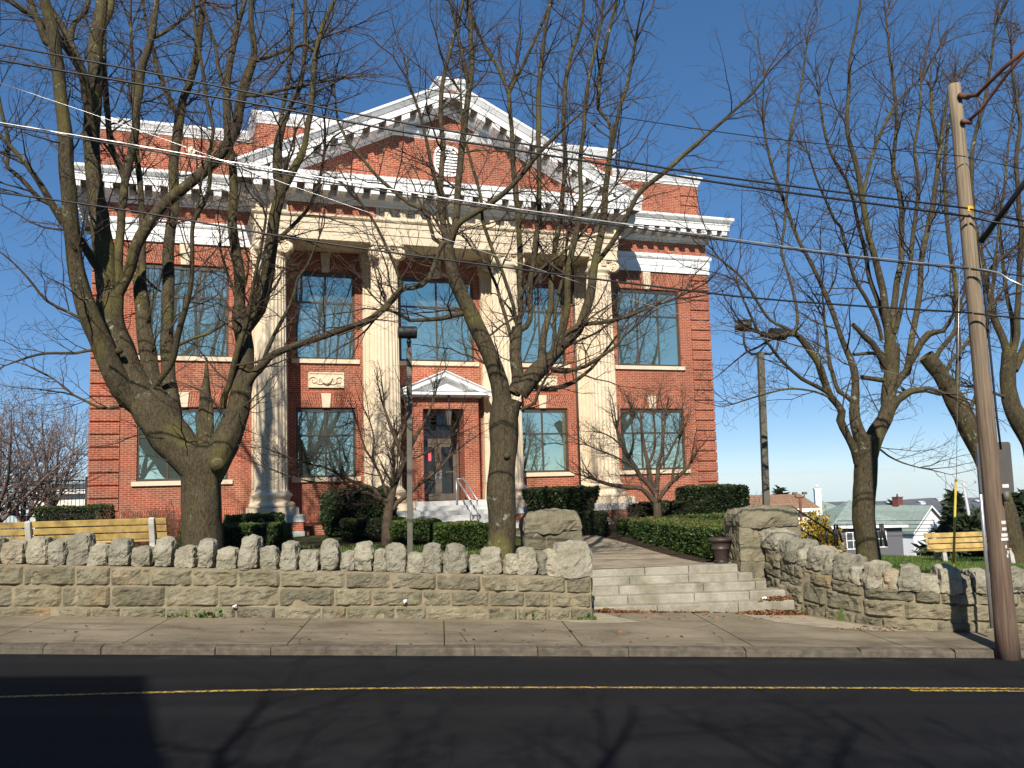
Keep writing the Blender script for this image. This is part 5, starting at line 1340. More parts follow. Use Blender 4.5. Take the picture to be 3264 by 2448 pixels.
traced_tree('ornamental_tree', 'small bare ornamental tree with spreading low branches, beside the thin lamp post', 24.0, S1, 66, M['bark_small'], M['bark_twig'], CHERRY, zb_at(836,1178,24.0), dens=2.6, leaders=3, first_t=.25, l1=1.35)
traced_tree('ornamental_tree', 'small bare ornamental tree with a round twiggy head, before the right wing', 29.0, S2, 77, M['bark_small'], M['bark_small'], dict(CHERRY, len=[1.15,.6,.28], space=[.12,.13,.15]), zb_at(1419,1128,29.0), dens=2.4, leaders=3, first_t=.3)
# ---- bare trees grown freely: left background, far right, and the trees across the street that the windows mirror
def free_tree(name, label, p, h, r, seed, barkm, twigm, P, spread=.5, nst=5, fork=.3, group=None, cat='tree', mids=1.0):
    rng = random.Random(seed); tr = Tubes(); tw = Tubes(); p = Vector(p); root = thing(name, label, cat, tuple(p), 0, group)
    fz = h*fork; pts = [(p.x, p.y, p.z-.2)]+[(p.x+rng.gauss(0,.03)*k, p.y+rng.gauss(0,.03)*k, p.z+fz*k/4) for k in range(5)]
    tr.add(pts, [r*1.2]+[r*(1.1-.06*k) for k in range(5)], 10); top = Vector(pts[-1])
    for i in range(nst):
        a = 2*pi*(i+rng.random()*.6)/nst; d = Vector((cos(a)*spread, sin(a)*spread, 1)).normalized(); L = (h-fz)*rng.uniform(.8,1.05); n = max(5, int(L/.5)); q = top.copy(); ps = [tuple(q)]; rr = r*rng.uniform(.5,.72); rs = [rr]
        for k in range(n):
            d = (d+Vector((rng.gauss(0,.09), rng.gauss(0,.09), .06))).normalized(); q = q+d*(L/n); ps.append(tuple(q)); rs.append(max(.01, rr*(1-.86*(k+1)/n)))
        tr.add(ps, rs, 7)
        for k in range(1, n):
            for _ in range(max(1, int(2*mids))):
                dd = (Vector(ps[k+1])-Vector(ps[k])).normalized(); ang = radians(rng.uniform(35,65)); dd = dd*cos(ang)+perp(dd, rng)*sin(ang)
                grow(tw, ps[k], dd, P['len'][0]*rng.uniform(.6,1.2), max(.006, min(rs[k]*.45,.03)), 0, rng, P)
    tr.build('trunk', barkm, root); tw.build('crown', twigm, root); return root
LOOSE = dict(seg=[.35,.22,.15], wob=[.12,.15,.18], up=[.05,.05,.04], rmin=.006, levels=2, space=[.34,.26,.2], len=[1.8,.9,.4])
BIG = dict(seg=[.5,.35,.2], wob=[.11,.15,.18], up=[.05,.05,.04], rmin=.008, levels=2, space=[.42,.36,.3], len=[3.0,1.4,.6])
def gpt(x, y, b):
    p = at(x, y, b); return (p[0], p[1], ground_z(p[0], p[1]))
free_tree('background_tree', 'pale twiggy bare tree at the left edge behind the iron fence', gpt(-20,1095,30), 4.9, .13, 5, M['bark_far'], M['bark_far'], LOOSE, 1.0, 7, .12, mids=1.6)
free_tree('background_tree', 'slender leaning bare tree between the iron fence and the brick corner', gpt(118,1094,33), 4.7, .10, 6, M['bark_far'], M['bark_far'], LOOSE, .55, 5, .22, mids=1.6)
free_tree('background_tree', 'small twiggy bare tree left of the slender one beyond the iron fence', gpt(60,1094,38), 5.4, .10, 8, M['bark_far'], M['bark_far'], LOOSE, .8, 6, .15, mids=1.5)
free_tree('background_tree', 'thin bare sapling showing above the dark hedge, right of the brick corner', gpt(1578,1060,42), 4.4, .05, 9, M['bark_far'], M['bark_far'], LOOSE, .5, 5, .2)
for i, (a, b, h, s, nst) in enumerate(((-1.0,-3.0,11.5,91,5),(4.8,-5.0,10,92,5),(8.6,-2.5,11.5,93,5),(15.5,-6,10,94,5))):
    p = ab(a, b); free_tree('street_tree', ['bare tree across the street whose limbs shade the middle of the road','tall bare tree across the street mirrored in the entrance bay windows','bare tree across the street mirrored in the right wing windows','tall bare tree across the street at the far right'][i], (p[0], p[1], gutter(a)+.1), h, .24, s, M['bark'], M['bark_twig'], BIG, .55, nst, .28, mids=.5)
# ================================================================ hedges, shrubs, grass
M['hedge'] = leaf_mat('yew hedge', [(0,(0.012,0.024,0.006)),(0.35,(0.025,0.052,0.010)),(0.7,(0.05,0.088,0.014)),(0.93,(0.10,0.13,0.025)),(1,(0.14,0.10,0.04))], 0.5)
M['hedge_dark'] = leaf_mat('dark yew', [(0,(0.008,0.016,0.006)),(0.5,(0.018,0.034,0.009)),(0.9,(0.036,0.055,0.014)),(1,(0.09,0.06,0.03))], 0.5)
M['reddish'] = leaf_mat('reddish bare shrub', [(0,(0.04,0.022,0.016)),(0.5,(0.10,0.05,0.035)),(1,(0.17,0.095,0.06))], 0.8)
M['yellowbush'] = leaf_mat('forsythia', [(0,(0.07,0.055,0.01)),(0.4,(0.26,0.18,0.02)),(1,(0.50,0.35,0.04))], 0.6)
M['conifer'] = leaf_mat('conifer', [(0,(0.010,0.018,0.008)),(0.5,(0.022,0.036,0.014)),(1,(0.05,0.065,0.022))], 0.6)
M['twig'] = plain('dry twigs', (0.12,0.075,0.05), 0.9, 0.4, 20)
M['redtwig'] = plain('reddish twigs', (0.17,0.075,0.045), 0.9, 0.4, 20)
def leaves(name, pts, nrm, size, mat, seed, parent=None, tint=None, flat=.5, asp=.5):
    r = np.random.RandomState(seed); n = len(pts)
    d = r.randn(n,3); d /= np.linalg.norm(d,axis=1)[:,None]; d = d*(1-flat)+nrm*flat*r.rand(n,1)*1.4; d /= np.linalg.norm(d,axis=1)[:,None]
    w = np.cross(d, r.randn(n,3)); w /= np.linalg.norm(w,axis=1)[:,None]
    s = size*(.55+.9*r.rand(n,1)); V = np.empty((n,4,3))
    V[:,0] = pts-d*s*.3; V[:,1] = pts+d*s*.35+w*s*asp; V[:,2] = pts+d*s*1.1; V[:,3] = pts+d*s*.35-w*s*asp
    F = np.arange(n*4).reshape(n,4); T = r.rand(n) if tint is None else np.clip(tint+.28*(r.rand(n)-.5), 0, 1)
    return np_mesh(name, V.reshape(-1,3), F, mat, parent, T)
def hedge(label, loc, rot, hx, hy, hz, n, seed, mat, size=.05, bottom=1.0, rnd=.22, group=None, name='hedge', lump=.06, top_bright=.25, cat='hedge', trunk=False):
    """clipped hedge: leaf sprays over a lumpy rounded block, denser at the skin; loc = middle of its foot"""
    r = np.random.RandomState(seed); root = thing(name, label, cat, loc, rot, group)
    m = int(n*1.7); size = size*.78; q = r.uniform(-1,1,(m,3)); k = r.choice(3, m, p=np.array([hy*hz, hx*hz, hx*hy*1.3])/(hy*hz+hx*hz+hx*hy*1.3)); sgn = np.where(r.rand(m) < .5, -1, 1)
    q[np.arange(m), k] = sgn
    keep_ = ~((k == 2) & (sgn < 0)); q = q[keep_]; k = k[keep_]; m = len(q)
    nr = q.copy(); L4 = (np.abs(q)**5).sum(1)**.2; rq = q/L4[:,None]; q = q*(1-rnd)+rq*rnd; q = q/np.maximum(1, np.abs(q).max(1))[:,None]
    f = bottom+(1-bottom)*(q[:,2]+1)/2
    P = np.stack([q[:,0]*hx*f, q[:,1]*hy*f, (q[:,2]+1)*hz], 1)
    ln = np.array([noise.fractal(Vector((p[0]*2.2+seed, p[1]*2.2, p[2]*2.2)), .8, 2, 4) for p in P])
    nv = np.stack([nr[:,0]/hx, nr[:,1]/hy, nr[:,2]/hz], 1); nv = np.where(np.abs(nr) > .97, np.sign(nr), nr*.25); nv /= np.linalg.norm(nv,axis=1)[:,None]
    dep = -np.abs(r.randn(m))*.05+lump*ln; P = P+nv*dep[:,None]; P[:,2] = np.maximum(P[:,2], .02)
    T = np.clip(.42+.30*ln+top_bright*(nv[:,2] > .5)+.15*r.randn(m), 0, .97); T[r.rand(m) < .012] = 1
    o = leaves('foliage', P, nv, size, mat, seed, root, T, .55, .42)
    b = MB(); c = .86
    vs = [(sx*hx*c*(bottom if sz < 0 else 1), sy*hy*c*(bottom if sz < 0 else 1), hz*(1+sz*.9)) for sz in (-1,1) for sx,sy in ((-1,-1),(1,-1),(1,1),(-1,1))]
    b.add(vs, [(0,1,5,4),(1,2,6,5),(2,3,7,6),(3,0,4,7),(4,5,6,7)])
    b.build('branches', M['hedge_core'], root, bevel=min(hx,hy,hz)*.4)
    return root
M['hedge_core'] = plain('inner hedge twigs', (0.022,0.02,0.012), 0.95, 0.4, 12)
def span(x0, x1, y1, ytop, b, depth):     # a hedge as photographed: pixel span of its front, at street depth b (full-size pixels)
    p0 = to_ab(at_px(x0, (ytop+y1)/2, b)); p1 = to_ab(at_px(x1, (ytop+y1)/2, b)); pt = to_ab(at_px((x0+x1)/2, ytop, b)); z0 = terrace((p0[0]+p1[0])/2, b)
    return (p0[0]+p1[0])/2, (p1[0]-p0[0])/2, z0, max(.15, (pt[2]-z0)/2), depth/2
def span_hedge(label, x0, x1, y1, ytop, b, depth, n, seed, mat=None, rot=AL, **kw):
    a, hx, z0, hz, hy = span(x0, x1, y1, ytop, b, depth); p = ab(a, b+hy, z0)
    return hedge(label, tuple(p), rot, hx, hy, hz, n, seed, mat or M['hedge'], **kw)
HG = 'clipped hedges around the building'
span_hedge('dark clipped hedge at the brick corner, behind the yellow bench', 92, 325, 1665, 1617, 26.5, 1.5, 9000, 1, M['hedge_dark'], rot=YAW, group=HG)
span_hedge('low clipped hedge at the foot of the facade, right of the massive maple', 705, 893, 1690, 1642, 26.0, 1.1, 7000, 3, M['hedge'], rot=YAW, group=HG)
span_hedge('low rounded hedge nearer the wall, right of the massive maple', 560, 915, 1740, 1677, 21.8, 1.1, 12000, 4, M['hedge'], rot=.25, group=HG, rnd=.5)
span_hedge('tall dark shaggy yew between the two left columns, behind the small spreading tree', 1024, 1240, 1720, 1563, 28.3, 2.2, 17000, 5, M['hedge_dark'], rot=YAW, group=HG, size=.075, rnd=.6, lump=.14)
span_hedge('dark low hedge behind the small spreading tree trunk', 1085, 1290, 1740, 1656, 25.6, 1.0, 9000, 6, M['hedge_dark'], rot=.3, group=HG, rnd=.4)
span_hedge('hedge at the foot of the entrance steps, behind the thin lamp post', 1240, 1400, 1760, 1662, 23.6, 1.0, 9000, 7, M['hedge'], rot=.3, group=HG)
span_hedge('bright topped hedge in front of the entrance steps, beside the straight maple trunk', 1380, 1560, 1775, 1672, 21.8, 1.1, 13000, 8, M['hedge'], rot=.3, group=HG)
span_hedge('broad yew narrowing to its foot, between the straight maple trunk and the right column', 1692, 1908, 1665, 1556, 30.0, 1.9, 15000, 9, M['hedge_dark'], rot=YAW, group=HG, bottom=.62, rnd=.35, size=.07, lump=.1)
span_hedge('small dark hedge behind the left stone pillar, under the broad yew', 1815, 1936, 1712, 1634, 27.2, 1.2, 7000, 10, M['hedge_dark'], rot=.3, group=HG, rnd=.4)
ha, hb = np.array([5.15, 28.0]), np.array([6.15, 20.75]); hd_ = hb-ha; hL = np.linalg.norm(hd_); hn = np.array([-hd_[1], hd_[0]])/hL; hc = (ha+hb)/2+hn*.95
hedge('long bright topped hedge along the right edge of the path, behind the brown planter', tuple(ab(hc[0], hc[1], terrace(hc[0], hc[1])-.05)), AL+atan2(hd_[1], hd_[0]), hL/2, .95, .36, 38000, 11, M['hedge'], group=HG, top_bright=.38, size=.05)
span_hedge('reddish green hedge under the round headed tree, against the right wing', 2015, 2255, 1680, 1602, 30.2, 1.1, 12000, 12, M['hedge_dark'], rot=YAW, group=HG, rnd=.4, lump=.1)
span_hedge('tall dark yew block with bare stems showing, at the right corner of the building', 2200, 2388, 1665, 1549, 31.5, 1.8, 15000, 13, M['hedge_dark'], rot=YAW, group=HG, rnd=.45, size=.07)
span_hedge('thin low hedge strip behind the long bright hedge, left of the tall pillar', 2145, 2345, 1690, 1643, 26.5, .9, 8000, 14, M['hedge'], rot=.1, group=HG, top_bright=.35)
# bare shrubs
def bare_shrub(label, loc, hx, hy, h, n, seed, mat, name='bare_shrub', cat='shrub', thick=.006, fine=3):
    rng = random.Random(seed); root = thing(name, label, cat, loc); tb = Tubes()
    for i in range(n):
        a = rng.uniform(0, 2*pi); q = sqrt(rng.random()); p = Vector(loc)+Vector((hx*q*.35*cos(a), hy*q*.35*sin(a), 0)); d = Vector((hx*cos(a)*q, hy*sin(a)*q, h*.75)).normalized()
        grow(tb, p, d, h*rng.uniform(.6,1.05), thick, 0, rng, dict(seg=[.16,.12,.1], wob=[.14,.16,.2], up=[.03,.03,.02], rmin=.0035, levels=2, space=[.14,.13,.15], len=[h,.5,.2]))
    tb.build('stems', mat, root); return root
def shrub_px(label, x, y, b, hx, hy, h, n, seed, mat, **kw):
    p = to_ab(at_px(x, y, b)); z = terrace(p[0], b); return bare_shrub(label, tuple(ab(p[0], b, z)), hx, hy, h, n, seed, mat, **kw)
shrub_px('reddish brown twiggy shrub against the left wing, left of the massive maple trunk', 455, 1680, 25.8, 1.2, .6, 1.15, 75, 31, M['redtwig'])
shrub_px('dense reddish twiggy shrub beside the massive maple trunk, against the left wing', 570, 1680, 26.2, .8, .6, 1.25, 60, 32, M['redtwig'])
shrub_px('thin dry shrub in front of the right column base', 1960, 1690, 29.2, .8, .5, 1.25, 22, 33, M['twig'], thick=.005)
shrub_px('dry tan shrub between the broad yew and the right wing hedge', 1985, 1700, 28.5, .5, .4, .75, 26, 34, M['twig'], thick=.004)
# ---- grass
def grass(name, region, n, seed, h=.055, zf=None, stops=None, jit=1.0):
    r = np.random.RandomState(seed); V = np.empty((n,3,3)); T = r.rand(n); c = 0
    out = []
    a0,a1,b0,b1 = region; tries = 0
    while c < n and tries < 6:
        tries += 1
        A = r.uniform(a0,a1,n); B = b0+(b1-b0)*r.rand(n)**1.35
        for a, b in zip(A, B):
            if c >= n: break
            if b < wall_b(a)+.5: continue
            if noise.noise(Vector((a*.9, b*.9, seed))) < -.42: continue
            p = ab(a, b); z = ground_z(p[0], p[1])-.008
            th = 2*pi*r.rand(); L = h*(.5+.9*r.rand())*(1+.012*max(0, b-18)); w = .006+.0006*(b-15); lx, ly = r.randn()*.4*L, r.randn()*.4*L
            V[c,0] = (p[0]-w*cos(th), p[1]-w*sin(th), z); V[c,1] = (p[0]+w*cos(th), p[1]+w*sin(th), z); V[c,2] = (p[0]+lx, p[1]+ly, z+L)
            T[c] = np.clip(.5+.45*noise.noise(Vector((a*.5, b*.5, 4)))+.22*r.randn(), 0, 1); c += 1
    V = V[:c]; return tag(np_mesh(name, V.reshape(-1,3), np.arange(c*3).reshape(c,3), M['grass'], None, T[:c]), kind='stuff')
M['grass'] = leaf_mat('lawn blades', [(0,(0.030,0.062,0.010)),(0.45,(0.058,0.112,0.016)),(0.8,(0.10,0.145,0.03)),(1,(0.19,0.17,0.07))], 0.6)
grass('lawn_grass', (7.0, 19, 16.6, 28), 60000, 41, .07)
grass('lawn_grass', (-9, 2.0, 17.9, 24), 14000, 42, .06)
# weeds at the foot of the left wall
r_ = np.random.RandomState(9); pts = []
for (x, b, k) in ((660,17.38,70),(560,17.4,20),(1880,17.4,30),(1690,17.4,14)):
    p0 = to_ab(at_px(x, 1965, b))
    for _ in range(k): a = p0[0]+r_.randn()*.12; pts.append(ab(a, b+r_.randn()*.03, base(a)+.02+abs(r_.randn())*.05))
leaves('weeds', np.array(pts), np.tile([0,0,1.0], (len(pts),1)), .05, M['grass'], 3)['kind'] = 'stuff'
# ---- evergreens and the forsythia beyond the lawn
def conifer(label, p, h, rad, seed, n=5000, size=.32, blunt=.0, droop=.25, cat='evergreen', group=None):
    r = np.random.RandomState(seed); root = thing('evergreen_tree', label, cat, p, 0, group)
    nb = 90; P = []; NV = []; T = []
    for i in range(nb):
        f = (i+.5)/nb; z = h*(.04+.95*f); R = rad*((1-f)**(.85) if not blunt else max(.05, (1-f**(1/blunt+1.2)))**.7)*(.75+.5*r.rand()); a = i*2.4+r.randn()*.3; m = max(4, int(n/nb*(R/rad+.15)*1.3))
        t = r.rand(m)**.6; x = R*t*np.cos(a+r.randn(m)*.28); y = R*t*np.sin(a+r.randn(m)*.28); zz = z-droop*R*t+r.randn(m)*.05*h*.3
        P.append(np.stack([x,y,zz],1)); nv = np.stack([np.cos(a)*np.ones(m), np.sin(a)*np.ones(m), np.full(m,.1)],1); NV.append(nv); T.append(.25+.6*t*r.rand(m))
    P = np.vstack(P); NV = np.vstack(NV); NV /= np.linalg.norm(NV,axis=1)[:,None]
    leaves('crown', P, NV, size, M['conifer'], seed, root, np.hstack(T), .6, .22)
    b = MB(); b.tube([(0,0,-.5),(0,0,h*.5),(0,0,h*.95)], [h*.022,h*.014,.01], 7); b.build('trunk', M['bark_small'], root); return root
def on_ground(x, b):     # full-size pixel column at street depth b
    p = at_px(x, 1600, b); return (p[0], p[1], ground_z(p[0], p[1]))
def conifer_px(label, x, ytop, b, rad, seed, **kw):
    p = on_ground(x, b); top = at_px(x, ytop, b)[2]; return conifer(label, p, top-p[2], rad, seed, **kw)
conifer_px('pointed evergreen tree beside the tall pillar lamp post, beyond the brown roofs', 2490, 1560, 70, 2.2, 51, size=.5)
conifer_px('pointed evergreen tree behind the white gabled house', 3042, 1566, 100, 3.6, 52, size=.8)
conifer_px('round dark evergreen between the two green roofs', 2848, 1598, 150, 2.6, 53, size=.8, blunt=1)
conifer_px('dark spreading evergreen behind the right bench', 3085, 1652, 31, 1.7, 54, size=.3, blunt=1.0, droop=.05)
conifer_px('big dark evergreen between the bench and the utility pole', 3215, 1600, 32, 2.3, 55, n=9000, size=.34, blunt=1.0, droop=.1)
conifer_px('dark evergreen at the right edge behind the utility pole', 3300, 1560, 36, 2.6, 56, n=8000, size=.36, blunt=1.0, droop=.1)
conifer_px('grey green evergreen far off left of the leaning pole', 3120, 1620, 85, 2.2, 57, size=.6, blunt=1.0)
conifer_px('pair of tall dark evergreens on the right skyline', 3220, 1585, 110, 3.2, 58, size=.9)
def bush(label, p, hx, h, seed, mat, n=6000, size=.12, name='flowering_bush', cat='bush'):
    r = np.random.RandomState(seed); root = thing(name, label, cat, p); m = n
    d = r.randn(m,3); d[:,2] = np.abs(d[:,2]); d /= np.linalg.norm(d,axis=1)[:,None]; t = .35+.65*r.rand(m)**.5
    ln = np.array([noise.fractal(Vector(tuple(v*2.5)), .8, 2, 3) for v in d]); P = d*np.array([hx,hx,h])*(t*(1+.3*ln))[:,None]
    leaves('foliage', P, d, size, mat, seed, root, np.clip(.5+.4*ln+.2*r.randn(m),0,1), .4)
    tb = Tubes(); rng = random.Random(seed)
    for i in range(26):
        a = rng.uniform(0,2*pi); grow(tb, Vector(p), Vector((cos(a)*.5,sin(a)*.5,1)), h*1.0, .02, 1, rng, dict(seg=[.3,.25],wob=[.1,.12],up=[.02,.02],rmin=.006,levels=1,space=[.3],len=[1,.6]))
    tb.build('stems', M['twig'], root); return root
p = on_ground(2608, 40); top = at_px(2608, 1650, 40)[2]
bush('yellow forsythia in bloom behind the tall pillar, under the black railing', p, 1.35, top-p[2], 61, M['yellowbush'], 11000, .09)
# ================================================================ street furniture
ZW = 0
def bench(label, a0, a1, b, z, rot=0.0, n_legs=3, inset=.32):
    L = a1-a0; c = ab((a0+a1)/2, b, z); r = thing('park_bench', label, 'bench', tuple(c), AL+rot, 'wooden benches with concrete legs')
    legs = [-L/2+inset+(L-2*inset)*i/(n_legs-1) for i in range(n_legs)]
    for x in legs:      # one bent concrete standard: foot, seat bearer, leaning back post with a rolled top
        m = MB(); w = .055
        m.add([(x+s*w, y, zz) for s in (-1,1) for y, zz in ((-.30,0),(-.20,0),(-.14,.36),(.10,.34),(.20,0),(.30,0),(.24,.42),(.33,.80),(.34,.90),(.29,.93),(.24,.90),(.15,.44),(-.22,.44))],
              [tuple(range(13)), tuple(range(25,12,-1))]+[(k, k+13, (k+1)%13+13, (k+1)%13) for k in range(13)])
        m.build('leg', M['concrete'], r, bevel=.012)
    for i in range(3):
        m = MB(); zz = .50+.145*i; y = .175+.045*i
        m.obox((0, y-.03, zz+.06), ((1,0,0),(0,cos(.27),-sin(.27)*0-.0),(0,sin(.27)*.0+.25,1)), L/2, .022, .060); m.build('back_slat', M['wood'], r, bevel=.006)
    for i in range(3):
        m = MB(); m.box(-L/2, L/2, -.24+.135*i, -.115+.135*i, .445, .485); m.build('seat_slat', M['wood'], r, bevel=.006)
    return r
z = terrace(-6.5, 19.4)
p = to_ab(at_px(527, 1660, 19.3)); top = to_ab(at_px(300, 1654, 19.5))
bench('long yellow slatted bench with pale concrete legs, behind the left wall', -10.85, p[0], 19.6, top[2]-.925, pi, 3, .27)
p0 = to_ab(at_px(2962, 1730, 24.0)); p1 = to_ab(at_px(3238, 1730, 24.0)); tp = to_ab(at_px(3000, 1697, 24.2))
bench('long yellow slatted bench on the lawn, left of the utility pole', p0[0], p1[0], 24.0, tp[2]-.925, 0.0, 2, .28)
# lamp post with one drum head in front of the entrance
def lamp_head(mb, c, L, r, ax):
    c = np.array(c, float); ax = np.array(ax, float); ax /= np.linalg.norm(ax)
    mb.tube([c-ax*L/2, c-ax*L/2*.97, c+ax*L/2*.97, c+ax*L/2], [r*.93, r, r, r*.93], 24, smooth=False)
zb = to_ab(at_px(1307, 1765, 20.0)); g0 = terrace(zb[0], 20.0); topz = to_ab(at_px(1304, 1108, 20.0))
lp = thing('lamp_post', 'thin square lamp post with a single black drum lamp, before the entrance', 'lamp post', tuple(ab(zb[0], 20.0, g0)), AL)
H_ = topz[2]-g0; dx = topz[0]-zb[0]
m = MB(); w = .058
m.add([(sx*w+(dx if k else 0), sy*w, (H_ if k else -.1)) for k in (0,1) for sx,sy in ((-1,-1),(1,-1),(1,1),(-1,1))], [(0,1,5,4),(1,2,6,5),(2,3,7,6),(3,0,4,7),(4,5,6,7)]); m.build('post', M['lamp_post'], lp, bevel=.008)
m = MB(); m.tube([(dx,0,H_),(dx,0,H_+.20)], .04, 10); m.tube([(dx,0,H_+.1),(dx,0,H_+.15)], .055, 10); m.build('bracket', M['iron'], lp)
m = MB(); lamp_head(m, (dx-.03,-.02,H_+.33), .40, .135, (1,.12,0)); m.build('lamp_head', M['iron'], lp)
# lamp post with two arms beyond the right pillar
B2 = 22.5
pb = to_ab(at_px(2441, 1640, B2)); pt = to_ab(at_px(2424, 1121, B2)); g0 = terrace(pb[0], B2)
lp = thing('lamp_post', 'square lamp post with two curved arms and black drum lamps, behind the tall pillar', 'lamp post', tuple(ab(pb[0], B2, g0)), AL)
H_ = pt[2]-g0; dx = pt[0]-pb[0]; ft = dx/H_
m = MB(); w = .075; m.add([(sx*w+(dx if k else 0), sy*w, (H_ if k else -.1)) for k in (0,1) for sx,sy in ((-1,-1),(1,-1),(1,1),(-1,1))], [(0,1,5,4),(1,2,6,5),(2,3,7,6),(3,0,4,7),(4,5,6,7)]); m.build('post', M['lamp_post'], lp, bevel=.008)
hl_ = to_ab(at_px(2369, 1038, B2)); hr_ = to_ab(at_px(2479, 1065, B2))
for hh, s_ in ((hl_,-1),(hr_,1)):
    X = hh[0]-pb[0]; Zc = hh[2]-g0; m = MB(); zt = H_-.05
    m.tube([(dx,0,zt),(dx+(X-dx)*.55,0,zt-.01),(dx+(X-dx)*.86,0,zt+.08),(X,0,zt+.26),(X,0,Zc-.1)], .032, 8); m.build('arm', M['iron'], lp)
    m = MB(); lamp_head(m, (X,0,Zc), .42, .15, (1,.35*s_,0)); m.build('lamp_head', M['iron'], lp)
# planter
pu = to_ab(at_px(2299, 1795, 20.25)); ur = thing('planter', 'dark brown urn planter at the top of the street steps', 'planter', tuple(ab(pu[0], 20.25, max(1.0, terrace(pu[0], 20.25)+.03))))
m = MB(); m.lathe([(.14,0),(.16,.01),(.16,.05),(.13,.07),(.135,.09),(.175,.30),(.19,.31),(.19,.325),(.18,.33),(.215,.47),(.25,.475),(.262,.50),(.262,.53),(.245,.545),(.21,.545),(.20,.50),(0.0,.49)], (0,0,0), 40); m.build('pot', M['urn'], ur)
# utility pole with its arm and bands
PB = 14.508
pole_base = to_ab(at(2177,1405,PB)); ptop = to_ab(at(2061,183,PB))
gz_ = walk_z(pole_base[0], PB) if PB > KB+.17 else gutter(pole_base[0])+.12
def mat_pole():
    m, nt, b = mat_new('weathered pole wood'); v = geo_pos(nt)
    mp = N(nt, 'ShaderNodeMapping'); mp.inputs['Scale'].default_value = (14,14,.5); nt.links.new(v, mp.inputs['Vector'])
    f = noise_tex(nt, mp.outputs[0], 2.2, 6, .6)
    sp = N(nt, 'ShaderNodeSeparateXYZ'); nt.links.new(v, sp.inputs[0]); mr = N(nt, 'ShaderNodeMapRange'); mr.inputs[1].default_value = 1.2; mr.inputs[2].default_value = 6.5; nt.links.new(sp.outputs['Z'], mr.inputs[0])
    lo = ramp(nt, f, [(.3,(0.06,0.037,0.024)),(.7,(0.16,0.105,0.072))]); hi = ramp(nt, f, [(.3,(0.12,0.09,0.058)),(.7,(0.30,0.235,0.155))])
    c = mix(nt, mr.outputs[0], lo, hi); nt.links.new(c, b.inputs['Base Color']); b.inputs['Roughness'].default_value = .9; bump(nt, b, f, .6, .02); return m
M['polewood'] = mat_pole()
UP = thing('utility_pole', 'weathered wooden utility pole standing on the pavement edge', 'utility pole', tuple(ab(pole_base[0], PB, gz_)))
hp = ptop[2]-gz_; dpx = ptop[0]-pole_base[0]
def ppos(z, da=0, db=0): return ab(pole_base[0]+dpx*(z-gz_)/hp+da, PB+db, z)
m = MB(); m.tube([ppos(gz_-.2+(hp+.2)*i/14) for i in range(15)], [.168-.068*i/14+(.02 if i == 0 else (.006 if i == 1 else 0)) for i in range(15)], 20); keep(m.build('pole', M['polewood'], None), UP)
def zpx(xv, yv): return to_ab(at(xv, yv, PB))[2]
m = MB()
za, zb2 = zpx(2065,215), zpx(2098,270)
e1 = at(2240,85,PB-1.3); m.tube([ppos(za,.1,-.1), at(2110,205,PB-.3), at(2165,150,PB-.8), e1], [.04,.035,.035,.035], 8); m.tube([ppos(zb2,.1,-.1), at(2120,235,PB-.3), at(2175,160,PB-.8), e1], [.03,.028,.028,.028], 8)
m.tube([at(2110,205,PB-.3), at(2120,235,PB-.3)], .015, 6); m.tube([ppos(za,-.02,-.16), ppos(za,.17,-.1)], .05, 8); m.tube([ppos(zb2,-.02,-.16), ppos(zb2,.17,-.1)], .04, 8); keep(m.build('lamp_arm', M['rust'], None), UP)
m = MB(); m.tube([ppos(zpx(2112,525),.12,-.06), ppos(zpx(2116,600),.14,-.06), ppos(zpx(2140,900),.14,-.08), ppos(gz_+3.2,.15,-.09)], .02, 6); m.tube([ppos(zpx(2110,525),.16,-.06), at(2180,440,PB-.5), at(2240,360,PB-1.2)], [.05,.045,.04], 8); keep(m.build('riser_cable', M['cable'], None), UP)
M['yellowtag'] = plain('yellow insulator', (0.62,0.36,0.03), .5); M['tagwhite'] = plain('faded white tag', (0.62,0.6,0.55), .7)
def on_pole(z, w, h, mat, nm, da=0.0):
    m = MB(); R = .168-.068*(z-gz_)/hp+.006; n = 6; a0 = da-w/2/R
    vs = []
    for j in (0,1):
        for i in range(n+1):
            t = a0+w/R*i/n; vs.append(ppos(z+(h/2 if j else -h/2), R*sin(t), -R*cos(t)))
    m.add(vs, [(i,i+1,n+2+i,n+1+i) for i in range(n)]); keep(m.build(nm, mat, None), UP)
on_pole(zpx(2090,455), .12, .09, M['yellowtag'], 'insulator', .2)
for yv, w, h in ((1128,.10,.055),(1142,.10,.05),(1155,.14,.05),(1164,.16,.045)): on_pole(zpx(2150,yv), w, h, M['tagwhite'], 'number_tag', .3)
for yv, da in ((1180,.25),(1192,.45),(1200,.33)): on_pole(zpx(2150,yv), .035, .05, M['tagwhite'], 'number_tag', da)
m = MB(); m.tube([ppos(zpx(2140,1062),.1,-.2), ppos(zpx(2140,1062)-.16,.1,-.2)], .05, 6); keep(m.build('clamp', M['lamp_post'], None), UP)
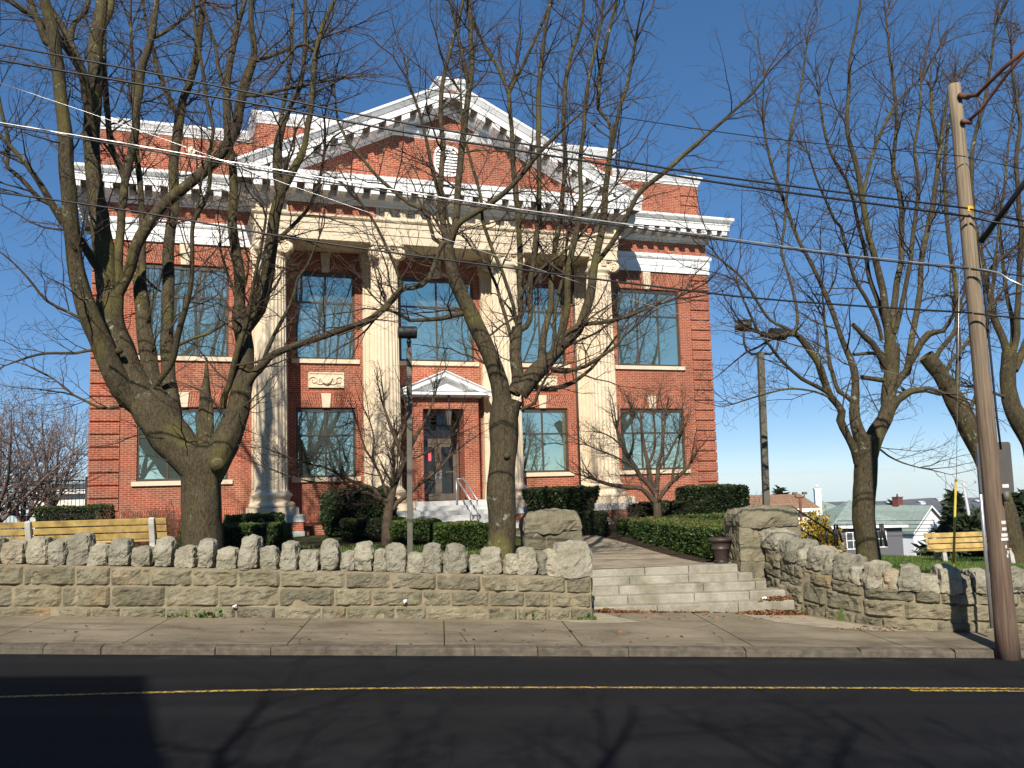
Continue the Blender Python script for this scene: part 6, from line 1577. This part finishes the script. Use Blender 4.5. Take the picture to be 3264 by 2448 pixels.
# wires
WR_ = [('silver','thick bright messenger cable crossing the facade to the pole', .011, [(-60,252),(0,265),(300,315),(610,369),(1000,434),(1500,505),(1850,553),(2093,577)], .014),
 ('cable','black cable just under the bright messenger cable', .012, [(-60,256),(0,270),(300,321),(610,376),(1000,441),(1500,510),(1850,557),(2093,581)], 0),
 ('cable','upper black cable of the pair running to the yellow insulator', .016, [(-60,85),(0,96),(307,154),(610,214),(847,261),(1389,355),(1602,388),(2090,450)], 0),
 ('cable','lower black cable of the pair below the yellow insulator', .018, [(-60,119),(0,130),(192,163),(610,235),(847,281),(1389,368),(1602,402),(2095,468)], 0),
 ('cable','lowest black cable crossing in front of the capitals', .016, [(-60,408),(0,416),(300,458),(610,511),(915,555),(1457,624),(1700,650),(2100,676)], 0),
 ('silver','thin slanting service wire crossing the maple trunks', .005, [(-40,166),(65,201),(314,286),(620,398),(785,455),(958,515),(1257,612),(1457,676),(1700,744),(1990,822)], 0),
 ('cable','thin topmost wire near the upper edge', .008, [(-60,8),(0,22),(230,65),(528,125),(748,165),(949,197),(1340,253),(1650,298),(2087,338)], 0)]
for mt, lb, r, pts, _ in WR_:
    bb = PB-.22 if 'service' not in lb else 16.4
    P3 = [np.array([*at(x, y, bb)]) for x, y in pts]
    P3 = catmull([np.array([*p, 0, 0, 0, 0]) for p in P3], .8); m = MB(); m.tube([p[:3] for p in P3], r, 6)
    if 'bright messenger cable crossing' in lb:
        sp = []; 
        for i in range(len(P3)-1):
            for k in range(4):
                f = k/4; c = P3[i][:3]*(1-f)+P3[i+1][:3]*f; t = (i*4+k)*1.35; sp.append(c+np.array([0, cos(t), sin(t)])*.014)
        m.tube(sp, .005, 4)
    tag(m.build('overhead_wire', M[mt]), lb, 'wire', 'overhead wires along the street')
for lb, r, pts in (('continuation of the upper cable pair beyond the pole', .016, [(2095,452),(2150,464),(2260,488)]),('continuation of the lower cable of the pair beyond the pole', .018, [(2098,470),(2150,480),(2260,500)]),('bright cable drooping away to the right of the pole', .014, [(2096,579),(2130,583),(2160,590),(2180,604),(2260,640)]),('black cable leaving the pole to the right at the bright cable', .012, [(2098,582),(2150,588),(2260,604)]),('thin wire leaving the pole to the right above the cable pair', .008, [(2090,340),(2150,352),(2260,376)]),('lowest cable going on to the right of the pole', .016, [(2103,677),(2150,682),(2260,694)])):
    m = MB(); m.tube([at(x, y, PB-.2-.15*i) for i, (x, y) in enumerate(pts)], r, 6); tag(m.build('overhead_wire', M['silver' if 'bright cable d' in lb else 'cable']), lb, 'wire', 'overhead wires along the street')
# back of a sign beside the pole
m = MB(); sgn = thing('road_sign', 'grey back of a road sign with a small sticker, behind the utility pole', 'sign', tuple(at(2150,1010,15.6)), 0.12)
c0 = to_ab(at(2108,952,15.6)); c1 = to_ab(at(2193,1060,15.6)); hw, hh = (c1[0]-c0[0])/2, (c0[2]-c1[2])/2
n = 6; pts = []
for cx, cz, t0 in ((1,1,0),(-1,1,90),(-1,-1,180),(1,-1,270)):
    for k in range(n+1): t = radians(t0+90*k/n); pts.append((cx*(hw-.05)+.05*cos(t), cz*(hh-.05)+.05*sin(t)))
m.add([(x,y,z) for y in (0,.006) for x,z in pts], [tuple(range(len(pts)-1,-1,-1)), tuple(range(len(pts),2*len(pts)))]+[(k,(k+1)%len(pts),(k+1)%len(pts)+len(pts),k+len(pts)) for k in range(len(pts))])
M['signback'] = plain('dull sign back', (0.075,0.07,0.066), .6, .15, 3, .4); m.build('panel', M['signback'], sgn)
m = MB(); m.box(hw-.24,hw-.10,-.004,-.001,-hh+.09,-hh+.15); m.build('sticker', M['tagwhite'], sgn)
cz_ = sgn.location.z; m = MB(); m.tube([(-.28,.05,hh*.6),(-.28,.05,-(cz_-.15))], .03, 8); m.box(-.32,.05,.0065,.03,-.03,.03); m.build('sign_post', M['steel'], sgn)
# guy wire with a yellow guard
gb = at_px(3036, 1815, 17.3); gp = to_ab(gb)
gw = thing('guy_wire', 'yellow plastic guard on a guy wire rising from the lawn behind the right wall', 'guy wire', tuple(ab(gp[0], 17.3, .85)))
g1 = at_px(3047, 1527, 17.35); g2 = at_px(3060, 700, 17.5); M['guyyellow'] = plain('yellow plastic', (0.42,0.33,0.045), .5)
m = MB(); m.tube([ab(gp[0]-.01, 17.3, .75), g1], .024, 8); keep(m.build('guard', M['guyyellow'], None), gw)
m = MB(); m.tube([g1-np.array([0,0,.1]), g2], .006, 5); keep(m.build('cable', M['silver'], None), gw)
# black pipe railing and wire fence beyond the lawn
RB = 25.2
rl = thing('railing', 'black pipe railing going down steps beside the forsythia', 'railing', tuple(at(1720,1110,RB)))
m = MB()
Q = lambda x, y, b=RB: at_px(2440+x/2.684, 1500+y/2.684, b)
m.tube([Q(160,330),Q(185,305),Q(215,303),Q(330,375),Q(470,465),Q(610,560)], .028, 8); m.tube([Q(300,505),Q(350,530),Q(400,560),Q(480,605)], .024, 8)
for x, y0, y1 in ((520,495,620),(590,462,625),(612,462,640),(375,555,600)): m.tube([Q(x,y0),Q(x+4,y1)], .028, 8)
m.tube([Q(612,465),Q(658,615)], .028, 8); keep(m.build('rail', M['iron'], None), rl)
ff = thing('wire_fence', 'low wire fence on leaning black posts along the lawn edge', 'fence', tuple(at(1850,1110,RB)))
for x0, x1 in ((980,990),(988,1032),(1000,1040)):
    m = MB(); m.tube([Q(x0,455),Q(x1,650)], .03, 7); keep(m.build('fence_post', M['iron'], None), ff)
for y0, y1 in ((430,425),(462,460),(497,492),(525,520),(560,556)):
    m = MB(); m.tube([Q(612,y0),Q(1000,(y0+y1)/2+2),Q(1450,y1)], .007, 4); keep(m.build('fence_wire', M['cable'], None), ff)
# iron picket fence at the left edge
IB = 31.0
fz0 = to_ab(at_px(60, 1660, IB)); q0 = to_ab(at_px(-200, 1600, IB)); q1 = to_ab(at_px(285, 1600, IB)); ftop = to_ab(at_px(150, 1534, IB))[2]; fmid = to_ab(at_px(150, 1567, IB))[2]; fbot = terrace(-12, IB)-.1
fr_ = thing('picket_fence', 'black iron picket fence left of the brick building', 'fence', tuple(ab(q1[0]-2, IB, fbot)))
m = MB(); m.tube([ab(q0[0],IB,ftop), ab(q1[0],IB,ftop)], .022, 6); m.tube([ab(q0[0],IB,fmid), ab(q1[0],IB,fmid)], .02, 6); m.tube([ab(q0[0],IB,fbot+.15), ab(q1[0],IB,fbot+.15)], .02, 6); keep(m.build('rail', M['iron'], None), fr_)
m = MB(); a = q0[0]
while a < q1[0]: m.tube([ab(a,IB,fbot), ab(a,IB,ftop+.02)], .010, 5); a += .118
o = keep(m.build('picket', M['iron'], None), fr_); o['kind'] = 'stuff'
for k in range(4):
    a = q1[0]-.1-1.9*k; m = MB(); m.tube([ab(a,IB,fbot-.2), ab(a,IB,ftop+.12)], .045, 8); keep(m.build('fence_post', M['iron'], None), fr_)
# ================================================================ houses beyond, and across the street
def mat_shingle(name, c):
    m, nt, b = mat_new(name); v = obj_pos(nt)
    t = N(nt, 'ShaderNodeTexBrick'); t.inputs['Scale'].default_value = 1; t.inputs['Brick Width'].default_value = .3; t.inputs['Row Height'].default_value = .14; t.inputs['Mortar Size'].default_value = .012
    t.inputs['Color1'].default_value = (*c,1); t.inputs['Color2'].default_value = (*[x*.8 for x in c],1); t.inputs['Mortar'].default_value = (*[x*.55 for x in c],1)
    mp = N(nt, 'ShaderNodeMapping'); mp.inputs['Rotation'].default_value = (radians(90),0,0); nt.links.new(v, mp.inputs['Vector']); nt.links.new(mp.outputs[0], t.inputs['Vector'])
    nz = ramp(nt, noise_tex(nt, v, 2.2, 6, .7), [(.3,(.78,.78,.78)),(.7,(1.15,1.15,1.15))])
    nt.links.new(mix(nt, 1.0, t.outputs['Color'], nz, 'MULTIPLY'), b.inputs['Base Color']); b.inputs['Roughness'].default_value = .9; return m
def mat_siding(name, c):
    m, nt, b = mat_new(name); v = obj_pos(nt); w = N(nt, 'ShaderNodeTexWave', bands_direction='Z', wave_profile='SAW'); w.inputs['Scale'].default_value = 1.6; nt.links.new(v, w.inputs['Vector'])
    nt.links.new(ramp(nt, w.outputs['Fac'], [(0,tuple(x*.78 for x in c)),(.15,c),(1,c)]), b.inputs['Base Color']); b.inputs['Roughness'].default_value = .7; return m
M['shingle'] = mat_shingle('grey green shingles', (0.26,0.33,0.29)); M['shingle2'] = mat_shingle('brown shingles', (0.30,0.17,0.10)); M['siding_white'] = mat_siding('white siding', (0.72,0.73,0.75)); M['siding_grey'] = mat_siding('dark grey siding', (0.10,0.10,0.115)); M['cream'] = mat_siding('cream siding', (0.72,0.68,0.58))
M['shingle_dark'] = mat_shingle('dark green roof', (0.075,0.10,0.085)); M['brickred'] = plain('chimney brick', (0.16,0.05,0.04), .9)
M['hglass'] = plain('window glass', (0.06,0.07,0.08), .1, .3, 1, .8)
def house(label, p, rot, lx, ly, zb, ze, rise, hip, wall, roof, chim=None, wins=(), over=.4, name='house', group='houses beyond the park'):
    """x = width along the front, y = depth; walls from zb to the eaves ze; hip: hipped roof, 'front': gable facing the camera, 'side': ridge along x"""
    r = thing(name, label, 'house', (p[0], p[1], zb), rot, group); e = ze-zb
    m = MB(); m.box(-lx/2, lx/2, 0, ly, 0, e)
    if hip == 'front': m.add([(-lx/2,0.0,e),(lx/2,0.0,e),(0,0.0,e+rise),(-lx/2,ly,e),(lx/2,ly,e),(0,ly,e+rise)], [(0,1,2),(5,4,3)])
    m.build('wall', wall, r)
    m = MB(); o = over; t = .12; X, Y0, Y1 = lx/2+o, -o, ly+o; dz = rise*o/(lx/2) if hip == 'front' else rise*o/(ly/2)
    if hip is True:
        ix = min(lx, ly)/2; vs = [(-X,Y0,e-dz),(X,Y0,e-dz),(X,Y1,e-dz),(-X,Y1,e-dz),(-lx/2+ix,ly/2,e+rise),(lx/2-ix,ly/2,e+rise)]; fs = [(0,1,5,4),(1,2,5),(2,3,4,5),(3,0,4)]
    elif hip == 'front': vs = [(-X,Y0,e-dz),(0,Y0,e+rise),(X,Y0,e-dz),(-X,Y1,e-dz),(0,Y1,e+rise),(X,Y1,e-dz)]; fs = [(0,1,4,3),(1,2,5,4)]
    else: vs = [(-X,Y0,e-dz),(X,Y0,e-dz),(X,ly/2,e+rise),(-X,ly/2,e+rise),(X,Y1,e-dz),(-X,Y1,e-dz)]; fs = [(0,1,2,3),(3,2,4,5)]
    k = len(vs); m.add(vs+[(x,y,z+t) for x,y,z in vs], [tuple(reversed(f)) for f in fs]+[tuple(i+k for i in f) for f in fs]); ro = m.build('roof', roof, r)
    m = MB()        # fascia boards
    if hip == 'front':
        for s in (-1,1): m.add([(s*X,Y0-.02,e-dz-.12),(0,Y0-.02,e+rise-.12),(0,Y0-.02,e+rise+.13),(s*X,Y0-.02,e-dz+.13)], [(0,1,2,3)])
    else: m.box(-X,X,Y0-.05,Y0-.02,e-dz-.12,e-dz+.12)
    m.build('fascia', M['white'], r)
    if chim:
        x, y, w, h, mt = chim; m = MB(); m.box(x-w,x+w,y-w,y+w,e+rise*.4,e+rise+h); m.box(x-w-.05,x+w+.05,y-w-.05,y+w+.05,e+rise+h-.12,e+rise+h); m.tube([(x,y,e+rise+h),(x,y,e+rise+h+.35)], .1, 8); m.build('chimney', mt, ro)
    for (x, z, w, h) in wins:
        m = MB(); m.box(x-w/2-.1,x+w/2+.1,-.06,.02,z-h/2-.1,z+h/2+.1); m.box(x-.03,x+.03,-.075,-.05,z-h/2,z+h/2); m.box(x-w/2,x+w/2,-.075,-.05,z-.03,z+.03); wf = m.build('window', M['white'], r)
        m = MB(); m.box(x-w/2,x-.03,-.07,-.055,z-h/2,z-.03); m.box(x+.03,x+w/2,-.07,-.055,z-h/2,z-.03); m.box(x-w/2,x-.03,-.07,-.055,z+.03,z+h/2); m.box(x+.03,x+w/2,-.07,-.055,z+.03,z+h/2); m.build('pane', M['hglass'], wf)
    return r
def hpx(x, y, b): return at_px(2440+x/2.684, 1500+y/2.684, b)
# grey-walled house with the grey-green hipped roof
bA = 80; l_ = hpx(600,470,bA); r_x = hpx(1150,470,bA); wA = np.linalg.norm((r_x-l_)[:2]); zr = hpx(580,268,bA+5)[2]; zeA = hpx(700,468,bA)[2]; gA = ground_z(*((l_+r_x)/2)[:2])
house('dark grey house with a grey green hipped roof and a white chimney', (l_+r_x)/2, radians(-3), wA, 9.5, gA, zeA, zr-zeA, True, M['siding_grey'], M['shingle'], (-3.0,4.5,.27,1.3,M['white']), [(-wA/2+1.55,zeA-gA-1.35,1.0,1.35),(wA/2-1.9,zeA-gA-1.25,.85,1.3)])
bA2 = 90; l_ = hpx(270,420,bA2); r_x = hpx(900,420,bA2); zr = hpx(500,268,bA2+4)[2]; zeA = hpx(500,425,bA2)[2]; gA = ground_z(*((l_+r_x)/2)[:2])
house('grey green hipped roof behind the forsythia, joined to the grey house', (l_+r_x)/2, radians(-3), np.linalg.norm((r_x-l_)[:2]), 8, gA, zeA, zr-zeA, True, M['siding_grey'], M['shingle'])
# white gabled house
bB = 105; l_ = hpx(1215,530,bB); r_x = hpx(1615,490,bB); mid = (l_+r_x)/2; zr = hpx(1408,305,bB)[2]; zeB = hpx(1300,505,bB)[2]; gB = ground_z(*mid[:2])
house('white gabled house with a grey green roof and a red brick chimney', mid, radians(27), np.linalg.norm((r_x-l_)[:2])*1.05, 11, gB, zeB, zr-zeB, 'front', M['siding_white'], M['shingle'], (.2,4.6,.42,1.1,M['brickred']))
bC = 135; l_ = hpx(950,380,bC); r_x = hpx(1100,380,bC); mid = (l_+r_x)/2; gC = ground_z(*mid[:2]); zeC = hpx(1000,395,bC)[2]
house('low dark green roof between the two grey green roofs', mid, 0, 9, 7, gC, zeC, hpx(1000,338,bC)[2]-zeC, 'side', M['siding_grey'], M['shingle_dark'])
bD = 62; mid = hpx(10,330,bD); gD = ground_z(*mid[:2]); zeD = at_px(2415,1625,bD)[2]
house('brown roofed house behind the tall pillar, left of the double lamp post', mid, .1, 6.5, 6, gD, zeD, at_px(2415,1586,bD)[2]-zeD, 'side', M['cream'], M['shingle2'])
bE = 66; mid = hpx(205,335,bE); gE = ground_z(*mid[:2]); zeE = hpx(200,332,bE)[2]
house('small white gable peeping over the black railing', mid, 0, 2.6, 4, gE, zeE, hpx(200,308,bE)[2]-zeE, 'front', M['siding_white'], M['shingle'])
bF = 120; mid = hpx(1720,470,bF); gF = ground_z(*mid[:2]); zeF = hpx(1700,440,bF)[2]
house('long low grey roof behind the right bench', mid, 0, 4.8, 8, gF, zeF, hpx(1700,408,bF)[2]-zeF, 'side', M['siding_white'], M['asphaltroof'])
# white garage with a green roof seen through the iron fence
bG = 58; l_ = at_px(126,1590,bG); r_x = at_px(300,1590,bG); mid = (l_+r_x)/2; gG = ground_z(*mid[:2]); zeG = at_px(200,1566,bG)[2]
house('cream garage with a dark green roof seen through the iron fence', mid, radians(4), np.linalg.norm((r_x-l_)[:2])*1.25, 7, min(gG, at_px(200,1602,bG)[2]), zeG, at_px(240,1545,bG)[2]-zeG, 'side', M['cream'], M['shingle_dark'])
# far lamp post and leaning pole on the slope
def far_lamp():
    b = 48; p = hpx(302,355,b); g = ground_z(p[0], p[1]); r = thing('lamp_post', 'small distant lamp post with two floodlights above the grey green roof', 'lamp post', (p[0],p[1],g)); zt = hpx(300,232,b)[2]-g; k = b/2962/2.684
    m = MB(); m.tube([(0,0,0),(0,0,zt)], .07, 7); m.build('post', M['rust'], r)
    m = MB(); m.tube([(-42*k,0,zt+25*k),(-40*k,0,zt+8*k),(-20*k,0,zt),(20*k,0,zt),(38*k,0,zt+8*k),(40*k,0,zt+25*k)], .03, 6); m.build('arm', M['iron'], r)
    for s in (-1,1):
        m = MB(); m.obox((s*42*k,0,zt+38*k), ((1,0,0),(0,1,0),(0,0,1)), 18*k, .12, 11*k); m.build('lamp_head', M['lamp_post'], r)
far_lamp()
b_ = 85; p = hpx(1745,405,b_); t_ = hpx(1690,92,b_); g = ground_z(p[0], p[1]); r = thing('utility_pole', 'leaning pale utility pole far off beside the pointed evergreen', 'utility pole', (p[0],p[1],g))
M['palepole'] = plain('pale pole', (0.42,0.42,0.42), .8); dr = (t_-p)/max(.1, (t_-p)[2]); m = MB(); m.tube([p+dr*(g-p[2]), t_], [.17,.12], 8); keep(m.build('pole', M['palepole'], None), r)
m = MB(); c = p+(t_-p)*.82; m.tube([c+np.array([-1.1,0,.25]), c, c+np.array([1.1,0,.45])], .05, 6)
for q in ((-1.1,.25),(0,.0),(1.1,.45)): m.tube([c+np.array([q[0],0,q[1]]), c+np.array([q[0],0,q[1]+.4])], .09, 6)
keep(m.build('crossarm', M['palepole'], None), r)
# pale warehouses in the far valley
M['shed'] = plain('far shed', (0.6,0.62,0.64), .8)
for i, (x, y, w, h, b) in enumerate(((1520,250,42,6,2300),(1350,276,22,5,1900),(1070,282,16,5,1800),(1850,270,26,6,1500),(2030,205,12,7,2600),(330,242,20,5,2400),(1900,282,14,5,1400))):
    p = hpx(x, y, b); k = b/2962/2.684; q = thing('warehouse', ['long pale blue warehouse on the far ridge','white shed left of the brick chimney in the valley','tiny white shed by the round evergreen in the valley','white warehouse right of the leaning pole','white tank on the right skyline','pale building on the far ridge above the grey green roof','small white shed under the right warehouse'][i], 'warehouse', (p[0],p[1],p[2]-h*k), 0, 'pale buildings in the far valley')
    m = MB(); m.box(-w*k,w*k,0,30,-2,h*k*1.6); m.build('wall', M['shed'], q); m = MB(); m.add([(-w*k*1.02,-1,h*k*1.6),(w*k*1.02,-1,h*k*1.6),(w*k*1.02,15,h*k*1.6+3),(-w*k*1.02,15,h*k*1.6+3),(w*k*1.02,31,h*k*1.6),(-w*k*1.02,31,h*k*1.6)], [(0,1,2,3),(3,2,4,5)]); m.build('roof', M['shed'], q)
# the tall house across the street that shades the road at the left
OB = thing('apartment_house', 'tall plain brick house across the street shading the left end of the road', 'building', tuple(ab(-3.9, -2.0, .5)), AL)
m = MB(); HH = 7.6
m.box(-13, 0, -6, 0, -1, HH, uvaxis=1); m.build('wall', M['brick'], OB)
m = MB(); m.add([(-13.2,.2,HH),(.2,.2,HH),(.2,-6.2,HH),(-13.2,-6.2,HH),(-10.4,-2.6,HH+6.1),(-2.7,-2.6,HH+6.1),(-2.7,-3.4,HH+6.1),(-10.4,-3.4,HH+6.1)], [(0,1,5,4),(1,2,6,5),(2,3,7,6),(3,0,4,7),(4,5,6,7),(3,2,1,0)]); m.build('roof', M['asphaltroof'], OB)
for i in range(4):
    for j in range(2):
        m = MB(); x = -12+3.1*i; z = 1.2+3.5*j; m.box(x,x+1.2,.0,.05,z,z+1.8); wf = m.build('window', M['white'], OB); m = MB(); m.box(x+.08,x+1.12,.05,.06,z+.08,z+1.72); m.build('pane', M['hglass'], wf)
# ================================================================ thin haze over the valley
HZ, hnt, hb = mat_new('haze'); hnt.nodes.remove(hb)
vp = N(hnt, 'ShaderNodeVolumePrincipled'); vp.inputs['Color'].default_value = (0.80,0.87,1.0,1); vp.inputs['Density'].default_value = 0.00005; vp.inputs['Anisotropy'].default_value = 0.0
hnt.links.new(vp.outputs[0], hnt.nodes['Material Output'].inputs['Volume'])
zmin = min(v.co.z for v in bpy.data.objects['ground'].data.vertices)
hzb = MB(); hzb.box(-7600, 7600, -11000, 6600, zmin-1, 40); tag(hzb.build('haze', HZ), kind='stuff')
